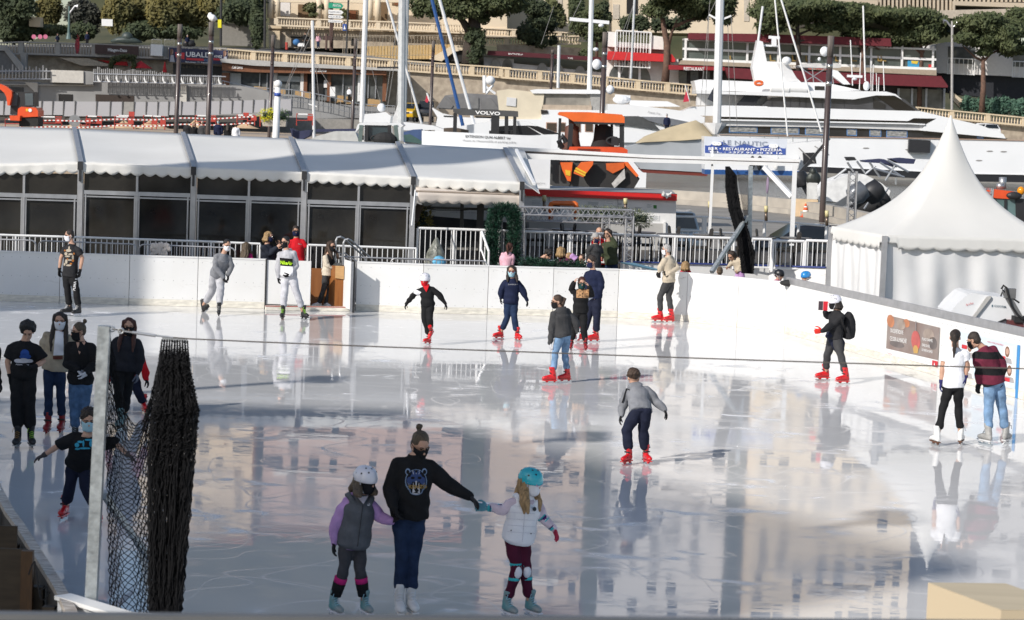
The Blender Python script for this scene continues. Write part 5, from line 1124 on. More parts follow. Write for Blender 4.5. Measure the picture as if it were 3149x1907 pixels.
plate(qy,((-420,1105),(640,1128),(1365,1147),(1420,1120),(1635,1124),(1530,1178),(-420,1140)),yd+.5,tint,ya,'side_recess',4)
slab(qy,((-30,1010),(75,922),(860,925),(1060,903),(1240,900),(1330,940),(1480,1052),(1240,1046),(640,1028)),yd+.8,5).build('saloon_glass',mat('saloon_grey',(.05,.052,.058),.1,var=.3,scale=.4),ya)
for x in(75,190,248,335,395,470,550,760,1035):plate(qy,((x,925),(x+4,925),(x+4,1020),(x,1018)),yd+.76,boot,ya,'mullion',.05)
slab(qy,((1060,910),(1235,903),(1440,1046),(1250,1044)),yd+.7,.3).build('windscreen',glass('screen_black',(.008,.008,.01),.05),ya);plate(qy,((1040,935),(1150,990),(1150,1028),(1035,1024)),yd+.7,tint,ya,'quarter_light',.06)
slab(qy,((-640,850),(-300,868),(0,868),(650,858),(1160,868),(1250,893),(1310,945),(1240,906),(1060,904),(850,942),(0,905),(-640,885)),yd+.2,6.2).build('roof_overhang',gel,ya)
slab(qy,((-660,765),(-600,752),(-60,775),(590,782),(665,800),(925,857),(650,862),(0,872),(-640,852)),yd+1,5).build('flybridge',gel,ya);plate(qy,((482,815),(575,818),(575,856),(482,853)),yd+.95,tint,ya,'window',.06)
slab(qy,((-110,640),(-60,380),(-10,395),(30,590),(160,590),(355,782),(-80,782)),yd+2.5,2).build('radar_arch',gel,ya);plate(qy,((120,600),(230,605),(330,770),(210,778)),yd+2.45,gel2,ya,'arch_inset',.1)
slab(qy,((325,622),(400,602),(700,598),(735,620),(730,640),(640,646),(340,636)),yd+2.5,2.5).build('bimini',mat('bimini_grey',(.55,.54,.52),.6),ya);mb=MB()
for a_,b_ in(((345,640),(560,780)),((600,640),(380,780)),((640,645),(660,800)),((460,640),(470,780))):mb.tube([W(*qy(*a_),yd+2.4),W(*qy(*b_),yd+2.4)],.05,5)
mb.build('bimini_frame',steel,ya)
slab(qy,((650,660),(700,670),(820,800),(760,800),(650,720)),yd+2,1).build('antenna_fin',gel,ya)
for x,y,rx,rz in((575,488,45,48),(215,575,45,38),(972,815,32,45),(525,560,16,18),(858,745,26,16)):
 mb=MB();k=3.08*s_at(yd);mb.ell(W(*qy(x,y),yd+2),(rx/k,rx/k,rz/k));mb.build('radar_dome',gel,ya,True)
mb=MB()
for x0,y0,x1,y1,r in((940,55,960,770,.09),(820,380,840,810,.06),(918,500,905,850,.05),(1013,575,1015,860,.04),(1037,610,1030,860,.04),(1065,690,1070,870,.04),(1130,580,1140,860,.05),(1090,730,1085,870,.04)):mb.tube([W(*qy(x0,y0),yd+2),W(*qy(x1,y1),yd+2)],r,5)
o=mb.build('whip_aerials',wpaint,ya);o['kind']='stuff'
mb=MB();mb.bar(W(*qy(788,720),yd+1.9),W(*qy(932,726),yd+1.9),.3,.25);mb.bar(W(*qy(45,352),yd+3),W(*qy(150,360),yd+3),.3,.3);mb.bar(W(*qy(0,430),yd+3),W(*qy(130,438),yd+3),.25,.2);mb.bar(W(*qy(95,360),yd+3),W(*qy(95,440),yd+3),.5,.4,(0,1,0));mb.build('radar_scanner',gel,ya)
for x in(150,320):mb=MB();c=W(*qy(x,838),yd+.6);mb.rings([(c+V((dx,0,0)),V((0,.55,0)),V((0,0,.62)))for dx in(-1.0,-.9,.9,1.0)],10);mb.build('liferaft',wpaint,ya,True)
for x,y in((968,1404),(1370,1418),(2140,1433),(2272,1437),(2038,1521)):plate(qy,[(x+32*math.cos(a)*(1 if x<2000 or x>2100 else 1),y+7*math.sin(a))for a in np.linspace(0,6.28,11)[:-1]],yd-.03,mat('port_grey',(.28,.27,.26),.4),ya,'porthole',.03)
mb=MB();c=W(*qy(1470,1385),yd-.4);mb.box(c,(2.2,.7,1.3));mb.build('anchor',dark,ya)
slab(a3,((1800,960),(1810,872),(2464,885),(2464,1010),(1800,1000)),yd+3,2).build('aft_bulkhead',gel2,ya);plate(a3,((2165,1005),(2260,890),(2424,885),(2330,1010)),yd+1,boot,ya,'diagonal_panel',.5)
slab(a3,((1640,1060),(1760,1010),(2050,1000),(2464,1008),(2464,1105),(1740,1095)),yd+.4,5).build('aft_deck',gel,ya)
mb=MB();mb.tube([W(*a3(2383+36*math.cos(a),788+18*math.sin(a)),yd)for a in np.linspace(0,6.3,14)],.14,6);mb.build('lifebuoy',org,ya)
plate(a3,((1690,870),(1712,860),(1728,960),(1665,968)),yd-.3,mat('flag_red',(.5,.03,.06),.7),ya,'ensign',.03);mb=MB();mb.tube([W(*a3(1685,805),yd-.3),W(*a3(1730,970),yd-.3)],.05,5);mb.build('flag_staff',wpaint,ya)
def mast(q,x0,y0,x1,y1,d,r,par,m=None,nm='mast'):
 mb=MB();a,b=W(*q(x0,y0),d),W(*q(x1,y1),d);a2_=a+(a-b)*.25 if y0<=5 else a;mb.tube([a2_,b],r,8);return mb.build(nm,m or mat('mast_white',(.66,.67,.68),.35,var=.05),par)
def wires(par,q,L,d,r=.03):
 mb=MB()
 for x0,y0,x1,y1 in L:mb.tube([W(*q(x0,y0),d),W(*q(x1,y1),d)],r,4)
 o=mb.build('rigging',mat('rig_wire',(.30,.29,.28),.4,.4),par);o['kind']='stuff'
sb=thing('sailing_boat',W(*a3(1500,1660),185),'grey hulled sailing boat under a tan tarpaulin with a tall white mast','boat');sd2=185
slab(a3,((1090,1400),(1300,1352),(1870,1322),(1945,1330),(1935,1600),(1900,1635),(1260,1600),(1160,1480)),sd2,3).build('hull',mat('hull_grey',(.42,.44,.46),.35,.2,var=.12,scale=.3),sb);plate(a3,((1250,1598),(1905,1634),(1890,1670),(1290,1635)),sd2+.1,bootr,sb,'boot_stripe',2.6)
g=[]
for j,v in enumerate(np.linspace(0,1,9)):
 top=[(1225,1345),(1300,1290),(1420,1245),(1520,1210),(1650,1175),(1785,1138),(1865,1185),(1945,1285)];bot=[(1215,1358),(1300,1348),(1420,1342),(1520,1338),(1650,1332),(1785,1322),(1865,1312),(1948,1305)]
 g.append([W(tx*(1-v)/1+bx_*v,ty*(1-v)+by*v,sd2+1.2-1.4*v**.7+.12*math.sin(i*2+j))for i,((tx,ty),(bx_,by))in enumerate(zip([a3(*p)for p in top],[a3(*p)for p in bot]))])
mb=MB();mb.grid(g);mb.grid([[p+V((0,2*(1.2-(p.y-sd2))*0+2.6*j/8,0))for p in r]for j,r in enumerate(g)]);mb.build('tarpaulin',tan,sb,True)
mast(a3,2015,0,1985,1165,sd2+4,.34,sb);mb=MB();mb.bar(W(*a3(1910,140),sd2+4),W(*a3(2010,195),sd2+4),.2,.15);mb.bar(W(*a3(2010,195),sd2+4),W(*a3(2120,150),sd2+4),.2,.15);mb.build('spreader',wpaint,sb)
mb=MB();c=W(*a3(1965,1200),sd2+1);mb.rings([(c+V((0,0,z)),V((w,0,0)),V((0,.6,0)))for z,w in((.3,1.0),(.1,.9),(-.6,.3))],12);mb.build('mast_base',gel2,sb)
wires(sb,a3,((1910,140,1870,1180),(2120,150,2180,1250),(1920,0,1830,1000),(2090,230,2110,1240),(1980,0,1890,180),(1700,800,1730,970)),sd2+4)
sl=slab(a3,((1895,940),(1985,770),(1995,960),(1970,975)),sd2+5,.05);sl.build('dark_flag',mat('flag_slate',(.03,.035,.05),.7),sb)
s2=thing('sailing_boat',W(*a4(200,1650),165),'white hulled sailing yacht with blue waterline under the restaurant sign','boat');s2d=172
slab(a4,((-560,1290),(-200,1345),(230,1362),(575,1330),(560,1400),(440,1560),(350,1625),(-560,1610)),s2d,3).build('hull',gel,s2);plate(a4,((-560,1605),(350,1620),(335,1665),(-560,1650)),s2d-.05,blu,s2,'waterline',2.8)
mb=MB()
for k in range(8):x=-400+k*135;mb.tube([W(*a4(x,1285+10*(k<3)),s2d),W(*a4(x,1345),s2d)],.04,4)
mb.tube([W(*a4(x,y),s2d)for x,y in((-420,1270),(0,1270),(300,1275),(560,1290),(570,1330))],.04,4);mb.tube([W(*a4(x,y),s2d)for x,y in((-420,1308),(0,1308),(300,1310),(560,1315))],.03,4);mb.build('pulpit_rail',steel,s2)
mast(a4,165,0,545,1250,s2d,.07,s2,wpaint,'forestay');mast(a4,105,0,225,1290,s2d,.06,s2,wpaint,'forestay');mb=MB();mb.bar(W(*a4(330,1650),s2d-1),W(*a4(620,1310),s2d-1),.25,.2);mb.build('bobstay',dark,s2);plate(a4,((370,1450),(480,1445),(500,1550),(380,1560)),s2d-.3,dark,s2,'anchor_plate',.3)
for x in(-110,-40,120,320):mb=MB();mb.ell(W(*a4(x,1545),s2d-.4),(.22,.22,.55));mb.build('fender',dark if x<0 else wpaint,s2,True)
wires(s2,a4,((330,1400,480,1540),(480,1385,620,1470),(0,1500,130,1560)),s2d-.3,.05)
tw_=thing('flybridge_boat',W(*a3(500,1500),205),'cream canvas covered flybridge boat behind the orange paver','boat');d_=205
slab(a3,((-160,1130),(320,1130),(330,1040),(960,1045),(970,1400),(350,1450),(-160,1450)),d_,4).build('hull',gel,tw_);slab(a3,((215,855),(280,845),(860,850),(890,865),(880,890),(240,885)),d_,4).build('hardtop',gel,tw_);slab(a3,((-100,860),(10,845),(240,870),(350,890),(320,1145),(-70,1130)),d_+.2,3).build('side_canvas',creamc,tw_);plate(a3,((-5,920),(85,930),(80,1010),(-10,1000)),d_+.1,gel2,tw_,'canvas_window',.1)
plate(a3,((345,885),(790,895),(780,1000),(335,995)),d_+.4,mat('clear_vinyl',(.16,.15,.135),.15,c2=(.34,.32,.28),scale=.8),tw_,'vinyl_window',.1);plate(a3,((780,890),(880,880),(945,1040),(800,1045)),d_+.3,mat('vinyl_grey',(.34,.335,.32),.25,var=.15),tw_,'vinyl_side',.1);plate(a3,((332,992),(800,1000),(800,1048),(325,1045)),d_+.2,mat('canvas_beige',(.42,.34,.26),.7),tw_,'lower_canvas',.2)
plate(a3,((318,1040),(380,1045),(388,1075),(322,1080)),d_-.1,tint,tw_,'lamp_box',.3)
for x0,x1 in((368,468),(492,552),(600,696),(735,812)):
 f_=plate(a3,((x0,1158),(x1,1160),(x1,1252),(x0,1248)),d_-.05,mat('frame_teak',(.40,.24,.17),.5),tw_,'window',.05);plate(a3,((x0+8,1166),(x1-8,1168),(x1-8,1243),(x0+8,1240)),d_-.1,mat('pane_brown',(.06,.045,.035),.15),f_,'pane',.05)
mast(a3,798,0,775,955,d_+2,.22,tw_);mb=MB();mb.bar(W(*a3(590,180),d_+2),W(*a3(965,215),d_+2),.3,.3);mb.build('crosstree',gel,tw_)
for x,y,r in((848,610,46),(888,242,26),(838,468,26),(975,850,40)):mb=MB();k=3.08*s_at(d_);mb.ell(W(*a3(x,y),d_+1),(r/k,r/k,r*(1.1 if r>30 else.7)/k));mb.build('radar_dome',gel,tw_,True)
gb=thing('cabin_cruiser',W(*a2(2100,1300),215),'white cabin cruiser with grey canvas canopy and clear panels','boat');d_=212
slab(a2,((1678,1012),(1790,1075),(1960,1110),(2560,1135),(2560,1330),(1700,1330),(1740,1110)),d_,4).build('hull',gel,gb);slab(a2,((1725,1028),(1812,905),(2000,882),(2290,900),(2400,950),(2464,1000),(2575,1080),(2540,1110),(1950,1045)),d_+.3,3).build('canopy',canv,gb)
for p_ in(((1745,1020),(1820,925),(1890,1000),(1870,1030)),((1905,1000),(1840,920),(2130,925),(2130,1030),(1920,1025)),((2150,930),(2250,930),(2330,1040),(2150,1035)),((2290,935),(2380,960),(2460,1050),(2370,1045))):plate(a2,p_,d_+.2,mat('vinyl_dark',(.12,.12,.125),.2,c2=(.22,.22,.22),scale=.7),gb,'clear_panel',.1)
mb=MB();k=3.08*s_at(d_);mb.ell(W(*a2(2242,762),d_+1),(46/k,46/k,44/k));mb.build('radar_dome',gel,gb,True);mb=MB();mb.tube([W(*a2(2185,715),d_+1),W(*a2(2190,880),d_+1)],.2,6);mb.tube([W(*a2(2195,820),d_+1),W(*a2(2290,890),d_+1)],.12,6);mb.tube([W(*a2(2270,800),d_+1),W(*a2(2200,890),d_+1)],.12,6);mb.build('mast',gel,gb);plate(a2,((1800,1094),(1890,1098),(1890,1110),(1800,1106)),d_-.05,txk,gb,'name_plate',.03)
mb=MB();mb.tube([W(*a2(1690,1010),d_),W(*a2(1640,880),d_)],.08,5);mb.build('flag_staff',wpaint,gb);plate(a2,((1640,900),(1660,950),(1645,975),(1622,960)),d_,mat('flag_red',(.5,.03,.06)),gb,'ensign',.03)
mc=thing('motor_boat',W(*a3(1200,1400),198),'white sports cruiser with dark wedge windows right of the thick brown pile','boat');d_=198
slab(a3,((950,985),(1160,990),(1700,1055),(1870,1110),(1870,1170),(1780,1160),(1450,1230),(1330,1350),(960,1350)),d_+1,4).build('hull',gel,mc);slab(a3,((1000,1100),(1240,1100),(1350,1130),(1445,1232),(1330,1215),(1150,1190),(1010,1180)),d_+.8,.5).build('windscreen',mat('screen_grey',(.07,.075,.08),.15),mc);slab(a3,((1270,1105),(1490,1110),(1740,1160),(1720,1180),(1500,1190),(1340,1145)),d_+.7,.4).build('side_window',mat('window_grey',(.16,.17,.19),.2),mc);slab(a3,((1155,985),(1165,950),(1520,960),(1640,1010),(1200,1010)),d_+1.5,3).build('flybridge',gel,mc);sign_text('Sweet Sea',*a3(1330,1068),*a3(1448,1085),d_+.9,txg,mc,hpx=6,shear=.3)
mb=MB();mb.bar(W(*a3(1020,908),d_+2),W(*a3(1165,918),d_+2),.3,.25);mb.ell(W(*a3(1085,945),d_+2),(.8,.6,.4));mb.build('radar_scanner',gel,mc)
sc=thing('sports_cruiser',W(*a3(0,1400),180),'sleek white boat with black wedge windows left of the orange paver','boat');d_=180
slab(a3,((-470,1200),(-100,1140),(180,1150),(500,1270),(480,1420),(-470,1420)),d_,4).build('hull',gel,sc);slab(a3,((-130,1200),(0,1190),(180,1190),(320,1275),(200,1280),(-100,1275)),d_-.05,.3).build('side_window',tint,sc);slab(a3,((180,1188),(290,1195),(500,1268),(340,1272)),d_-.04,.3).build('windscreen',tint,sc)
lb_=thing('dinghy',W(*a2(600,1380),150),'low boats under navy and grey covers behind the marquee ridge','boat');d_=150
slab(a2,((345,1215),(400,1245),(540,1230),(525,1290),(440,1330),(360,1290)),d_,2).build('navy_cover',cblue,lb_);slab(a2,((590,1225),(960,1220),(975,1245),(590,1250)),d_+5,1).build('boom_cover',cblue,lb_);slab(a2,((480,1345),(600,1290),(760,1245),(960,1245),(1000,1345)),d_,2).build('grey_cover',mat('cover_pale',(.50,.50,.48),.7,bump=.4,bscale=2),lb_);slab(a2,((1420,1250),(1500,1230),(1590,1225),(1600,1360),(1420,1345)),d_+3,2).build('blue_cover',mat('cover_blue',(.05,.09,.2),.7),lb_);slab(a2,((1420,1280),(1480,1270),(1600,1340),(1600,1365),(1430,1340)),d_+2.9,.1).build('green_screen',glass('green_screen',(.08,.14,.13)),lb_);slab(a2,((1420,1155),(1700,1190),(1820,1230),(1420,1235)),d_+6,2).build('white_deck',gel,lb_)
slab(a2,((1050,1080),(1150,1075),(1250,1060),(1300,1100),(1290,1165),(1040,1165)),d_+8,3).build('cabin',gel,lb_);mb=MB();mb.ell(W(*a2(1210,1020),d_+9),(.29,.29,.3));mb.build('radar_dome',gel,lb_,True)
rb=thing('outboard_boat',W(*qE(800,480),140),'white covered motor boat with navy bimini behind the lattice mast','boat');d_=142
slab(qE,((500,320),(620,240),(800,180),(960,175),(1120,260),(1200,330),(1150,480),(520,420)),d_,3).build('hull',mat('cover_white',(.70,.70,.69),.6,bump=.4,bscale=1.5),rb);slab(qE,((950,45),(1140,30),(1250,80),(1260,110),(1150,70),(960,60)),d_+1,2).build('bimini',cblue,rb);slab(qE,((1210,30),(1330,20),(1440,30),(1420,75),(1290,70)),d_+2,2).build('bimini',cblue,rb);slab(qE,((780,10),(860,10),(880,40),(800,45)),d_+1,1).build('lamp_box',dark,rb)
mb=MB()
for a_,b_ in(((790,60),(850,150)),((880,50),(960,160)),((1000,60),(1100,200)),((1100,60),(1300,190)),((1170,40),(1370,150)),((960,170),(1060,90)),((1240,90),(1150,230)),((1020,110),(1330,200)),((620,240),(780,120))):mb.tube([W(*qE(*a_),d_+.8),W(*qE(*b_),d_+.8)],.07,5)
o=mb.build('frame_tubes',steel,rb);o['kind']='stuff'
def outboard(label,q,x,y,d,k,m,tilt):
 t=thing('outboard_motor',W(*q(x,y),d),label,'outboard motor');c=W(*q(x,y),d);M_=Matrix.Rotation(R(tilt),3,'Y');f=lambda a,b,e:c+M_@V((a*k,b*k,e*k))
 mb=MB();mb.rings([(f(dx,0,z),M_@V((w*k,0,0)),V((0,.3*k,0)))for dx,z,w in((0,.75,.15),(0,.7,.36),(.02,.35,.42),(0,.05,.34),(0,0,.2))],12);mb.build('cowling',m,t,True)
 mb=MB();mb.prism([f(-.14,-.09,.02),f(.14,-.09,.02),f(.1,-.09,-.8),f(.32,-.09,-.95),f(.28,-.09,-1.08),f(-.1,-.09,-1.15),f(-.12,-.09,-.8)],V((0,.18*k,0)));mb.build('leg',m,t);mb=MB()
 for a in(0,2.1,4.2):mb.prism([f(-.16,0,-.98),f(-.18,.2*math.cos(a),-.98+.2*math.sin(a)),f(-.2,.24*math.cos(a+.6),-.98+.24*math.sin(a+.6))],M_@V((.03,0,0)))
 mb.build('propeller',steel,t)
og=mat('outboard_grey',(.13,.14,.155),.3,.3)
outboard('large grey outboard motor tilted up at the white covered boat',qE,810,400,133,1.5,og,55);outboard('black outboard motor beside the bronze bust',qE,380,280,140,1.2,dark,-30);outboard('black outboard motor behind the large grey one',qE,960,400,134,1.6,dark,50)
ri=thing('inflatable_boat',W(*qE(1000,500),136),'black inflatable boat on the quay behind the pagoda roof','boat');mb=MB();mb.tube([W(*qE(x,y),136)for x,y in((870,480),(1000,490),(1120,420),(1180,380))],[.45,.5,.5,.3],10);mb.build('tube',rub,ri,True);mb=MB()
for a_,b_ in(((950,500),(1020,400)),((1020,330),(1150,350)),((1030,330),(1060,420)),((1150,350),(1180,300)),((930,300),(930,350)),((1250,210),(1250,270))):mb.tube([W(*qE(*a_),135),W(*qE(*b_),135)],.06,5)
o=mb.build('frame_tubes',steel,ri);o['kind']='stuff'
def skirt(q,x0,x1,y,d,th,zb,m,par,nm):
 a,b=W(*q(x0,y),d),W(*q(x1,y),d);mb=MB();mb.prism([a,b,V((b.x,d,zb)),V((a.x,d,zb))],V((0,th,0)));mb.build(nm,m,par)
for q,x0,x1,y,d,th,par in((a3,-150,960,1440,205.3,3.4,tw_),(a2,1720,2550,1325,212.3,3.4,gb),(a3,965,1330,1345,199.3,3.4,mc),(a3,-460,475,1415,180.3,3.4,sc),(a2,490,990,1340,150.3,1.6,lb_),(a2,1050,1285,1160,158.3,2.4,lb_),(a2,1425,1600,1340,153.3,1.6,lb_),(qE,530,1140,440,142.3,2.6,rb)):skirt(q,x0,x1,y,d,th,SZ-.2,gel,par,'lower_hull')
chs=mat('chassis',(.05,.05,.05))
skirt(qC,520,1180,300,100.4,2,0,chs,pvr,'track');skirt(a2,1810,2450,1280,98.6,1.4,0,chs,vv,'track');skirt(a2,1010,1370,1330,96.3,1.6,0,zw,wl,'chassis');skirt(qE,2160,2480,640,72.2,1.5,.5,orr,tc,'engine_body')
for par,x0,x1,d in((tc,2190,2440,72),(wl,None,None,96)):
 for i in(0,1):
  c=W(*(qE(x0+(x1-x0)*i,700)if par is tc else a2(1040+300*i,1335)),d);c.z=.75
  for dy in(-.1,1.7):mb=MB();mb.tube([c+V((0,dy,0)),c+V((0,dy+.4,0))],.75,18);mb.build('wheel',tyre,par,True)
pile=mat('pile_brown',(.055,.038,.034),.35,var=.2,scale=1.2,coat=.2);pilew=mat('pile_top',(.07,.055,.048),.8,c2=(.16,.14,.125),scale=4,stretch=(3,3,.3),bump=.5);chrome=mat('pile_glint',(.45,.45,.43),.2,.8)
for q_,x0,y0,x1,y1,d,r,lb in((a4,637,340,555,2000,113,.15,'thick brown mooring pile between the sailing yacht and the pagoda tent'),(a3,930,305,880,1500,140,.16,'thick brown mooring pile behind the orange paver roof'),(a1,1707,230,1665,1300,150,.15,'left of the two tall brown piles in front of the blue shop sign'),(a1,2005,210,1968,1300,145,.16,'tall brown pile with a gull standing on its top'),(a2,187,330,145,1330,175,.14,'brown pile left of the white and blue banded post'),(a2,967,365,930,1300,200,.14,'brown pile in front of the cafe terrace'),(a2,1704,388,1668,1250,200,.14,'brown pile in front of the black parked car'),(a3,430,470,415,810,240,.15,'short brown pile in front of the red cafe awning')):
 t=thing('mooring_pile',W(*q_(x1,y1),d),lb,'pile','brown mooring piles');a,b=W(*q_(x0,y0),d),W(*q_(x1,y1),d)
 mb=MB();mb.tube([a.lerp(b,.12),b,V((b.x,b.y,min(b.z-.1,-2.5)))],r,14);mb.build('shaft',pile,t,True);mb=MB();mb.tube([a,a.lerp(b,.12)],r*1.08,12);mb.build('head',pilew,t,True)
 for u in(.16,.26):mb=MB();mb.tube([a.lerp(b,u),a.lerp(b,u+.025)],r*1.03,14);mb.build('band',chrome if d<160 else pile,t,True)  # bright metal rings stand in for glossy highlights round the nearer piles
gu=thing('gull',W(*a1(2008,205),145),'white and grey gull standing on a tall brown pile','bird');c=W(*a1(2012,165),145);k=1/(3.08*s_at(145));f=lambda x,y:c+V((x*k,0,-y*k))
mb=MB();mb.tube([f(-28,-8),f(-12,0),f(12,10),f(32,16),f(46,18)],[.14,.22,.23,.14,.03],10,True);mb.tube([f(-28,-8),f(-22,-26)],[.13,.11],10,True);mb.ell(f(-22,-28),(.13,.12,.12));mb.tube([f(-30,-27),f(-42,-24)],[.04,.015],6);remeshed(mb,'body',wpaint,gu,.02,2);mb=MB();mb.prism([f(-8,-8),f(20,0),f(50,22),f(20,18),f(-4,8)],V((0,-.2,0)));mb.build('wing',mat('gull_grey',(.22,.23,.25),.7),gu)
for dx in(-2,6):mb=MB();mb.tube([f(dx,14),f(dx,44)],.025,5);mb.build('leg',mat('gull_leg',(.4,.3,.2),.6),gu)
t=thing('channel_post',W(*a2(215,1300),150),'white round topped post with a blue band','post');b=W(*a2(208,1340),150);mb=MB();mb.tube([W(*a2(230,810),150),b,V((b.x,150,-2.5))],[.18,.24,.24],12);mb.ell(W(*a2(231,797),150),(.27,.27,.27));mb.build('shaft',wpaint,t,True);mb=MB();mb.tube([W(*a2(228,880),150),W(*a2(226,912),150)],.215,12);mb.build('blue_band',mat('band_blue',(.03,.08,.35),.4),t,True)
for q_,x0,y0,x1,y1,d,r,m,lb in((a2,558,195,572,1330,180,.12,None,'slim grey mast in front of the cafe script sign'),(a2,1062,0,1025,1160,190,.22,None,'white mast left of the twin masts'),(a2,1408,0,1395,1335,165,.27,mat('mast_grey',(.50,.52,.53),.35),'thick left mast of the twin grey masts'),(a2,1448,0,1420,1200,175,.2,mat('mast_grey',(.50,.52,.53),.35),'thinner right mast of the twin grey masts'),(a2,1260,0,1610,1240,170,.09,None,'white slanting stay right of the twin masts'),(a2,1690,0,1995,1245,185,.14,blu,'slanting blue wrapped forestay'),(a2,1762,0,2110,1260,183,.13,None,'slanting white forestay beside the blue one'),(a3,1205,0,1170,745,240,.12,mat('mast_grey',(.50,.52,.53)),'slim grey mast in front of the arched window'),(a3,490,430,480,835,235,.16,None,'short white radar mast in front of the stone balustrade'),(a4,-10,60,-65,480,239,.12,None,'white lattice legged antenna mast on the yacht stern')):
 t=thing('mast'if 'stay'not in lb else 'forestay',W(*q_(x1,y1),d),lb,'mast');mast(q_,x0,y0,x1,y1,d,r,t,m)
 if 'twin'in lb and 'left'in lb:
  mb=MB();mb.bar(W(*a2(1170,640),d),W(*a2(1420,640),d),.2,.12);mb.build('spreader',dark,t);mb=MB();mb.prism([W(*a2(x,y),d)for x,y in((1390,900),(1415,1165),(1300,1165),(1345,1050))],V((0,.4,0)));mb.build('sail_cover',mat('sail_pale',(.62,.62,.62),.7),t);wires(t,a2,((1380,80,1250,950),(1390,240,1270,1000),(1430,0,1500,1000),(1380,640,1350,1000)),d,.025)
 if 'cafe script'in lb:wires(t,a2,((555,210,300,830),(560,300,240,980),(570,400,640,1200),(562,560,780,900)),d,.022);mb=MB();mb.bar(W(*a2(520,985),d),W(*a2(600,1010),d),.12,.08);mb.build('spreader',wpaint,t)
 if 'left of the twin'in lb:wires(t,a2,((1070,0,960,560),(1050,300,1000,900),(1060,400,1200,980)),d,.022);mb=MB();mb.bar(W(*a2(965,690),d),W(*a2(1060,705),d),.14,.1);mb.build('spreader',dark,t)
 if 'arched'in lb:wires(t,a3,((1205,20,980,600),(1210,0,1130,280),(1190,300,1080,700),(440,60,320,420),(700,0,580,250)),d,.03)
 # ------------------------------------------------------------------ far shore: site, terraces, buildings, trees
lime=mat('limestone',(.60,.49,.34),.85,var=.12,scale=.8,bump=.2,bscale=6);lime_shaded=mat('limestone_shaded',(.36,.34,.31),.85,var=.15,scale=.6);rubble=mat('rubble_stone',(.46,.39,.30),.9,c2=(.28,.23,.18),scale=1.6,bump=.6,bscale=2.2);plas=mat('plaster_cream',(.68,.57,.42),.85,var=.06,scale=.4);plw=mat('plaster_white',(.72,.69,.66),.8,var=.05);dkin=mat('dark_interior',(.012,.011,.010),.8,var=.6,scale=.4);wood2=mat('fascia_wood',(.22,.085,.035),.55,c2=(.14,.055,.025),scale=1.5,stretch=(8,1,1));mar=mat('awning_maroon',(.12,.013,.02),.8,bump=.3,bscale=2);redaw=mat('awning_red',(.52,.02,.022),.75);yel=mat('wall_yellow',(.55,.38,.17),.85,var=.08);shopgl=mat('shop_glass',(.03,.035,.038),.1,c2=(.16,.17,.17),scale=.6)
far_ground=mat('far_road',(.26,.25,.23),.9)
def sheet(name,pts,m,kind=True):
 mb=MB();mb.add(pts,[tuple(range(len(pts)))]);o=mb.build(name,m);return struct(o)if kind else o
mb=MB();mb.prism([V((-190,135,1.62)),V((-17,135,1.62)),V((-17.5,262,1.62)),V((-190,262,1.62))],V((0,0,-3.5)));struct(mb.build('site_ground',mat('site_sand',(.50,.38,.26),.95,c2=(.20,.19,.18),scale=.10,bump=.3,bscale=2)))
mb=MB();mb.prism([V((-220,262.5,3.3)),V((240,262.5,3.3)),V((240,420,3.3)),V((-220,420,3.3))],V((0,0,-6)));struct(mb.build('road',far_ground))
tl=[(a1,-200,430),(a1,900,435),(a1,2464,480),(a2,900,530),(a2,2464,715),(a3,900,790),(a3,1800,885),(a4,800,1020),(a4,1480,1090),(a4,2464,1185),(a4,3400,1280)]
tp=[W(*q(x,y+8),280.6)for q,x,y in tl]
hb=[p+V((0,26,1.0))for p in tp];hb2=[V((p.x*1.3,560,128))for p in tp]
mb=MB();mb.grid([tp,hb]);struct(mb.build('terrace_road',far_ground));mb=MB();mb.grid([hb,[V((p.x*1.1,378,p.z+7))for p in tp],hb2]);struct(mb.build('hill',mat('hill_green',(.03,.038,.014),.95,c2=(.09,.085,.04),scale=.12,bump=.5,bscale=.6)))
mb=MB();mb.grid([tp,[V((p.x,p.y+.1,3))for p in tp]]);t=thing('retaining_wall',tp[4],'rubble stone retaining wall under the harbour balustrade','wall');mb.build('wall',rubble,t)
def balus(label,q,pts,hz,d,m=lime,nb=6,gap=.34,th=.3):
 t=thing('balustrade',W(*q(*pts[0]),d),label,'balustrade');P_=[W(*q(x,y),d)for x,y in pts];h=hz/3.08/s_at(d);u=V((0,0,1))
 for a,b in zip(P_[:-1],P_[1:]):
  mb=MB();mb.bar(a-u*.08,b-u*.08,th+.12,.16);mb.build('coping',m,t);mb=MB();mb.bar(a-u*(h-.1),b-u*(h-.1),th+.05,.22);mb.build('plinth',m,t)
  L=(b-a).length;n=max(1,round(L/4.2))
  for i in range(n):
   A,B=a.lerp(b,i/n),a.lerp(b,(i+1)/n);mb=MB();mb.bar(A-u*.16,A-u*(h-.2),th+.25,th,(0,1,0));mb.build('pier',m,t)
   mb=MB();k=max(2,int((B-A).length/gap))
   for j in range(1,k):
    c=A.lerp(B,j/k);mb.tube([c-u*.16,c-u*(.16+(h-.36)*.3),c-u*(.16+(h-.36)*.62),c-u*(h-.2)],[.055,.06,.115,.07],6)
   o=mb.build('balusters',m,t);o['kind']='stuff'
 return t
balus('sunlit harbour balustrade curving past the red cafe awning and the arched window',a3,((-60,640),(0,645),(620,690),(1240,755),(1800,805),(2240,845)),100,280)
balus('stone balustrade over the cafe roof and beside the tall pine trunk',a2,((-320,452),(0,482),(900,535),(1700,590),(2440,640)),105,280.3)
balus('balustrade above the recess with the brown ice cream shop sign',a1,((-120,405),(200,392),(900,412),(1560,436),(2150,455)),122,279,lime_shaded)  # greyer limestone paints the shade lying on this left stretch
balus('balustrade in front of the ivy hedge and white car on the right',a4,((1440,1010),(2464,1108),(3000,1160)),88,280)
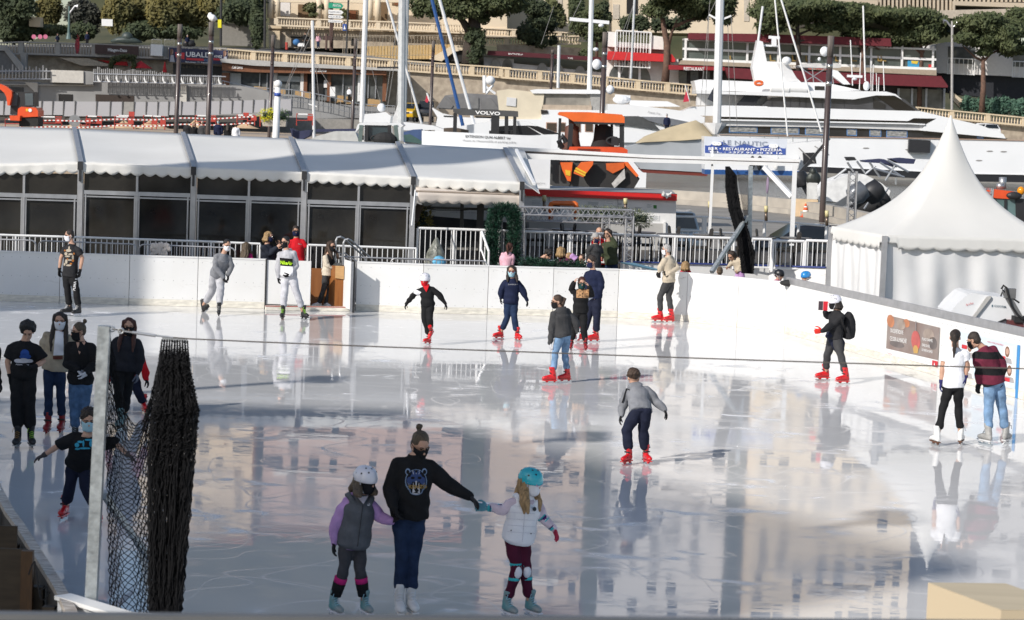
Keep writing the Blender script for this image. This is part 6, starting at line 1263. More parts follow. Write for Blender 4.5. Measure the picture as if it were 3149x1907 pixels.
balus('loggia balustrade of the cream palace',a2,((215,160),(620,178),(1180,198),(1700,218),(2000,235)),85,300,plas)
balus('upper balustrade behind the big pine trunk',a2,((2180,262),(2464,275),(2900,300),(3170,318)),80,305,plas)
balus('middle balustrade above the red cafe awning',a3,((-220,345),(0,350),(700,335)),85,296,plas)
st=thing('stair_parapet',W(*a1(100,520),276),'stone stair parapet, toned for shade, descending at the far left','stairs');slab(a1,((-60,425),(50,428),(215,615),(225,665),(180,665),(40,480),(-60,478)),276,.5).build('parapet',lime_shaded,st);slab(a1,((-60,480),(40,480),(180,665),(180,700),(-60,700)),276.3,2).build('wall',mat('wall_shade',(.16,.155,.15),.9),st)  # grey stone tones here carry painted shade
slab(a1,((190,500),(250,505),(248,660),(205,655)),277.5,.8).build('column',lime_shaded,st)
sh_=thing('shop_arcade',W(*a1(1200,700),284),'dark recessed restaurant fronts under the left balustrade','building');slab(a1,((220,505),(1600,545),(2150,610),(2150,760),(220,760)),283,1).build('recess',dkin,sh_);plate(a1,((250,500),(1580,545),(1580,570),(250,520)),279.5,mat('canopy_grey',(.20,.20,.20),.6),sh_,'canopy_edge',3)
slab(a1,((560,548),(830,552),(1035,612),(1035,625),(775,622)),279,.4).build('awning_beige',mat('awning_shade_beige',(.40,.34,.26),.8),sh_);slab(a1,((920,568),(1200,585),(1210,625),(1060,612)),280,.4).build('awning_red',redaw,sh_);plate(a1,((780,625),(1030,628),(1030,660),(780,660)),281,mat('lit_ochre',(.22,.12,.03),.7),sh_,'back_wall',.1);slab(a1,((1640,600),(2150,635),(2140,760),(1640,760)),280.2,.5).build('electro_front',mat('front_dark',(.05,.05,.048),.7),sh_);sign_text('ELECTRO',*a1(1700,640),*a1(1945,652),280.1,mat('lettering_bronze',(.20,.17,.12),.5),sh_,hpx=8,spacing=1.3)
def parasol(q,x,y,w,h,d,m,label):
 t=thing('parasol',W(*q(x,y+110),d),label,'parasol');c=W(*q(x,y),d);k=1/(3.08*s_at(d));mb=MB();mb.rings([(c+V((0,0,-h*k)),V((w*k,0,0)),V((0,w*k,0))),(c,V((.05,0,0)),V((0,.05,0)))],8);mb.build('canopy',m,t);mb=MB();mb.tube([c,c-V((0,0,(h+90)*k))],.05,6);mb.build('pole',steel,t)
parasol(a1,1335,578,110,68,277,redaw,'red parasol in front of the dark recess');parasol(a1,1562,585,22,100,277,redaw,'closed red parasol left of the electronics shop')
def rect(q,x0,y0,x1,y1,sl=.037):return((x0,y0),(x1,y0+(x1-x0)*sl),(x1,y1+(x1-x0)*sl),(x0,y1))
def signb(q,label,r,d,m,texts,cat='sign',name='shop_sign',th=.15):
 t=thing(name,W(*q(*r[3]),d),label,cat);slab(q,r,d,th).build('panel',m,t)
 for s_,x0,y0,x1,y1,tm,h in texts:sign_text(s_,*q(x0,y0),*q(x1,y1),d-.02,tm,t,hpx=h,bold=.012)
 return t
brn=mat('sign_brown',(.055,.028,.024),.6)
signb(a1,'dark brown ice cream shop sign on the left balustrade',((900,421),(1312,440),(1312,526),(900,508)),278.5,brn,(('Häagen-Dazs',1022,484,1202,492,txw,9),))
u=signb(a1,'large navy shop billboard with red bar and two women',((1600,450),(2160,480),(2150,612),(1600,585)),278.2,mat('sign_navy',(.018,.022,.07),.5),(('UBALDI',1762,536,2010,546,txw,15),('VENEZ',2025,545,2102,549,txw,7),('.COM',1930,578,2000,582,mat('lettering_sky',(.2,.4,.7),.5),6),('Electroménager - TV - Multimédia',1756,592,1975,602,txw,4)))
plate(a1,((1765,548),(1930,557),(1930,578),(1765,568)),278.15,txr,u,'red_bar',.03);plate(a1,((2022,552),(2105,556),(2105,575),(2022,571)),278.15,txr,u,'red_bar',.03);plate(a1,((1660,495),(1748,500),(1745,562),(1665,545)),278.16,txr,u,'red_patch',.03)
for x,y in((1632,530),(2135,545)):plate(a1,((x-14,y-10),(x+10,y-8),(x+24,y+58),(x-24,y+55)),278.13,mat('print_grey',(.4,.4,.44),.6),u,'woman_dress',.02);plate(a1,[(x-4+13*math.cos(a),y-40+26*math.sin(a))for a in np.linspace(0,6.28,10)[:-1]],278.12,mat('portrait_skin',(.5,.32,.25)),u,'woman_face',.02);plate(a1,((x-20,y-60),(x+6,y-68),(x-4,y-15),(x-18,y)),278.11,mat('portrait_hair',(.2,.1,.06)),u,'woman_hair',.02)
signb(a1,'white utility cabinet on the balustrade beside the brown sign',((1428,418),(1540,424),(1536,532),(1425,526)),278,wpaint,(),'cabinet','cabinet',.8)
tb_=thing('tobacco_sign',W(*a1(732,505),277),'dark red carrot shaped tobacconist sign','sign');slab(a1,((720,365),(742,365),(754,430),(738,508),(722,508),(708,430)),277,.3).build('panel',mat('sign_carrot',(.22,.015,.03),.5),tb_)
vs,fs=text_mesh('TABAC');ms=W(*a1(726,495),276.95);mb=MB();mb.add([ms+V((-v.y*.4+.3,0,v.x*.68))for v in vs],fs);mb.build('lettering',txr,tb_)
site=thing('concrete_shell',W(*a1(1200,960),252),'grey concrete shell of the building site with black openings','building');d_=252
slab(a1,((-80,768),(230,772),(360,784),(880,775),(1650,796),(2270,812),(2500,858),(2700,940),(2700,1100),(-80,1090)),d_,8).build('wall',conc2,site);slab(a1,((480,662),(790,672),(790,788),(478,780)),d_-1,3).build('sunlit_block',mat('concrete_sunlit',(.50,.48,.44),.85,var=.08),site);slab(a1,((790,672),(885,680),(882,800),(790,800)),d_-.8,3).build('side_block',conc2,site)  # sunlight on the front block painted as a paler concrete
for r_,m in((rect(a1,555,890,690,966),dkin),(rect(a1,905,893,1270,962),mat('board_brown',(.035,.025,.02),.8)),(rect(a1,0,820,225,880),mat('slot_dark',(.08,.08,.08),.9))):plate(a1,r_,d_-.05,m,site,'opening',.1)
plate(a1,((0,795),(885,805),(885,815),(0,805)),d_-.3,mat('lip_pale',(.42,.41,.39),.85),site,'slab_edge',.4);plate(a1,((230,778),(358,784),(352,935),(318,860)),d_-.35,mat('concrete_sunlit',(.50,.48,.44)),site,'sun_wedge',.4);plate(a1,((1712,800),(1768,802),(1766,972),(1705,962)),d_-.35,mat('concrete_sunlit',(.50,.48,.44)),site,'sun_wedge',.4)  # the two pale wedges are patches of sunlight painted on the wall
sr=thing('site_railing',W(*a1(1500,780),250),'grey steel site railing with upright reinforcement bars','railing');mb=MB()
for y in(700,775):mb.tube([W(*a1(x,y+(x-885)*.022),250.5)for x in(885,1300,1700,2140)],.07,5);mb.tube([W(*a1(x,y-25),250.5)for x in(-50,300,478)],.06,5)
mb.build('rails',steel,sr);mb=MB();rr=random.Random(2)
for k in range(66):x=890+k*18.5;y=640+k*1.2+rr.uniform(-10,14)if k<40 else 705+(k-40)*.4;mb.tube([W(*a1(x,y),250.6),W(*a1(x-3,770+k*.4),250.6)],.05 if k%2 else.08,4)
for k in range(16):x=-40+k*32;mb.tube([W(*a1(x,615+rr.uniform(-15,40)),250.6),W(*a1(x-2,750),250.6)],.10,4)
o=mb.build('bars',mat('rebar_grey',(.30,.30,.30),.6),sr);o['kind']='stuff';mb=MB()
for k in range(14):x=925+k*88;mb.prism([W(*a1(a,b+(x-900)*.02),250)for a,b in((x,705),(x+14,760),(x+34,770),(x+10,775),(x-6,740))],V((0,.15,0)))
o=mb.build('brackets',wpaint,sr);o['kind']='stuff'
ho=thing('site_hoarding',W(*a1(1200,1090),238),'row of grey hoarding panels along the building site','hoarding');hx=[-70,37,118,330,395,500,602,712,915,1045,1160,1270,1385,1495,1598,1720,1850,1970,2085,2200,2295,2400,2510,2640,2760]
hg=mat('hoarding_grey',(.36,.36,.38),.6,var=.05,scale=.2);hg2=mat('hoarding_ribbed',(.27,.265,.25),.6)
for i,(x0,x1)in enumerate(zip(hx[:-1],hx[1:])):
 f=lambda x:958+12*max(0,x-200)/1000*(.6 if x<1500 else.3)-(20*max(0,x-1900)/600);b_=1090+(12 if 500<x0<1500 else 0)-(x0>1900)*(x0-1900)*.05
 plate(a1,((x0+2,f(x0)),(x1-2,f(x1)),(x1-2,b_),(x0+1,b_)),238,hg2 if i==10 else hg,ho,'panel',.06);mb=MB();mb.bar(W(*a1(x0,f(x0)-8),237.9),W(*a1(x0-4,b_+6),237.98),.1,.04,(0,1,0));mb.build('post',mat('post_dark',(.08,.08,.08),.6),ho)
plate(a1,((-80,1080),(2300,1095),(2300,1160),(-80,1140)),238.2,mat('trench_dark',(.07,.065,.06),.9),ho,'base_strip',.3)
for i,(cx,w,h)in enumerate(((720,130,60),(1170,150,70),(1440,165,80),(1850,110,75),(2330,130,50))):
 mb=MB();c=W(*a1(cx,1215),200);k=1/(3.08*s_at(200));rr=random.Random(i)
 mb.grid([[c+V((w*k*r*math.cos(a),w*k*r*math.sin(a),h*k*max(0,(1-r)**1.1)*(1+.15*math.sin(3*a+i))))for a in np.linspace(0,6.283,25)[:-1]]for r in np.linspace(1,0.01,8)],True);tag(mb.build('sand_heap',mat('sand',(.52,.36,.22),.95,var=.1,bump=.3,bscale=5),None,True),'sand heap number on the site, '+('left beside the round dish','between the red barriers','largest, in the middle','behind the masked group','right, near the flowers')[i],'sand heap','sand heaps on the site');
redb=mat('barrier_red',(.42,.05,.035),.5);wb_=('over the excavator track','just right of the excavator','left of the round dish','right of the round dish','before the second sand heap','beside the second sand heap','before the largest heap','right of the largest heap','behind the brown piles','right of the masked man','beside the red chair','left of the flower bed','right of the flower bed')
for i,(x0,x1,y0,y1)in enumerate(((50,360,1130,1205),(370,585,1105,1215),(760,850,1150,1215),(820,960,1100,1220),(1085,1265,1105,1225),(1110,1270,1095,1150),(1360,1480,1095,1225),(1440,1560,1100,1230),(1850,2045,1095,1200),(2245,2345,1090,1160),(2345,2412,1090,1190),(2464+0,2530,1090,1200),(2810,2960,1080,1190))):
 t=thing('red_barrier',W(*a1(x0,y1),172),'red tube site barrier '+wb_[i],'barrier','red site barriers');mb=MB();c=[W(*a1(x,y),172)for x,y in((x0,y1),(x0,y0),(x1,y0+4),(x1,y1))];mb.tube(c,.045,5);mb.tube([c[0].lerp(c[1],.45),c[3].lerp(c[2],.45)],.035,5);mb.build('tube_frame',redb,t);mb=MB();p=c[0].lerp(c[3],.85)+V((0,-.05,.55));mb.box(p,(.42,.05,.36));mb.build('sign_plate',redb,t);mb=MB();mb.bar(c[1].lerp(c[2],.1)-V((0,.06,0)),c[1].lerp(c[2],.7)-V((0,.06,0)),.03,.1);mb.build('white_band',wpaint,t)
t=thing('barrier_tape',W(*a1(1200,1130),171),'red and white barrier tape strung across the site','tape');mb,m2=MB(),MB()
for y0 in(1150,1210):
 pts=[W(*a1(x,y0+(70-(x-60)*.2 if x<400 and y0<1200 else 0)-(x-300)*.018+6*math.sin(x*.01)),171)for x in range(60,2420,20)]
 for i,(a,b)in enumerate(zip(pts[:-1],pts[1:])):(mb if i%2 else m2).bar(a,b,.02,.09)
mb.build('red_bands',redb,t)['kind']='stuff';m2.build('white_bands',wpaint,t)['kind']='stuff'
ds=thing('round_dish',W(*a1(708,1200),171),'pale round see through dish on the site','dish');mb=MB();c=W(*a1(706,1145),171);mb.tube([c,c+V((0,.03,0))],.45,18);mb.build('disc',mat('dish_grey',(.27,.28,.29),.3,alpha=.75),ds)
cf=thing('cafe',W(*a2(600,1000),277),'low cafe with brown timber fascia, grey roof and glass front','building');d_=277
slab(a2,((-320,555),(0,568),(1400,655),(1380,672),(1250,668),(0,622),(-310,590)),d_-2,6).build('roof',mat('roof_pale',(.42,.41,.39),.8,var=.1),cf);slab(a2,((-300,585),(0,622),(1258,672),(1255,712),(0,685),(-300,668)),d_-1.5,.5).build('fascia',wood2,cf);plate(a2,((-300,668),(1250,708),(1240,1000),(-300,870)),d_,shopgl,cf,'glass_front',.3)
for x0,x1,m in((-300,-225,wood2),(190,225,plw),(445,475,plw),(475,510,wood2),(700,735,wood2),(1225,1262,wood2),(990,1050,wpaint)):slab(a2,((x0,690),(x1,692),(x1-8,960),(x0-8,960)),d_-.4,.4).build('pillar',m,cf)
for x0,y0,x1,y1,m in((510,700,660,900,dkin),(230,718,440,770,mat('blind_grey',(.42,.44,.44),.6)),(-290,690,-120,830,mat('door_grey',(.40,.41,.40),.5)),(665,760,695,830,wpaint)):plate(a2,rect(a2,x0,y0,x1,y1),d_-.2,m,cf,'front_panel',.1)
for x in(60,130,340,590,850,1090,1160):mb=MB();mb.bar(W(*a2(x,695),d_-.15),W(*a2(x-8,930),d_-.15),.12,.08,(0,1,0));mb.build('mullion',alu,cf)
for q_,x0,y0,x1,y1 in((a2,535,680,690,682),(a1,2198,650,2300,652)):sign_text('Café Llorca',*q_(x0,y0),*q_(x1,y1),d_-1.6,txw,cf,'script_sign',hpx=9,shear=.4,bold=.012)
mb=MB();mb.grid([[W(*a2(x,y),272)for x,y in((-320,820),(0,870),(400,900),(700,975),(1000,1005),(1340,1020))],[W(*a2(x,1120),272)for x in(-320,0,400,700,1000,1340)]]);t=tag(mb.build('ramp_wall',conc2),'grey curved ramp wall below the cafe terrace','wall')
railing('curved steel railing of the cafe terrace',[W(*a2(x,y),271)for x,y in((-300,765),(0,830),(360,850),(650,900),(1000,985),(1340,1005))],1.3,.6,.05,.03,m=steel,name='terrace_railing')
rr=random.Random(8)
for i in range(9):
 x=(30,90,270,420,510,820,905,1110,1170)[i];y=855+(x*.11);t=thing('terrace_chair',W(*a2(x,y+40),273),'pale wicker chair on the cafe terrace, '+('leftmost','second from the left','by the white pillar','left of the timber pillar','by the door','by the menu board','beside the seated man','left of the end pillar','rightmost')[i],'chair','wicker chairs on the cafe terrace');c=W(*a2(x,y),273);mb=MB();mb.box(c+V((0,.2,.1)),(.75,.08,.8));mb.box(c+V((0,-.15,-.3)),(.75,.7,.12));mb.build('seat',mat('wicker_pale',(.40,.26,.12),.8),t)
bd=thing('menu_board',W(*a2(745,915),271.5),'white menu board on the cafe terrace','sign');slab(a2,rect(a2,722,822,772,912),271.5,.1).build('panel',wpaint,bd)
car('yellow car parked at the end of the cafe terrace',V((W(*a2(1470,1150),262).x,266,3.3)),R(75),py,4.0,1.8,2.2);car('black car parked beside the yellow car',V((W(*a2(1625,1150),262).x,268,3.3)),R(80),pk,4.6,2.0,2.6,'suv');car('white car parked under the right balustrade',V((W(*a4(2215,1300),262).x,272,3.9)),R(0),pw,4.6,1.8,1.7)
pl=thing('palace',W(*a2(800,460),302),'cream palace with columned loggia above a stone base','building');d_=302
slab(a2,((150,-420),(2400,-380),(2400,340),(150,290)),d_+3,14).build('wall',plas,pl);slab(a2,((140,262),(1480,300),(2150,330),(2150,460),(150,455)),d_-.5,4).build('stone_base',rubble,pl);plate(a2,((140,240),(2150,300),(2150,325),(140,268)),d_-1,lime,pl,'string_course',1)
for x0,y0,x1,y1 in((420,40,610,165),(880,92,990,188),(1190,0,1265,200),(1310,0,1390,50),(240,0,345,150)):
 f_=plate(a2,rect(a2,x0,y0,x1,y1),d_+2.9,plw if x0==240 else mat('recess_ochre',(.16,.10,.05),.8),pl,'window',.3)
 if x0 in(880,1310):plate(a2,rect(a2,x0+25,y0+8,x1-20,y1),d_+2.8,mat('shutter_wood',(.18,.06,.02),.6),f_,'shutter',.1)
for x in(160,225,620,695,1105,1178):mb=MB();mb.tube([W(*a2(x,-60),d_),W(*a2(x-2,165+x*.03),d_)],.42,10);mb.build('column',plas,pl,True)
for x in(185,640,1140):plate(a2,((x-60,-20),(x+400,-5),(x+400,30),(x-60,15)),d_-.2,plas,pl,'cornice',1)
slab(a2,((140,290),(248,292),(246,460),(145,456)),d_-1.2,1).build('corner_pier',lime,pl)
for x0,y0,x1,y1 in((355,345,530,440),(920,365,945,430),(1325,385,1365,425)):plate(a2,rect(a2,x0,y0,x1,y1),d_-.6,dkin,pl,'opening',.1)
plate(a2,((1060,440),(1880,420),(1890,560),(1060,560)),d_-2,yel,pl,'yellow_wall',.4)
railing('thin iron railing in front of the palace base',[W(*a2(x,y),d_-3)for x,y in((850,345),(1300,340),(1750,335),(1990,342))],2.6,.4,.05,.03,m=mat('iron_tan',(.30,.26,.20),.6),name='iron_railing')
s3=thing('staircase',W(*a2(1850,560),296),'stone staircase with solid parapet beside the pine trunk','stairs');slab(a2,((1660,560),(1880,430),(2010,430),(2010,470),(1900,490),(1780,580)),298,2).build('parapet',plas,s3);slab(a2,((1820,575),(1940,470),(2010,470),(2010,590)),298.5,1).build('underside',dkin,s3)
sp_=thing('signpost',W(*a2(745,480),284),'brown direction signpost with green arrow and white arrows','sign');d_=284;gm=mat('sign_green',(.01,.28,.16),.5)
for x in(728,745):mb=MB();mb.tube([W(*a2(x,20),d_),W(*a2(x,480),d_)],.13,6);mb.build('pole',mat('pole_brown',(.08,.04,.03),.5),sp_)
for y,h,m,s_,tm in((25,52,gm,'MENTON',txw),(92,40,wpaint,'MONTE-CARLO',txg),(142,30,wpaint,'GARE',txg),(185,26,wpaint,'CASINO',txg)):plate(a2,((708,y),(828,y+6),(852,y+h/2+6),(828,y+h+6),(708,y+h)),d_-.2,m,sp_,'arrow_sign',.05);sign_text(s_,*a2(752 if y==25 else 715,y+h*.72),*a2(825,y+h*.72+4),d_-.23,tm,sp_,hpx=h/3.08*.42)
t=thing('arrow_sign',W(*a2(690,470),283),'small brown arrow sign on a short post','sign');plate(a2,((658,342),(735,338),(748,360),(735,384),(658,380)),283,mat('sign_brown',(.055,.028,.024)),t,'panel',.05);mb=MB();mb.tube([W(*a2(690,320),283.1),W(*a2(688,470),283.1)],.15,6);mb.build('pole',mat('pole_brown',(.08,.04,.03)),t)
t=thing('crossing_sign',W(*a2(880,500),283),'blue pedestrian crossing sign on a dark lamp pole','sign');plate(a2,rect(a2,842,226,880,290),283,mat('sign_crossing',(.03,.08,.3),.5),t,'panel',.05);plate(a2,((861,238),(872,278),(850,278)),282.9,wpaint,t,'symbol',.04);mb=MB();mb.tube([W(*a2(898,0),283.1),W(*a2(878,505),283.1)],.12,6);mb.build('pole',dark,t)
VOX=2.2
def farp(q,label,x,y0,y1,d,yaw,top,hair='dark',legs=black,mask=None,w=1.0):
 h=y1-y0;hm_=h/3.08/s_at(d);f=lambda a,b:(x+a*h*w,y0+b*h)
 return person(q,label,hm_,J(f(0,.07),f(0,.17),f(0,.5),f(-.12,.34),f(.12,.34),f(-.13,.48),f(.13,.48),f(-.05,.73),f(.05,.73),f(-.06,1),f(.06,1)),yaw,yaw,(yaw,yaw),(top,.05,2,'jacket'),(legs,.03),None,None,('short',hair)if hair!='long'else('long','dark'),mask,d=d,shoes=blackl)
farp(a1,'man in dark jacket, back turned, left of the group on the quay',1775,1140,1410,160,170,black2);farp(a1,'woman with sunglasses and long dark hair on the quay',1840,1158,1415,158,10,black,'long');farp(a1,'person in dark hoodie beside the right hand brown pile',1915,1145,1410,157,-20,charcoal,'grey');farp(a1,'man in navy coat and pale blue mask on the quay',2068,1130,1420,158,0,navy,'dark',navy,mblue);farp(a1,'person with long black hair, back turned, on the quay',2160,1162,1420,158,175,black,'long');farp(a1,'person in white coat and dark mask on the quay',2235,1165,1420,158,20,white,'dark',black,mblack)
farp(a2,'person in black pushing a pram on the promenade',488,305,455,286,-60,black);farp(a2,'person in black jacket and pink top on the promenade',612,318,460,286,20,pinkc,'long',denim);farp(a3,'man in navy clothes standing on the sports cruiser deck',1512,1075,1290,196,175,navy,'grey',navyj);farp(a1,'person in dark waistcoat on the left promenade',825,300,440,283,20,navy,'dark');farp(a2,'man in white shirt seated at the cafe terrace',905,825,960,273,160,white,'grey');farp(a1,'person in navy jacket leaning by the left promenade wall',545,315,440,283,90,navy,'dark')
VOX=1.0
pr=thing('pram',W(*a2(420,480),285),'blue and white pram pushed along the promenade','pram');mb=MB();mb.ell(W(*a2(405,400),285),(.45,.4,.4));mb.build('hood',mat('pram_blue',(.04,.15,.35),.7),pr,True);mb=MB();mb.box(W(*a2(450,425),285),(.8,.5,.4));mb.build('seat',wpaint,pr);mb=MB();mb.tube([W(*a2(470,400),285),W(*a2(410,480),285)],.06,5);mb.tube([W(*a2(420,420),285),W(*a2(475,485),285)],.06,5);mb.build('frame',dark,pr)
for x in(410,475):mb=MB();c=W(*a2(x,478),284.8);mb.tube([c,c+V((0,.08,0))],.22,10);mb.build('wheel',rub,pr)
sco=thing('scooter',W(*a1(1790,435),283),'dark scooter ridden by a helmeted rider on the left promenade','scooter');mb=MB();mb.rings([(W(*a1(x,y),283),V((0,.35,0)),V((0,0,r)))for x,y,r in((1735,415,.2),(1765,405,.5),(1800,415,.45),(1840,405,.3))],8);mb.build('body',dark,sco,True)
for x in(1748,1832):mb=MB();c=W(*a1(x,422),282.9);mb.tube([c,c+V((0,.15,0))],.28,10);mb.build('wheel',rub,sco)
VOX=2.2;farp(a1,'scooter rider in white helmet and dark jacket',1775,330,460,282.7,60,navy,'grey');VOX=1.0
for q_,x,y0,y1,d,lb in((a1,655,60,370,284,'green cast iron lamp post on the left promenade'),(a4,1785,200,1040,281,'double armed grey street lamp between the right pines'),(a1,2095,-60,440,284,'dark lamp post with yellow sign behind the gull'),(a2,108,-60,455,288,'dark lamp post left of the palace')):
 t=thing('street_lamp',W(*q_(x,y1),d),lb,'street lamp');m=mat('lamp_green',(.10,.16,.15),.5)if 'green'in lb else(mat('lamp_grey',(.35,.34,.33),.5)if 'grey'in lb else dark);mb=MB();mb.tube([W(*q_(x,y0),d),W(*q_(x-4,y1-60),d),W(*q_(x-4,y1),d)],[.1,.16,.35]if 'green'in lb else.16,8);mb.build('pole',m,t)
 for sx in((-1,1)if 'double'in lb else(1,)):mb=MB();mb.tube([W(*q_(x,y0+70),d),W(*q_(x+sx*55,y0),d),W(*q_(x+sx*85,y0+2),d)],[.1,.12,.3],8);mb.build('lamp_head',alu,t)if 'dark'not in lb else None
 if 'yellow'in lb:plate(q_,rect(q_,2063,185,2096,263),d-.3,mat('sign_yellow',(.75,.68,.02),.5),t,'yellow_sign',.1)
signb(a1,'pale street sign boards on a pole before the bamboo',rect(a1,962,180,1066,245),285,wpaint,());signb(a1,'stone gate pillar among the left trees',rect(a1,275,160,378,250),290,lime,(),'pillar','gate_pillar',2);signb(a1,'pale concrete stair wall behind the gull pile',((2100,215),(2400,240),(2395,440),(2095,430)),296,mat('wall_grey',(.20,.19,.17),.8),(),'wall','stair_wall',2)
for x in(300,360,410):mb=MB();c=W(*a1(x+20,348),283.5);mb.tube([c,c+V((0,.04,0))],.28,12);tag(mb.build('round_sign',mat('sign_pink',(.55,.15,.25),.5)),'red and violet no parking disc on the left promenade, '+{300:'left',360:'middle',410:'right'}[x]+' of three','sign','no parking discs')
fb=thing('fountain_bowl',W(*a1(1200,405),283),'dark bronze fish sculpture lying on the balustrade','sculpture');mb=MB();mb.tube([W(*a1(x,y),283)for x,y in((1050,392),(1120,380),(1200,378),(1290,390),(1345,402))],[.15,.35,.5,.3,.1],8);mb.ell(W(*a1(1205,350),283),(.7,.5,.6));mb.build('body',mat('bronze_green',(.04,.055,.05),.5),fb,True)
for x in(1440,1560):hoop('metal crowd barrier on the left promenade, '+('left'if x==1440 else 'right'),a1,x,x+90,372,378,284)
mb=MB();[mb.tube([W(*a2(312+dx,400),285),W(*a2(312+dx,470),285)],.16,8)for dx in(0,)];tag(mb.build('delineator',redb),'red and white delineator post on the promenade','post')
fw=thing('flower_trough',W(*a1(2620,1190),168),'stone trough with yellow flowers beside a brown pile','planter');slab(a2,((70,1130),(310,1135),(300,1200),(85,1195)),168,1).build('trough',conc,fw)
garland('yellow flowering plants in the stone trough',[W(*a2(90,1095),168),W(*a2(200,1090),168)],.5,500,mat('flower_yellow',(.62,.6,.02),.6),.12,'flowers');garland('dark green shrubs at the right of the stone trough',[W(*a2(230,1120),168.3),W(*a2(300,1090),168.3)],.5,400,mat('shrub_green',(.05,.10,.03),.7),.12,'shrub')
rs=thing('pink_restaurant',W(*a3(1200,760),286),'pink house with big arched window, red awning and white balcony','building');d_=286
slab(a3,((930,420),(1480,450),(1490,800),(930,770)),d_,8).build('wall',mat('plaster_pink',(.52,.40,.37),.85),rs);plate(a3,((930,520),(1620,560),(1625,800),(930,770)),d_-.2,plw,rs,'ground_wall',.3)
arc=[(965,750)]+[(1160-198*math.cos(a),745-185*math.sin(a)+(1-math.cos(a))*8)for a in np.linspace(0,math.pi,15)]+[(1358,765)]
arc2=[(945,752)]+[(1160-218*math.cos(a),745-205*math.sin(a)+(1-math.cos(a))*8)for a in np.linspace(0,math.pi,15)]+[(1378,768)]
f_=plate(a3,arc2,d_-.35,plw,rs,'arched_window',.1);plate(a3,arc,d_-.4,shopgl,f_,'pane',.05)
for x in(1062,1165,1255):mb=MB();mb.bar(W(*a3(x,590),d_-.5),W(*a3(x-3,755),d_-.5),.3,.1,(0,1,0));mb.build('window_post',wpaint,rs)
slab(a3,((960,485),(1560,515),(1592,560),(1590,588),(945,565)),d_-3,2.6).build('awning',redaw,rs)
slab(a3,((950,300),(1030,305),(1030,395),(1365,415),(1365,335),(1480,350),(1480,470),(1010,445),(950,440)),d_-2,2).build('balcony',plw,rs);railing('white ornamental balcony railing above the red awning',[W(*a3(x,y),d_-2.2)for x,y in((1032,290),(1365,310))],4.4,.35,.09,.05,name='balcony_railing')
bo_=thing('arcade_cafe',W(*a3(400,690),288),'row of shaded arches under a dark red awning left of the white mast','building');slab(a2,((2180,540),(2464,560),(2464,600),(3330,690),(3330,740),(2180,650)),288,3).build('wall',mat('arcade_white',(.45,.44,.44),.8),bo_)
for q_,x,y in((a2,2290,600),(a2,2400,610),(a3,0,600),(a3,330,640),(a3,480,650),(a3,690,670)):plate(q_,[(x-52*math.cos(a),y+40-95*math.sin(a)*.9)for a in np.linspace(0,math.pi,9)]+[(x+52,y+75),(x-52,y+70)],287.8,mat('arcade_glass',(.10,.10,.105),.2,c2=(.30,.30,.30),scale=.4),bo_,'arch_window',.1)
slab(a2,((2220,480),(2464,490),(3330,545),(3330,580),(2464,535),(2210,520)),286,2).build('awning',mat('awning_dark',(.07,.008,.014),.8),bo_);sign_text('BOTTICELLI',*a3(12,518),*a3(145,524),285.9,txw,bo_,hpx=5);sign_text('Café',*a3(575,556),*a3(622,560),285.9,txw,bo_,hpx=5);slab(a3,((-100,420),(700,455),(700,540),(-100,500)),294,2).build('stone_wall',rubble,bo_)
tr_=thing('terrace_restaurant',W(*a4(0,760),284),'two storey restaurant with white framed glass terrace and maroon awnings','building');d_=284;X=lambda x:x-2430
slab(a4,((X(1630),560),(1640,690),(1640,1050),(X(1630),820)),d_+1,8).build('wall',mat('restaurant_dark',(.05,.045,.045),.7),tr_);plate(a4,((X(1660),375),(0,410),(1630,470),(1630,660),(0,600),(X(1660),570)),d_,mat('terrace_glass',(.035,.05,.048),.1,c2=(.12,.14,.13),scale=.25),tr_,'terrace_glass',.3)
for y0,y1,w in((372,470,.3),(462,565,.35),(566,658,.5)):mb=MB();mb.bar(W(*a4(X(1660),y0),d_-.2),W(*a4(1632,y1),d_-.2),.2,w*.8);mb.build('frame_rail',wpaint,tr_)
for i in range(15):x=X(1690)+i*293;mb=MB();y=375+(x-X(1660))*.0265;mb.bar(W(*a4(x,y),d_-.25),W(*a4(x-5,y+200),d_-.25),.28,.15,(0,1,0));mb.build('frame_post',wpaint,tr_)if x<1640 else None
slab(a4,((X(1720),312),(0,322),(1200,365),(1210,440),(850,425),(0,400),(X(1720),372)),d_-2,3).build('upper_awning',mar,tr_);slab(a4,((X(1650),570),(0,605),(1635,665),(1635,715),(0,640),(X(1620),610)),d_-1,2).build('balcony_slab',mat('slab_tan',(.34,.29,.22),.8),tr_);slab(a4,((X(1530),615),(X(2060),635),(X(2060),668),(X(1530),660)),d_-2,1.5).build('sign_awning',mat('sign_maroon',(.26,.012,.02),.7),tr_);sign_text('RESTAURANT',*a3(1672,664),*a3(1868,670),d_-2.1,txw,tr_,hpx=9.5,bold=.01);sign_text('RESTAURANT',*a4(150,638),*a4(380,652),d_-1.2,txw,tr_,hpx=8);sign_text('LE MARIN',*a4(420,654),*a4(600,668),d_-1.2,txr,tr_,hpx=10)
slab(a4,((X(2060),640),(0,660),(1680,722),(1745,815),(1740,830),(0,760),(X(2100),740)),d_-3,2.5).build('lower_awning',mar,tr_);plate(a4,((1280,840),(1710,850),(1700,1035),(1280,1020)),d_,shopgl,tr_,'shop_glass',.4)
for x in(1275,1405,1540,1710):mb=MB();mb.bar(W(*a4(x,838),d_-.2),W(*a4(x-4,1030),d_-.2),.25,.1,(0,1,0));mb.build('shop_mullion',alu,tr_)
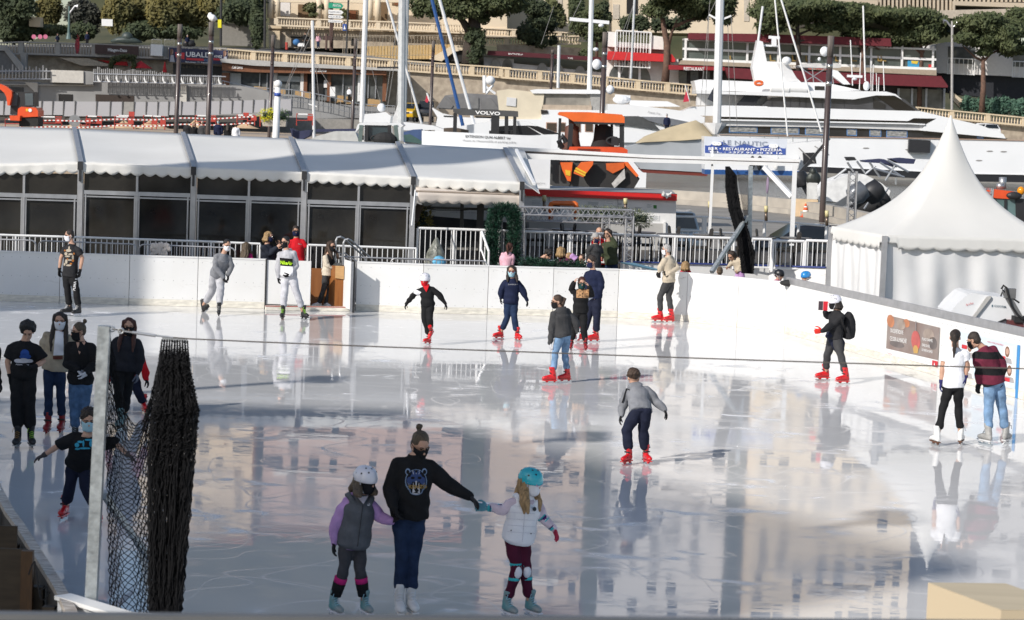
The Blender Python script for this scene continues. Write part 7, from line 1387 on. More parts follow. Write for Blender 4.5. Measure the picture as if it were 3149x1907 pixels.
plate(a4,rect(a4,1362,570,1470,650),d_-.1,mat('mural_blue',(.04,.28,.5),.6),tr_,'mural',.05);plate(a4,((1395,575),(1465,580),(1450,608),(1400,600)),d_-.15,mat('mural_yellow',(.7,.5,.05),.6),tr_,'mural_land',.05);plate(a4,rect(a4,1560,610,1595,655),d_-.1,redaw,tr_,'red_crate',.05)
for k in range(8):x=(80,290,420,700,850,1100,1130,-300)[k];plate(a4,((x-25,520+k),(x-15,520+k),(x-8,570),(x+30,572),(x+30,582),(x-22,580)),d_-.3,mat('chair_yellow',(.30,.20,.06),.7),tr_,'terrace_seat',.2)
for k in range(5):plate(a3,rect(a3,1625+k*110,675,1700+k*110,790),d_+.8,shopgl,tr_,'ground_window',.1)
mo=thing('modern_villa',W(*a4(2000,720),288),'white modern building with balconies over a dark underpass','building');d_=287
slab(a4,((1625,420),(1740,400),(2700,430),(2700,740),(1635,690)),d_,10).build('wall',plw,mo);slab(a4,((1690,700),(2700,740),(2700,980),(1880,900),(1745,870)),d_+1,4).build('underpass',mat('underpass',(.022,.024,.03),.8),mo)
for x0,y0,x1,y1 in((1745,440,2000,600),(2360,470,2620,630)):plate(a4,rect(a4,x0,y0,x1,y1),d_-.1,shopgl,mo,'balcony_window',.2);railing('white balcony railing of the modern building, '+('left'if x0<2000 else 'right'),[W(*a4(x0,y0+110),d_-.6),W(*a4(x1,y0+122),d_-.6)],2.0,.5,.06,.04,name='balcony_railing')
slab(a4,((1770,860),(1900,960),(1880,1040),(1770,930)),d_-1,1).build('stair_wall',plas,mo)
au=thing('auditorium',W(*a4(1800,130),345),'large beige concrete building with vertical fins at the upper right','building');d_=345;bg=mat('beton_beige',(.50,.42,.32),.85,var=.06,scale=.1)
slab(a4,((560,-260),(2900,-200),(2900,300),(560,200)),d_+2,30).build('wall',mat('beton_dark',(.055,.047,.038),.8),au);plate(a4,((560,-20),(1080,0),(1080,110),(560,60)),d_-1,bg,au,'plain_wall',3);plate(a4,((1790,10),(2900,40),(2900,90),(1810,50),(1810,110),(1790,110)),d_-1,bg,au,'portal_beam',3);plate(a4,((1595,100),(2900,70),(2900,230),(1600,165)),d_-4,mat('parapet_beige',(.44,.38,.31),.85),au,'parapet',1)
mb=MB()
for k in range(19):x=1100+k*39;mb.bar(W(*a4(x,-140),d_),W(*a4(x-2,140),d_),.35*.9,1.2,(0,1,0))
mb.build('fins',bg,au)['kind']='stuff';mb=MB();[mb.bar(W(*a4(1830+k*42,-60),d_),W(*a4(1828+k*42,20),d_),.3,1,(0,1,0))for k in range(20)];mb.build('upper_fins',bg,au)['kind']='stuff'
v2=thing('cream_house',W(*a3(1150,290),320),'tall cream house with shutters behind the right hedge','building');slab(a3,((995,-300),(1265,-290),(1700,-280),(2360,-270),(2360,330),(995,300)),322,12).build('wall',plas,v2)
for x0,y0,x1,y1,m in((1130,-50,1235,130,dkin),(1000,40,1060,180,mat('shutter_pale',(.5,.44,.36),.7)),(2240,-50,2290,200,mat('shutter_pale',(.5,.44,.36))),(1690,0,1760,200,dkin)):plate(a3,rect(a3,x0,y0,x1,y1),321.9,m,v2,'window',.3)
v3=thing('cream_villa',W(*a3(300,250),318),'cream villa behind the dark conifer and palms','building');slab(a3,((-700,-330),(575,-300),(580,300),(-700,280)),318,12).build('wall',plas,v3)
for x0,y0,x1,y1 in((450,-40,520,60),(-120,120,-40,240),(-400,-20,-330,110)):plate(a3,rect(a3,x0,y0,x1,y1),317.9,mat('shutter_pale',(.5,.44,.36)),v3,'window',.3)
def leaves(name,blobs,n,size,m,parent,seed=0,shell=.35,flat=.45):
 g=np.random.default_rng(seed);w=np.array([b[1][0]*b[1][2]for b in blobs]);w=w/w.sum();idx=g.choice(len(blobs),n,p=w)
 C_=np.array([tuple(b[0])for b in blobs])[idx];Rd=np.array([tuple(b[1])for b in blobs])[idx]
 d=g.normal(size=(n,3));d/=np.linalg.norm(d,axis=1)[:,None];r=(1-.75*g.random(n)**1.4)*(.75+.5*g.random(n));P_=C_+d*Rd*r[:,None]
 nr_=d*.6+np.array([-.35,-.5,.45])+g.normal(size=(n,3))*.55;nr_/=np.linalg.norm(nr_,axis=1)[:,None];t1=np.cross(nr_,g.normal(size=(n,3)));t1/=np.linalg.norm(t1,axis=1)[:,None];t2=np.cross(nr_,t1)
 s=size*(.5+g.random(n))[:,None];q_=np.stack([P_-t1*s*.5,P_+t2*s*flat*.5,P_+t1*s*.5,P_-t2*s*flat*.5],1).reshape(-1,3)
 mb=MB();mb.v=[tuple(p)for p in q_];mb.f=[(4*i,4*i+1,4*i+2,4*i+3)for i in range(n)];return mb.build(name,m,parent)
pinem=mat('pine_needles',(.026,.042,.012),.75,c2=(.075,.088,.030),scale=.55);darkg=mat('leaf_dark',(.018,.03,.012),.8,c2=(.05,.065,.024),scale=.7);bam=mat('bamboo_leaf',(.17,.135,.03),.75,c2=(.06,.062,.018),scale=.28,stretch=(1,1,.35));ivy=mat('ivy_leaf',(.03,.08,.055),.7,c2=(.07,.14,.09),scale=.8);olg=mat('hedge_leaf',(.045,.06,.018),.75,c2=(.10,.10,.035),scale=.6);bark=mat('pine_bark',(.17,.095,.065),.9,c2=(.08,.05,.038),scale=3,bump=.6,bscale=6);barkd=mat('dark_bark',(.045,.034,.027),.9,bump=.5,bscale=6)
def tree(label,q,d,blobs,trunk,r,n,m=pinem,size=.6,bk=bark,seed=1,branches=(),cat='tree',name='pine_tree',sub=5,dp=.8):
 k=1/(3.08*s_at(d));t=thing(name,W(*q(*trunk[-1]),d),label,cat);rr=random.Random(seed);B=[]
 for x,y,rx,ry in blobs:
  if m is pinem:rx*=1.22
  for j in range(sub+3*(m is pinem)):B.append((W(*q(x+rr.uniform(-.62,.62)*rx,y+rr.uniform(-.5,.5)*ry),d+rr.uniform(-1,1)*rx*k*dp),(rx*k*rr.uniform(.42,.75),rx*k*rr.uniform(.42,.75),ry*k*rr.uniform(.45,.75))))
 if trunk[0]!=trunk[-1]:
  mb=MB();mb.tube([W(*q(*p),d)for p in trunk],[r*(.7+.5*i/(len(trunk)-1))for i in range(len(trunk))],10)
  mb.build('trunk',bk,t,True)
  for b_ in branches:mb=MB();mb.tube([W(*q(x,y),d+dd)for x,y,dd in b_],[r*.6,r*.4,r*.2][:len(b_)],7);mb.build('branch',bk,t,True)
 leaves('crown',B,int(n*(2.2 if m is pinem else 1.5)),size*(.78 if m is pinem else.95),m,t,seed);return t
tree('huge umbrella pine with ivy on its trunk over the stone balustrade',a2,287,[(1600,40,130,110),(1800,20,180,130),(2050,60,200,130),(2300,30,190,130),(2500,0,170,120),(1950,-60,380,90),(2150,160,70,60)],((2085,150),(2095,300),(2060,450),(2060,600)),1.0,15000,seed=2,bk=barkd,branches=(((2050,300,0),(1980,200,0),(1900,110,0)),((2095,220,0),(2200,130,.5),(2280,80,1))))
tree('dark ivy covering the big pine trunk',a2,286,[(2110,330,100,80),(2100,440,95,90),(2060,540,60,60)],((2100,600),),.1,3500,darkg,.5,seed=3,cat='ivy',name='ivy')
tree('dark round conifer on the terrace above the red awning',a3,295,[(280,120,110,110),(300,230,140,120),(270,320,150,110),(150,330,60,60),(430,390,40,50)],((272,300),(270,450),(268,520)),.35,8000,darkg,.5,barkd,4,name='conifer')
tree('slender pine beside the white mast',a3,292,[(800,150,100,90),(790,260,120,80),(840,330,90,60),(740,500,50,50)],((830,250),(850,430),(845,560)),.2,4500,pinem,.5,seed=5)
tree('umbrella pine with forked reddish trunk before the white terrace',a3,283,[(1400,60,120,100),(1600,50,190,120),(1850,70,200,110),(2040,60,100,110),(1700,-40,300,80),(2050,180,70,60)],((1470,170),(1490,300),(1515,430),(1510,600),(1495,780)),.42,12000,seed=6,branches=(((1525,430,0),(1560,300,0),(1610,180,0)),((1590,250,0),(1700,200,.5),(1850,140,1))))
tree('umbrella pine left of the row, in front of the maroon awning',a4,282,[(60,130,150,110),(250,110,190,110),(470,120,190,110),(640,150,110,100),(330,40,300,60),(540,260,110,50),(80,260,120,60)],((318,210),(320,350),(330,520),(328,740)),.30,13000,seed=7,bk=barkd,branches=(((322,330,0),(420,290,0),(560,285,.5)),((320,300,0),(250,270,0),(180,250,.5)),((330,390,0),(450,370,.3),(540,310,.6))))
tree('second umbrella pine of the right row behind the yacht antennas',a4,283,[(800,200,110,100),(950,150,190,110),(1150,170,130,110),(900,290,140,70),(1010,100,220,60),(1060,330,110,50)],((930,420),(940,520),(930,680),(920,860)),.32,11000,seed=8,branches=(((935,470,0),(880,390,0),(830,340,.5)),((938,500,0),(1000,420,0),(1100,470,.5))))
tree('third umbrella pine of the right row left of the street lamp',a4,284,[(1300,200,130,120),(1480,200,190,130),(1650,250,120,110),(1380,330,150,90),(1560,340,140,80),(1250,420,90,50),(1450,130,150,60)],((1490,430),(1495,530),(1480,700),(1472,1010)),.27,12000,seed=9,branches=(((1493,510,0),(1420,450,0),(1360,400,.5)),((1495,520,0),(1540,430,0),(1640,390,.5))))
tree('fourth umbrella pine of the right row in front of the white building',a4,281,[(1920,260,130,110),(2080,220,160,110),(2250,270,150,120),(1980,370,150,90),(2200,400,150,90),(2380,440,120,90),(2080,490,60,40)],((2075,540),(2078,640),(2080,820),(2062,1065)),.32,12000,seed=10,branches=(((2075,580,0),(2000,540,0),(1880,430,.5)),((2080,580,0),(2150,510,0),(2260,460,.5))))
tree('pine crown at the upper right picture edge',a4,290,[(2420,160,110,90),(2560,200,150,130),(2450,280,90,80)],((2600,300),(2600,700),(2600,1000)),.35,5000,seed=11)
tree('clipped dark hedge above the white terrace',a3,300,[(1160,215,90,75),(1300,215,110,75),(1460,215,110,75),(1620,220,110,70)],((1400,290),),.1,6000,darkg,.5,seed=12,cat='hedge',name='hedge',sub=9,dp=.3)
tree('green ivy hedge wall under the white building',a4,284,[(1960,970,90,80),(2100,985,110,85),(2260,1000,110,85),(2420,1010,110,90),(2600,1030,140,90)],((2200,1090),),.1,9000,ivy,.45,seed=13,cat='hedge',name='ivy_hedge',sub=8,dp=.3)
tree('palm tree in front of the cream villa',a3,300,[(440,110,100,60),(400,60,80,60),(480,190,70,60)],((450,120),(460,260)),.3,2600,olg,.8,seed=14,name='palm_tree')
tree('small palm inside the palace loggia',a2,302.5,[(520,90,90,45),(600,70,70,45),(560,140,60,30),(850,130,40,40)],((560,100),(560,165)),.15,1800,olg,.6,seed=15,name='palm_tree')
tree('climbing plants and lanterns on the house behind the slender pine',a3,310,[(650,60,70,110),(640,200,50,90),(900,80,70,80),(940,170,50,60)],((650,250),),.1,4500,darkg,.55,seed=16,cat='climber',name='climbing_plant')
tree('leafy arch of ivy in front of the dark recess',a1,276,[(1060,600,30,50),(1100,550,45,35),(1170,535,55,28),(1240,560,40,40),(1265,620,28,60)],((1060,680),),.1,2600,olg,.35,seed=17,cat='arch',name='ivy_arch')
for i,(x,y,rx,ry,m,lb)in enumerate(((120,60,180,200,darkg,'dark tree mass at the upper left corner'),(150,290,190,110,darkg,'dark shrubbery left of the gate pillar'),(470,90,110,170,bam,'yellow green bamboo clump left of the green lamp post'),(460,290,170,50,olg,'clipped hedge behind the red signs'),(780,130,170,160,mat('olive_grey',(.06,.06,.045),.8,c2=(.025,.028,.02),scale=.6),'grey leaved tree right of the green lamp post'),(800,300,120,80,darkg,'dark shrub behind the person in the waistcoat'),(1130,120,130,170,bam,'first tall bamboo clump right of the street sign'),(1330,120,150,170,bam,'second tall bamboo clump behind the railing'),(1330,290,160,90,darkg,'dark shrub in front of the bamboo'),(1560,110,150,190,bam,'third tall bamboo clump left of the brown piles'),(1790,110,160,200,bam,'fourth tall bamboo clump behind the gull'),(1690,300,210,60,darkg,'dark shaded hedge behind the scooter rider'),(2050,60,150,150,bam,'fifth bamboo clump right of the gull'),(2250,110,170,110,darkg,'dark bushes above the stair wall'),(2350,-10,150,130,olg,'olive green trees left of the palace'),(2440,200,60,230,darkg,'narrow dark cypress beside the palace corner'))):
 tree(lb,a1,296+(i%3)*3-(6 if m is darkg else 0),[(x,y,rx,ry)],((x,y+ry*.3),(x,y+ry)),.2,int(2200+rx*ry*.16),m,.62,barkd,30+i,name='bamboo'if m is bam else 'shrub',cat='bamboo'if m is bam else('hedge'if 'hedge'in lb else 'bush'),sub=14)
wg=glass('town_glass',(.025,.03,.036),.08)
def tower(label,x0,x1,d,z0,z1,m,fh=3.4,ww=1.7,bal=True,lit=.55):
 trr=random.Random(int(x0));t=thing('apartment_block',V(((x0+x1)/2,d,z0)),label,'building');mb=MB();mb.box(((x0+x1)/2,d+8,(z0+z1)/2),(x1-x0,16,z1-z0));mb.build('wall',m,t);nz=int((z1-z0)/fh);nx=int((x1-x0)/3.3);proto=None
 for j in range(nz):
  z=z0+fh*(j+.25)
  if bal and trr.random()<.5:mb=MB();bw_=(x1-x0)*trr.uniform(.25,.8);mb.box((trr.uniform(x0+bw_/2,x1-bw_/2),d-.6,z-.3),(bw_,1.2,.9));mb.build('balcony',plw if j%4 else m,t)
  for i in range(nx):
   c=V((x0+(i+.5)*(x1-x0)/nx,d-.03,z))
   if trr.random()<.42 and proto is not None:continue
   if proto is None:mb=MB();mb.box(c+V((0,0,.95)),(ww,.1,2.0));proto=mb.build('window',wg,t)
   else:o=proto.copy();col.objects.link(o);o.parent=t;o.location=c+V((trr.uniform(-.5,.5),0,-.05))-WL[t];o.scale=(trr.choice((.7,1,1,2.0)),1,trr.choice((.8,1,1.15)))
 mb=MB();mb.box(((x0+x1)/2,d+7.6,z1+.4),(x1-x0+1.2,17,.8));mb.build('roof',mat('roof_tile',(.36,.16,.09),.8),t)
pnk,crm,pch,gry=mat('town_pink',(.56,.40,.33),.85),mat('town_cream',(.68,.56,.40),.85),mat('town_peach',(.60,.47,.37),.85),mat('town_grey',(.40,.40,.41),.8)
for a in(('grey high rise above the left trees',-98,-74,420,40,88,gry),('pale cream block above the left bamboo',-72,-46,410,42,74,crm),('pink block above the left of the palace',-43,-8,400,36,70,pnk),('peach block above the big pine',-4,14,405,34,84,pch),('white slab block above the cream house',18,40,410,38,100,plw),('cream block above the right pines',44,72,400,40,92,crm),('grey block above the auditorium',76,104,415,44,110,gry)):tower(*a)
cb=thing('terrace_block',V((-85,-24,0)),'tall stepped apartment block behind the viewing terrace','building');mb=MB();mb.prism([V((x,-20,z))for x,z in((-150,0),(-150,48.6),(-90,48.6),(-90,52),(-82,52),(-82,48.8),(-58.6,50.2),(-40.9,40.5),(-40,40),(-40,0))],V((-14.1,-14,0)));mb.build('wall',crm,cb)
for x,y,lb in((-13.5,10,'nearest'),(-17.1,16.2,'middle'),(-21.6,22.2,'farthest')):
 t=thing('light_mast',V((x,y,0)),lb+' tall light mast outside the left boards','mast');mb=MB();mb.tube([V((x,y,0)),V((x,y,16))],[.2,.13],10);mb.build('pole',galv,t,True);mb=MB();mb.box((x,y,16.1),(.5,.9,.25));mb.build('lamp_head',dark,t)
tower('plain block outside the left picture edge that shades the site',-140,-92,211,3,58,crm,bal=False)
tw=thing('shade_tower',V((-31.8,32.3,0)),'unseen tower outside the left boards, added to shade the marquee','tower');mb=MB();mb.box((-31.8,32.3,15.5),(1.7,1.7,31));mb.build('shaft',plw,tw);mb=MB();mb.box((-31.8,32.3,31.3),(.7,.7,6));mb.build('thin_top',steel,tw)  # unseen tower of invented kind, placed so its shadow crosses the marquee
# ------------------------------------------------------------------ the people in the picture
qN=cr(0,940,2.132)
p=person(qA,'man in black dragon print t-shirt and white mask by the back boards',1.8,J((655,752),(684,838),(662,1120),(578,965),(780,968),(562,1078),(757,1090),(640,1275),(722,1275),(648,1513),(737,1522)),-20,-62,(-55,-28),(black2,.03,.62,'tshirt'),(black,.022),glov,blk_sk,('short','dark'),mwhite,hdir=((560,1150),(745,1165)),laceb=whitel,solem=whitep)
decal(p,cloth('print_bone',(.38,.33,.26)),'print',tris=[blob(qA,x,y,a,b)for x,y,a,b in((650,895,26,14),(625,925,14,16),(668,930,22,9),(640,950,26,8),(690,960,10,22),(660,985,22,8),(628,1000,12,22),(650,1035,26,9),(612,1025,9,14),(655,870,7,16))])
decal(p,cloth('print_rust',(.36,.13,.03)),'print',tris=[blob(qA,x,y,a,b)for x,y,a,b in((615,895,9,9),(690,990,12,14),(672,1020,12,9),(640,975,9,7),(700,925,7,10))])
decal(p,cloth('print_white',(.6,.6,.6)),'print',grids=[],tris=[px_text('PUMA',*qA(712,1278),*qA(722,1186),7.5,.03),blob(qA,722,1166,13,5)],part='pants')
p=person(qA,'teenager in grey sweatshirt, pale joggers and white mask pushing off on one skate',1.68,J((2148,842),(2118,925),(2060,1125),(2042,1055),(2190,1045),(2115,1150),(2160,1125),(2012,1270),(2088,1265),(1945,1478),(2073,1518)),25,30,(40,5),(mgrey,.045,2),(lgrey,.035),glov,(blackl,neon,'lace'),('short','black'),mwhite,nd=-.15,hpitch=18,hdir=((2140,1200),(2160,1170)),pitchs=(28,0),solem=blackl,laceb=greyl)
decal(p,cloth('print_pale',(.4,.4,.42)),'print',tris=[px_text('ELLESSE',*qA(2100,1002),*qA(2160,1004),3.5)])
p=person(qB,'teenager in white and grey hoodie with neon NikeAir print skating past the open gate',1.76,J((300,812),(312,890),(335,1130),(236,1030),(402,1035),(232,1150),(345,1125),(292,1275),(398,1265),(276,1548),(474,1550)),-8,-35,(-6,35),(lgrey,.045,2,'hoodie'),(cloth('pale_jogger',(.52,.52,.55)),.032),glov,(blackl,neon,'lace'),('short','black'),mblack,hdir=((240,1215),(285,1145)),hood=lgrey,laceb=neon,solem=blackl,wd=(0,-.15),ed=(0,.05))
decal(p,white,'panel',grids=[[qB(*c)for c in((258,1045),(372,1045),(372,1135),(258,1130))]],off=.008)
decal(p,black,'panel',grids=[[qB(*c)for c in((248,963),(368,975),(370,1047),(252,1035))]],off=.012)
decal(p,mat('neon_print',(.5,.85,.02),.7),'lettering',tris=[px_text('NikeAir',*qB(254,1022),*qB(366,1034),11,.03)],off=.018)
p=person(qB,'woman in cream and black jumper and grey leggings leaning on the wooden gate lining',1.66,J((738,852),(712,925),(700,1115),(690,1030),(762,1035),(735,1055),(828,1028),(665,1260),(728,1250),(612,1422),(690,1424)),60,45,(-60,40),(cream,.03,2,'jumper'),(charcoal,.012,1.0,'leggings'),None,None,('long','brown'),mblack,glasses=sunk,d=54.75,shoes=cloth('shoe_white',(.7,.7,.7)),hairlen=.3,hdir=(None,(860,1022)))
decal(p,black,'sleeve_panel',grids=[[qB(*c)for c in((690,920),(745,925),(770,1010),(725,1050))]],off=.012)
p=person(qB,'man in red polo shirt, sunglasses and dark mask standing behind the boards',1.78,J((400,708),(402,780),(425,1040),(338,895),(492,890),(352,985),(462,975),(390,1200),(450,1200),(390,1400),(450,1400)),12,10,(0,10),(redc,.035,.75,'polo_shirt'),(black,.02),None,None,('short','dark'),mnavy,glasses=sunk,d=55.6,skin=SKIN2,shoes=blackl)
decal(p,cloth('logo_pale',(.6,.45,.45)),'emblem',tris=[px_text('Monaco',*qB(420,838),*qB(452,840),4)])
p=person(qB,'blonde woman in dark quilted jacket and navy mask beside the man in red',1.68,J((146,762),(126,835),(140,1060),(150,930),(215,920),(215,870),(232,850),(120,1200),(160,1200),(120,1390),(160,1390)),60,70,(60,60),(cloth('quilt_navy',(.02,.024,.035)),.06,2,'quilted_jacket'),(black,.02),None,None,('bob','blond'),mnavy,glasses=sunk,d=55.4,shoes=blackl)
p=person(qB,'child with long fair hair and pink coat seen from behind beside the boards',1.2,J((-70,862),(-70,925),(-55,1090),(-110,1000),(-20,1000),(-110,1080),(-20,1080),(-80,1230),(-50,1230),(-80,1390),(-50,1390)),160,170,(180,180),(magenta,.05,2,'coat'),(black,.02),None,None,('long','ash'),None,d=55.2,shoes=blackl,hairlen=.28)
p=person(qB,'child in black tracksuit with white helmet and red scarf gliding with both arms out',1.38,J((1622,1172),(1640,1232),(1648,1410),(1520,1308),(1758,1312),(1448,1395),(1815,1400),(1622,1545),(1665,1540),(1650,1785),(1690,1700)),-10,-15,(-40,-20),(black,.035,2,'tracksuit_top'),(black,.025),glov,red_sk,('short','brown'),redc,helmet=helw,scarf=redc,hdir=((1425,1450),(1840,1455)),lift=(0,.2),pitchs=(8,-35))
decal(p,white,'shoulder_panel',grids=[[qB(*c)for c in((1532,1265),(1590,1290),(1565,1322),(1515,1298))]],off=.02)
p=person(qC,'girl with long dark hair, glasses and blue mask in navy sweatshirt and jeans',1.55,J((42,1090),(45,1162),(35,1380),(-58,1270),(152,1285),(-62,1345),(185,1365),(0,1530),(65,1535),(-72,1733),(95,1747)),8,-5,(-60,30),(navy,.04,2),(denim,.022),glov,red_sk,('long','dark'),mblue,glasses=mat('thin_frame',(.15,.03,.03),.4),hdir=((-62,1400),(194,1405)),hairlen=.22)
decal(p,cloth('print_pale',(.4,.4,.42)),'print',tris=[px_text('SUPERDRY',*qC(8,1222),*qC(98,1222),3.4)])
p=person(qC,'girl with ponytail in dark grey hoodie, light blue jeans and white gloves',1.6,J((470,1378),(500,1445),(528,1690),(432,1590),(648,1585),(405,1765),(665,1665),(455,1865),(545,1868),(418,2154),(556,2142)),-152,-75,(-75,-62),(charcoal,.045,2,'hoodie'),(ldenim,.014),wglov,red_sk,('pony','brown'),mblack,hood=charcoal,hdir=((410,1825),(668,1725)),hairlen=.26)
p=person(qC,'tall dark haired teenager in navy sweatshirt and mask standing behind the leopard print girl',1.74,J((795,1002),(812,1078),(822,1330),(752,1190),(892,1205),(770,1310),(868,1320),(765,1535),(848,1530),(708,1757),(828,1762)),-42,-60,(-60,-65),(navy,.045,2),(navyj,.03),None,red_sk,('messy','dark'),mnavy)
p=person(qC,'girl in black with leopard print panel raising one hand to her hair',1.5,J((705,1200),(702,1268),(692,1470),(605,1262),(800,1320),(632,1200),(775,1240),(632,1610),(722,1620),(606,1838),(738,1848)),0,5,(-10,5),(black,.04,2,'tracksuit_top'),(black,.026),None,(mat('dark_red_plastic',(.25,.012,.015),.35),blackp,'plastic'),('pony','auburn'),cloth('mask_green',(.02,.06,.06)),hdir=((648,1170),(760,1210)),wd=(-.1,-.15))
leo=cloth('leopard',(.42,.24,.12))
decal(p,leo,'leopard_panel',grids=[[qC(*c)for c in((655,1255),(775,1262),(772,1345),(655,1342))]],off=.012)
decal(p,black,'leopard_spots',tris=[blob(qC,660+random.uniform(0,110),1262+random.uniform(0,76),random.uniform(2,4),random.uniform(1.8,3.5),6)for _ in range(70)],off=.02)
decal(p,white,'sleeve_band',grids=[[qC(*c)for c in((576,1300),(622,1310),(618,1345),(582,1332))]],off=.012)
decal(p,white,'sleeve_band',grids=[[qC(*c)for c in((768,1342),(815,1345),(812,1368),(768,1368))]],off=.012)
p=person(qC,'grey haired man in beige sweater and dark jeans leaning back on the corner boards',1.78,J((1505,885),(1522,945),(1530,1180),(1452,1050),(1612,1062),(1440,1095),(1540,1102),(1448,1325),(1530,1325),(1438,1572),(1545,1580)),-128,-95,(-80,-65),(beige,.035,2,'sweater'),(charcoal,.02),glov,red_sk,('short','grey'),mwhite,hdir=((1432,1150),(1505,1108)),wd=(0,-.25),ed=(0,-.1))
p=person(qH,'boy with brown hair in grey zipped hoodie and navy trousers skating away with arms spread',1.5,J((1195,655),(1220,735),(1262,960),(1102,880),(1405,872),(1078,1010),(1492,960),(1130,1150),(1285,1150),(1142,1475),(1312,1468)),172,185,(-35,20),(mgrey,.04,2,'hoodie'),(navyj,.03),glov,red_sk,('messy','brown'),None,nd=.22,hpitch=18,hood=mgrey,hdir=((1055,1110),(1525,1050)),wd=(-.1,-.1),pd=-.08)
decal(p,black,'sleeve_stripe',grids=[[qH(*c)for c in((1130,745),(1142,745),(1098,890),(1084,890))]],off=.014)
p=person(qI,'skater in black with white helmet and backpack holding up a red phone case',1.7,J((668,92),(695,172),(672,420),(606,225),(650,305),(580,188),(552,362),(602,590),(728,590),(572,832),(762,868)),-62,-75,(-75,-68),(black2,.035,2),(charcoal,.02),(None,redg),red_sk,('bob','dark'),mblack,helmet=helw,hdir=((552,138),(505,366)),wd=(-.1,-.15))
P14=p
p=person(qI,'woman with long dark ponytail in white t-shirt and black jeans',1.66,J((1812,425),(1812,520),(1798,870),(1694,700),(1920,690),(1678,850),(1912,800),(1700,1085),(1842,1085),(1630,1450),(1862,1442)),172,165,(-165,160),(white,.03,.62,'tshirt'),(black,.012),(cloth('navy_glove',(.03,.03,.12)),cloth('navy_glove',(.03,.03,.12))),fig_sk,('pony','dark'),None,hairlen=.42,solem=mat('brown_sole',(.12,.05,.025),.5),hdir=((1668,930),(1905,870)))
p=person(qI,'man in burgundy and black striped shirt and light jeans looking down beside the right boards',1.8,J((1985,450),(2078,520),(2172,840),(2040,720),(2265,700),(2042,860),(2250,820),(2130,1085),(2255,1085),(2110,1440),(2290,1432)),-160,-120,(-150,150),(striped('burgundy_knit',(.13,.02,.04),(.012,.012,.013),.25,.42,.18),.04,2,'striped_shirt'),(ldenim,.02),(glov,glov),(greyl,blackp,'lace'),('short','dark'),mblack,hpitch=25,hdir=((2022,925),(2240,880)),solem=mat('sole_pale',(.6,.6,.6),.4))
# --- group on the left
p=person(qF,'curly haired teenager in black print t-shirt, one neon laced skate, looking down',1.74,J((262,215),(238,305),(222,615),(72,500),(412,500),(95,635),(325,548),(160,860),(275,860),(165,1322),(292,1320)),0,8,(0,22),(black,.045,.8,'tshirt'),(black,.035),glov,blk_sk,('curly','black'),None,hpitch=30,nd=-.05,hdir=((98,715),(265,550)),wd=(0,-.2),laceb=(mat('ochre_lace',(.4,.2,.03),.6),neon))
decal(p,cloth('print_blue',(.03,.08,.3)),'print',tris=[blob(qF,235,425,42,42),blob(qF,240,452,55,26)])
decal(p,cloth('print_cloud',(.55,.55,.6)),'print',tris=[blob(qF,x,y,a,b)for x,y,a,b in((175,490,40,18),(225,482,42,16),(275,492,38,18),(215,503,70,10))]+[px_text('Above it all',*qF(150,530),*qF(270,538),5,.01)],off=.012)
p=person(qF,'girl with very long brown hair, white mask, open beige jacket and dark skinny jeans',1.72,J((568,112),(560,215),(520,555),(398,400),(650,400),(420,520),(640,500),(460,800),(575,800),(452,1185),(582,1178)),5,8,(0,0),(cloth('jacket_beige',(.36,.31,.23)),.05,2,'jacket'),(denim,.012),glov,(mat('dark_red_plastic',(.25,.012,.015),.35),blackp,'plastic'),('long','dark'),mwhite,hem=-.1,hairlen=.42)
decal(p,white,'shirt_front',grids=[[qF(*c)for c in((528,210),(600,210),(600,438),(505,440))]],off=.014)
decal(p,mat('belt_brown',(.12,.03,.015),.5),'belt',grids=[[qF(*c)for c in((502,445),(592,445),(592,478),(502,478))]],off=.016)
p=person(qF,'woman with hair bun and black mask in black zip hoodie, white gloves, ripped jeans',1.7,J((742,212),(768,305),(762,680),(640,520),(905,530),(735,575),(820,590),(705,930),(800,930),(705,1270),(815,1262)),-5,-52,(-5,0),(black,.045,2,'hoodie'),(mdenim,.022),wglov,blk_sk,('bun','ash'),mblack,hdir=((775,620),(765,680)),wd=(-.22,-.26),ed=(-.05,-.05))
decal(p,SKIN(),'open_collar',tris=[poly(qF,((725,320),(810,320),(752,430)))],off=.02)
p=person(qF,'boy in black hoodie with blue print leaning forward with arms spread behind the steel post',1.5,J((842,1050),(832,1195),(762,1460),(560,1292),(1095,1272),(412,1388),(1215,1385),(665,1660),(810,1680),(612,1990),(928,2040)),-4,12,(-8,18),(black,.045,1.05,'tshirt'),(navyj,.024),cloth('grey_glove',(.07,.06,.06)),red_sk,('messy','dark'),mblue,nd=-.25,hpitch=15,hdir=((320,1430),(1300,1450)))
decal(p,cloth('print_cyan',(.05,.35,.5)),'print',tris=[blob(qF,x,y,a,b,8)for x,y,a,b in((730,1290,22,22),(760,1260,28,12),(800,1320,60,9),(840,1240,40,10),(735,1325,26,10),(860,1275,16,34),(790,1275,9,34))])
p=person(qF,'girl with long auburn hair and black mask, dark puffer jacket, behind the net post',1.7,J((1222,165),(1208,262),(1180,560),(1055,480),(1322,470),(1060,620),(1300,610),(1120,830),(1200,830),(1140,1145),(1178,1090)),-5,8,(-8,0),(cloth('puffer_black',(.018,.019,.024)),.055,2,'puffer_jacket'),(black,.014),cloth('mid_glove',(.13,.14,.17)),tl_sk,('long','auburn'),mblack,hem=-.12,hairlen=.36,hdir=((1060,680),(1300,675)))
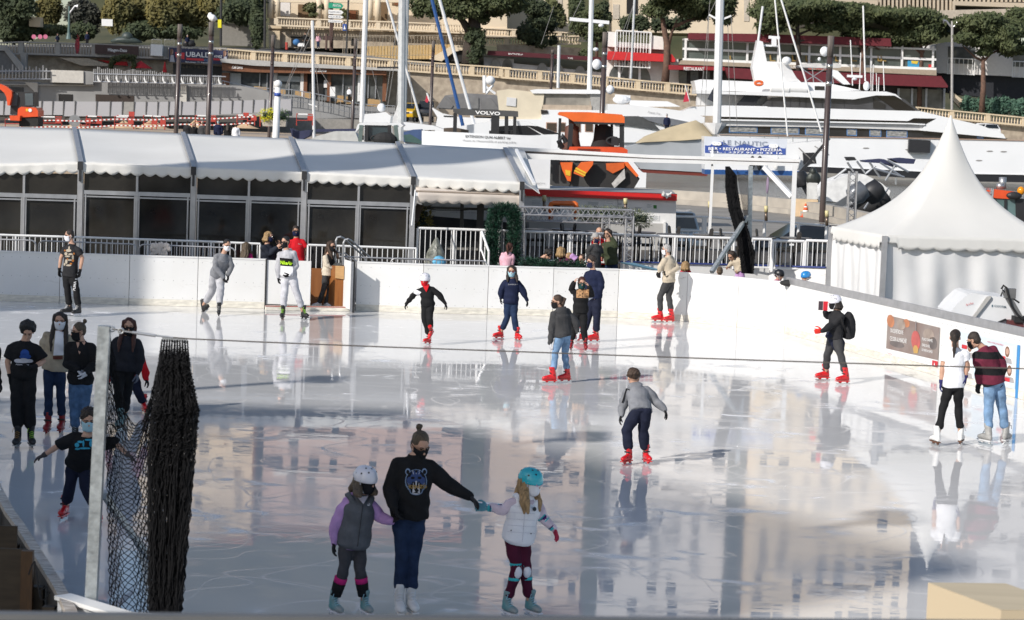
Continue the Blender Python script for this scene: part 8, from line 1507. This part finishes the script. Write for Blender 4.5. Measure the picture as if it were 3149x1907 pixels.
p=person(qF,'skater in red jacket half hidden behind the girl with auburn hair, one red skate raised',1.6,J((1218,225),(1210,290),(1210,600),(1045,560),(1370,575),(1025,680),(1385,660),(1160,800),(1312,790),(1165,985),(1362,985)),0,0,(-8,22),(redc,.035,2),(navyj,.022),glov,red_sk,('short','brown'),None,hdir=((1020,720),(1415,740)))
p=person(qF,'skater at the picture edge with a black gloved hand reaching in',1.7,J((-140,240),(-140,320),(-130,640),(-230,520),(-50,520),(-240,640),(-12,690),(-180,880),(-90,880),(-200,1210),(-90,1215)),0,0,(0,0),(black,.04,2),(black,.02),glov,red_sk,('short','dark'),None,hdir=((-240,720),(28,790)))
# --- front trio
p=person(qK,'girl in grey vest over lilac sleeves with white helmet and black mask',1.38,J((362,418),(318,540),(268,880),(140,720),(470,702),(118,905),(555,735),(190,1110),(318,1110),(118,1462),(355,1462)),18,48,(35,28),(lilac,.035,2,'hoodie'),(cloth('legging_grey',(.055,.055,.06)),.012,.68,'leggings'),glov,tl_sk,('long','ash'),mblack,helmet=helw,vest=cloth('vest_grey',(.10,.105,.115)),hood=lilac,hdir=((112,985),(590,715)),wd=(0,-.1),laceb=mat('lace_sky',(.35,.6,.7),.6),solem=whitep,hairlen=.12,hem=-.2)
PA=p
decal(p,mat('zip',(.012,.012,.013),.4),'zip',grids=[[qK(*c)for c in((336,610),(341,610),(300,925),(295,925))]],off=.012)
decal(p,white,'emblem',tris=[poly(qK,((373,603),(379,611),(398,600),(381,618),(371,612)))]+[px_text('NIKE',*qK(380,605),*qK(395,598),2.4)],off=.012)
decal(p,cloth('tee_white',(.7,.6,.62)),'shirt_collar',tris=[poly(qK,((298,548),(372,545),(340,608)))],off=.03)
p=person(qK,'woman in black tiger print sweatshirt and jeans leading two helmeted girls',1.74,J((782,145),(742,232),(700,670),(548,480),(985,440),(575,620),(1150,538),(640,985),(728,985),(615,1466),(706,1460)),12,30,(10,18),(black,.045,2),(denim,.012),(glov,cloth('dark_grey_glove',(.035,.035,.037))),fig_sk,('bun','ash'),mblack,hpitch=28,nd=-.03,hdir=((605,690),(1235,610)),wd=(-.18,0),laceb=white)
tb=cloth('tiger_blue',(.05,.08,.2));tl_=cloth('tiger_sky',(.2,.28,.42));tg=cloth('tiger_gold',(.35,.23,.08));tw=cloth('tiger_white',(.55,.55,.6))
decal(p,tl_,'tiger_outline',tris=[blob(qK,748,425,84,92,16),blob(qK,686,352,20,26),blob(qK,812,352,20,26),blob(qK,748,500,52,32)])
decal(p,black,'tiger_shade',tris=[blob(qK,748,422,76,84,16),blob(qK,686,354,12,17),blob(qK,812,354,12,17),blob(qK,748,498,44,26)],off=.0105)
decal(p,tb,'tiger_face',tris=[blob(qK,748,395,44,36),blob(qK,700,420,22,30),blob(qK,796,420,22,30),blob(qK,748,360,32,16)],off=.015)
decal(p,black,'tiger_eyes',tris=[blob(qK,724,398,15,9),blob(qK,772,398,15,9),blob(qK,748,352,8,10),blob(qK,748,492,20,14)],off=.0195)
decal(p,tw,'tiger_teeth',tris=[poly(qK,((728,430),(744,500),(718,520))),poly(qK,((768,430),(778,520),(752,500))),poly(qK,((742,420),(754,420),(750,470),(746,470))),blob(qK,748,518,24,5)]+[poly(qK,((x,455),(x+26*sx,448+dy),(x+26*sx,451+dy)))for x,sx in((712,-1),(784,1))for dy in(-14,0,14)]+[poly(qK,((x-2,372),(x+2,372),(x+dx,340),(x+dx-3,340)))for x,dx in((730,-8),(748,0),(766,8))],off=.0195)
decal(p,tg,'tiger_lettering',tris=[px_text('KENZO',*qK(694,476),*qK(826,476),10,.04)],off=.024)
p=person(qK,'girl in white quilted vest with turquoise helmet, white mask and knee pads',1.4,J((1632,432),(1600,545),(1535,850),(1415,640),(1715,700),(1296,628),(1805,790),(1520,1110),(1590,1105),(1450,1470),(1628,1462)),20,55,(35,38),(cloth('sleeve_pale_pink',(.6,.5,.56)),.03,2,'shirt'),(burg,.012,.70,'leggings'),(cloth('glove_grey_blue',(.12,.3,.36)),cloth('glove_grey_red',(.4,.03,.07))),tl_sk,('long','blond'),mwhite,helmet=helt,vest=white,hdir=((1220,622),(1850,890)),glasses=mat('pink_frame',(.55,.2,.35),.3),laceb=mat('lace_sky',(.35,.6,.7),.6),solem=whitep,hairlen=.26,hem=-.2)
PC=p
decal(p,mat('badge_black',(.02,.02,.02),.5),'badge',tris=[blob(qK,1656,640,14,16)],off=.012)
decal(p,cloth('quilt_line',(.55,.55,.6)),'quilt_seam',grids=[[qK(*c)for c in((1450,y),(1660,y+14),(1660,y+17),(1450,y+3))]for y in(610,660,710,760,810)],off=.006)
decal(p,cloth('quilt_line',(.55,.55,.6)),'zip',grids=[[qK(*c)for c in((1590,560),(1594,560),(1566,890),(1562,890))]],off=.009)
decal(p,mat('badge_black',(.02,.02,.02),.5),'button',tris=[blob(qK,1587,565,5,5),blob(qK,1481,802,5,5),blob(qK,1628,826,5,5)],off=.014)
for i in(0,1):
 kn,hp,an=PC['kn'][i],PC['hp'][i],PC['an'][i];k=PC['k'];f=PC['f']
 mb=MB();mb.tube([kn.lerp(hp,.22),kn,kn.lerp(an,.28)],[.068*k,.072*k,.066*k],12)
 kp=mb.build('knee_pad',cloth('pad_grey',(.3,.3,.31)),PC['root'],True)
 mb=MB();mb.ell(kn+f*.05*k-V((0,0,.01)),(.05*k,.04*k,.075*k));mb.build('knee_cap',whitep,kp,True)
 mb=MB()
 for u in(.2,-.25):
  c=kn.lerp(hp if u>0 else an,abs(u));mb.tube([c-V((0,0,.014)),c+V((0,0,.014))],.073*k,12)
 mb.build('strap',teal,kp,True)
 a,b=PC['el'][i],PC['wr'][i]
 mb=MB();mb.tube([a.lerp(b,.0),a.lerp(b,.3)],[.062*k,.055*k],12);ep=mb.build('elbow_pad',cloth('pad_purple',(.06,.015,.12)),PC['root'],True)
 mb=MB();mb.tube([a.lerp(b,-.04),a.lerp(b,.03)],.066*k,12);mb.tube([a.lerp(b,.26),a.lerp(b,.33)],.06*k,12);mb.build('strap',teal,ep,True)
 mb=MB();mb.tube([a.lerp(b,.72),a.lerp(b,.98)],[.047*k,.044*k],12);wg=mb.build('wrist_guard',teal,PC['root'],True)
 mb=MB();mb.tube([a.lerp(b,.78),a.lerp(b,.84)],.049*k,12);mb.build('strap',cloth('pad_purple',(.06,.015,.12)),wg,True)
for i in(0,1):
 a,b=PA['kn'][i],PA['an'][i];k=PA['k']
 mb=MB();mb.tube([a.lerp(b,.22),a.lerp(b,.38)],[.082*k,.078*k],14);mb.build('sock_band',magenta,PA['root'],True)
 mb=MB();mb.tube([a.lerp(b,.38),a.lerp(b,.78)],[.080*k,.068*k],14);mb.build('sock',black,PA['root'],True)
i=P14;k=i['k'];bc=W(*qI(806,310),i['d0']+.05)
mb=MB();mb.rings([(bc+V((0,.05,z*k)),V((w,0,0)),V((0,.16,0)))for z,w in((-.27,.06),(-.24,.125),(-.1,.145),(.08,.125),(.2,.085),(.25,.04))],14)
bp=remeshed(mb,'backpack',black2,i['root'],.012,4,.004)
bp_=bp;mb=MB();mb.tube([i['nk']+V((.06,-.12,-.03)),i['sh'][1]+V((.0,-.12,-.08)),i['sh'][1]+V((.1,-.08,-.3))],.022,8);mb.build('shoulder_strap',black,bp,True)
ph=W(*qI(566,125),i['wr'][0].y-.03)
ph_=thing('phone',ph,'open red phone case held up by the helmeted skater with the backpack','phone')
mb=MB();mb.box(ph+V((.035,0,0)),(.085,.012,.17));mb.build('cover',mat('case_red',(.6,.015,.03),.4),ph_)
mb=MB();mb.box(ph-V((.055,.0,0)),(.085,.014,.17));mb.build('handset',mat('case_dark',(.06,.04,.05),.3),ph_)
mb=MB();c=W(*qI(668,400),i['d0'])
mb.rings([(c+V((dx,0,z)),V((a,0,0)),V((0,b,0)))for dx,z,a,b in((0,.06,.155,.12),(.0,-.03,.165,.135),(.05,-.14,.15,.12),(.1,-.28,.11,.08),(.14,-.40,.04,.04))],16)
remeshed(mb,'tied_jacket',navyj,i['root'],.011,3,.01)
# --- watchers and children behind the boards
def watcher(q,label,h,hd,nk,pv,ea,eb,wa,wb,d,yaw,hy,top,hair,mask=None,helmet=None,glasses=None,legs=black,hpitch=8,skin=None,nd=0.0,hairlen=None,inf=.045,**kw):
 sp=s_at(d)*3.08;fy=(HC-.03)/d*FPX;x0=pv[0]
 yfeet=(fy+YH+RS*(q(*pv)[0]-PW/2));fyz=(yfeet-q(0,0)[1])*3.08
 ky=(pv[1]+fyz)/2
 return person(q,label,h,J(hd,nk,pv,ea,eb,wa,wb,(x0-.1*sp,ky),(x0+.1*sp,ky),(x0-.1*sp,fyz),(x0+.1*sp,fyz)),yaw,hy,(yaw,yaw),(top,inf,2,'jacket'),(legs,.02),None,None,hair,mask,helmet,hpitch,d=d,glasses=glasses,skin=skin,nd=nd,shoes=blackl,hairlen=hairlen,**kw)
watcher(qB,'child with red hair in pale pink hoodie behind the boards at the green garland arch',1.3,(2428,868),(2410,915),(2390,1080),(2350,980),(2450,980),(2350,1060),(2450,1060),56.5,170,150,pinkc,('pony','auburn'),hood=pinkc)
watcher(qC,'child in black coat bending forward behind the garland',1.25,(385,935),(330,960),(290,1060),(260,1010),(330,1040),(235,1060),(300,1080),56.5,60,60,black,('curly','black'),hpitch=40)
watcher(qC,'blond woman in plum sweater with her back to the rink behind the boards',1.6,(510,905),(522,962),(532,1130),(480,1040),(598,1035),(490,1110),(590,1110),56.6,150,160,purple,('bob','blond'))
watcher(qC,'child bent over in lilac hoodie between the plum sweater woman and the boy',1.25,(580,960),(610,945),(670,985),(620,1010),(680,1020),(600,1050),(640,1060),57.2,-80,-80,lilac,('short','blond'),nd=.1)
watcher(qC,'brown haired boy looking over the boards beside the men at the truss',1.2,(705,975),(708,1020),(710,1150),(670,1080),(745,1080),(670,1120),(745,1120),56.2,-30,-35,white,('short','brown'))
watcher(qC,'bald man in dark grey jacket with mask below his chin standing inside the truss frame',1.78,(838,775),(835,835),(820,1050),(765,900),(885,920),(790,980),(890,900),56.8,40,60,charcoal,('bald','grey'),mnavy,hpitch=20)
watcher(qC,'second bald man in red standing behind the man in dark grey jacket',1.78,(872,720),(872,785),(870,1010),(820,860),(925,860),(830,960),(920,960),58.2,20,30,redc,('none','grey'),mwhite)
watcher(qC,'woman in olive jacket and jeans holding a phone to her ear by the truss frame',1.68,(950,735),(960,810),(985,1010),(905,890),(1035,870),(900,940),(992,775),57.4,-20,-30,olive,('bob','dark'),legs=denim)
watcher(qC,'small fair haired child in red coat behind the low white barrier',1.05,(1690,1040),(1685,1078),(1685,1180),(1650,1110),(1720,1110),(1650,1150),(1720,1150),57.2,165,160,redc,('bob','blond'),hairlen=.1)
watcher(qC,'small child whose brown hair just shows above the curved boards',1.0,(2012,1095),(2010,1130),(2010,1220),(1980,1160),(2045,1160),(1980,1200),(2045,1200),57.5,180,180,beige,('short','ash'))
watcher(qC,'girl with dark hair in beige cardigan bending forward beside the black net',1.35,(2125,945),(2175,965),(2200,1080),(2130,1010),(2215,1030),(2100,1040),(2190,1080),57.0,-55,-50,beige,('bob','dark'),hpitch=35,legs=lilac)
watcher(qE,'child in black helmet and red pink coat behind the right boards',1.1,(148,1128),(128,1168),(120,1280),(85,1220),(165,1220),(85,1270),(165,1270),54.5,60,65,magenta,('short','dark'),None,helk)
watcher(qE,'child in blue helmet and striped jumper leaning on the right boards',1.1,(395,1145),(390,1185),(395,1300),(350,1220),(430,1240),(335,1245),(415,1280),52.5,-50,-60,striped('striped_knit',(.55,.55,.57),(.02,.025,.05),.07,.5),('short','brown'),None,helb)
# ------------------------------------------------------------------ bake, light, camera
bake_people()
for r_ in LATER:r_()
cam=bpy.data.cameras.new('camera');co=bpy.data.objects.new('camera',cam);col.objects.link(co)
cam.sensor_width=36;cam.lens=36*FPX/PW;cam.clip_start=.1;cam.clip_end=3000
co.matrix_world=Matrix.Translation(CAM)@Matrix((R_,U_,-F_)).transposed().to_4x4()
cam.dof.use_dof=True;cam.dof.focus_distance=42;cam.dof.aperture_fstop=5.6
scene.camera=co
EL,AZ=R(32),(.71,.704)
sd=bpy.data.lights.new('sun','SUN');sd.energy=SUN;sd.angle=R(.5);sd.color=(1,.95,.89)
so=bpy.data.objects.new('sun',sd);col.objects.link(so)
so.rotation_euler=V((AZ[0]*math.cos(EL),AZ[1]*math.cos(EL),-math.sin(EL))).to_track_quat('-Z','Y').to_euler()
w=bpy.data.worlds.new('World');scene.world=w;w.use_nodes=True
nt=w.node_tree;sk=nt.nodes.new('ShaderNodeTexSky');sk.sky_type='NISHITA';sk.sun_disc=False
sk.sun_elevation=EL;sk.sun_rotation=math.atan2(-AZ[0],-AZ[1]);sk.altitude=10;sk.air_density=1.0;sk.dust_density=1.2
nt.links.new(sk.outputs[0],nt.nodes['Background'].inputs[0]);nt.nodes['Background'].inputs[1].default_value=SKY
scene.view_settings.view_transform='Standard';scene.view_settings.look='None';scene.view_settings.gamma=1
scene.view_settings.exposure=EXPO
scene.render.engine='CYCLES';scene.cycles.use_denoising=True;scene.cycles.max_bounces=6
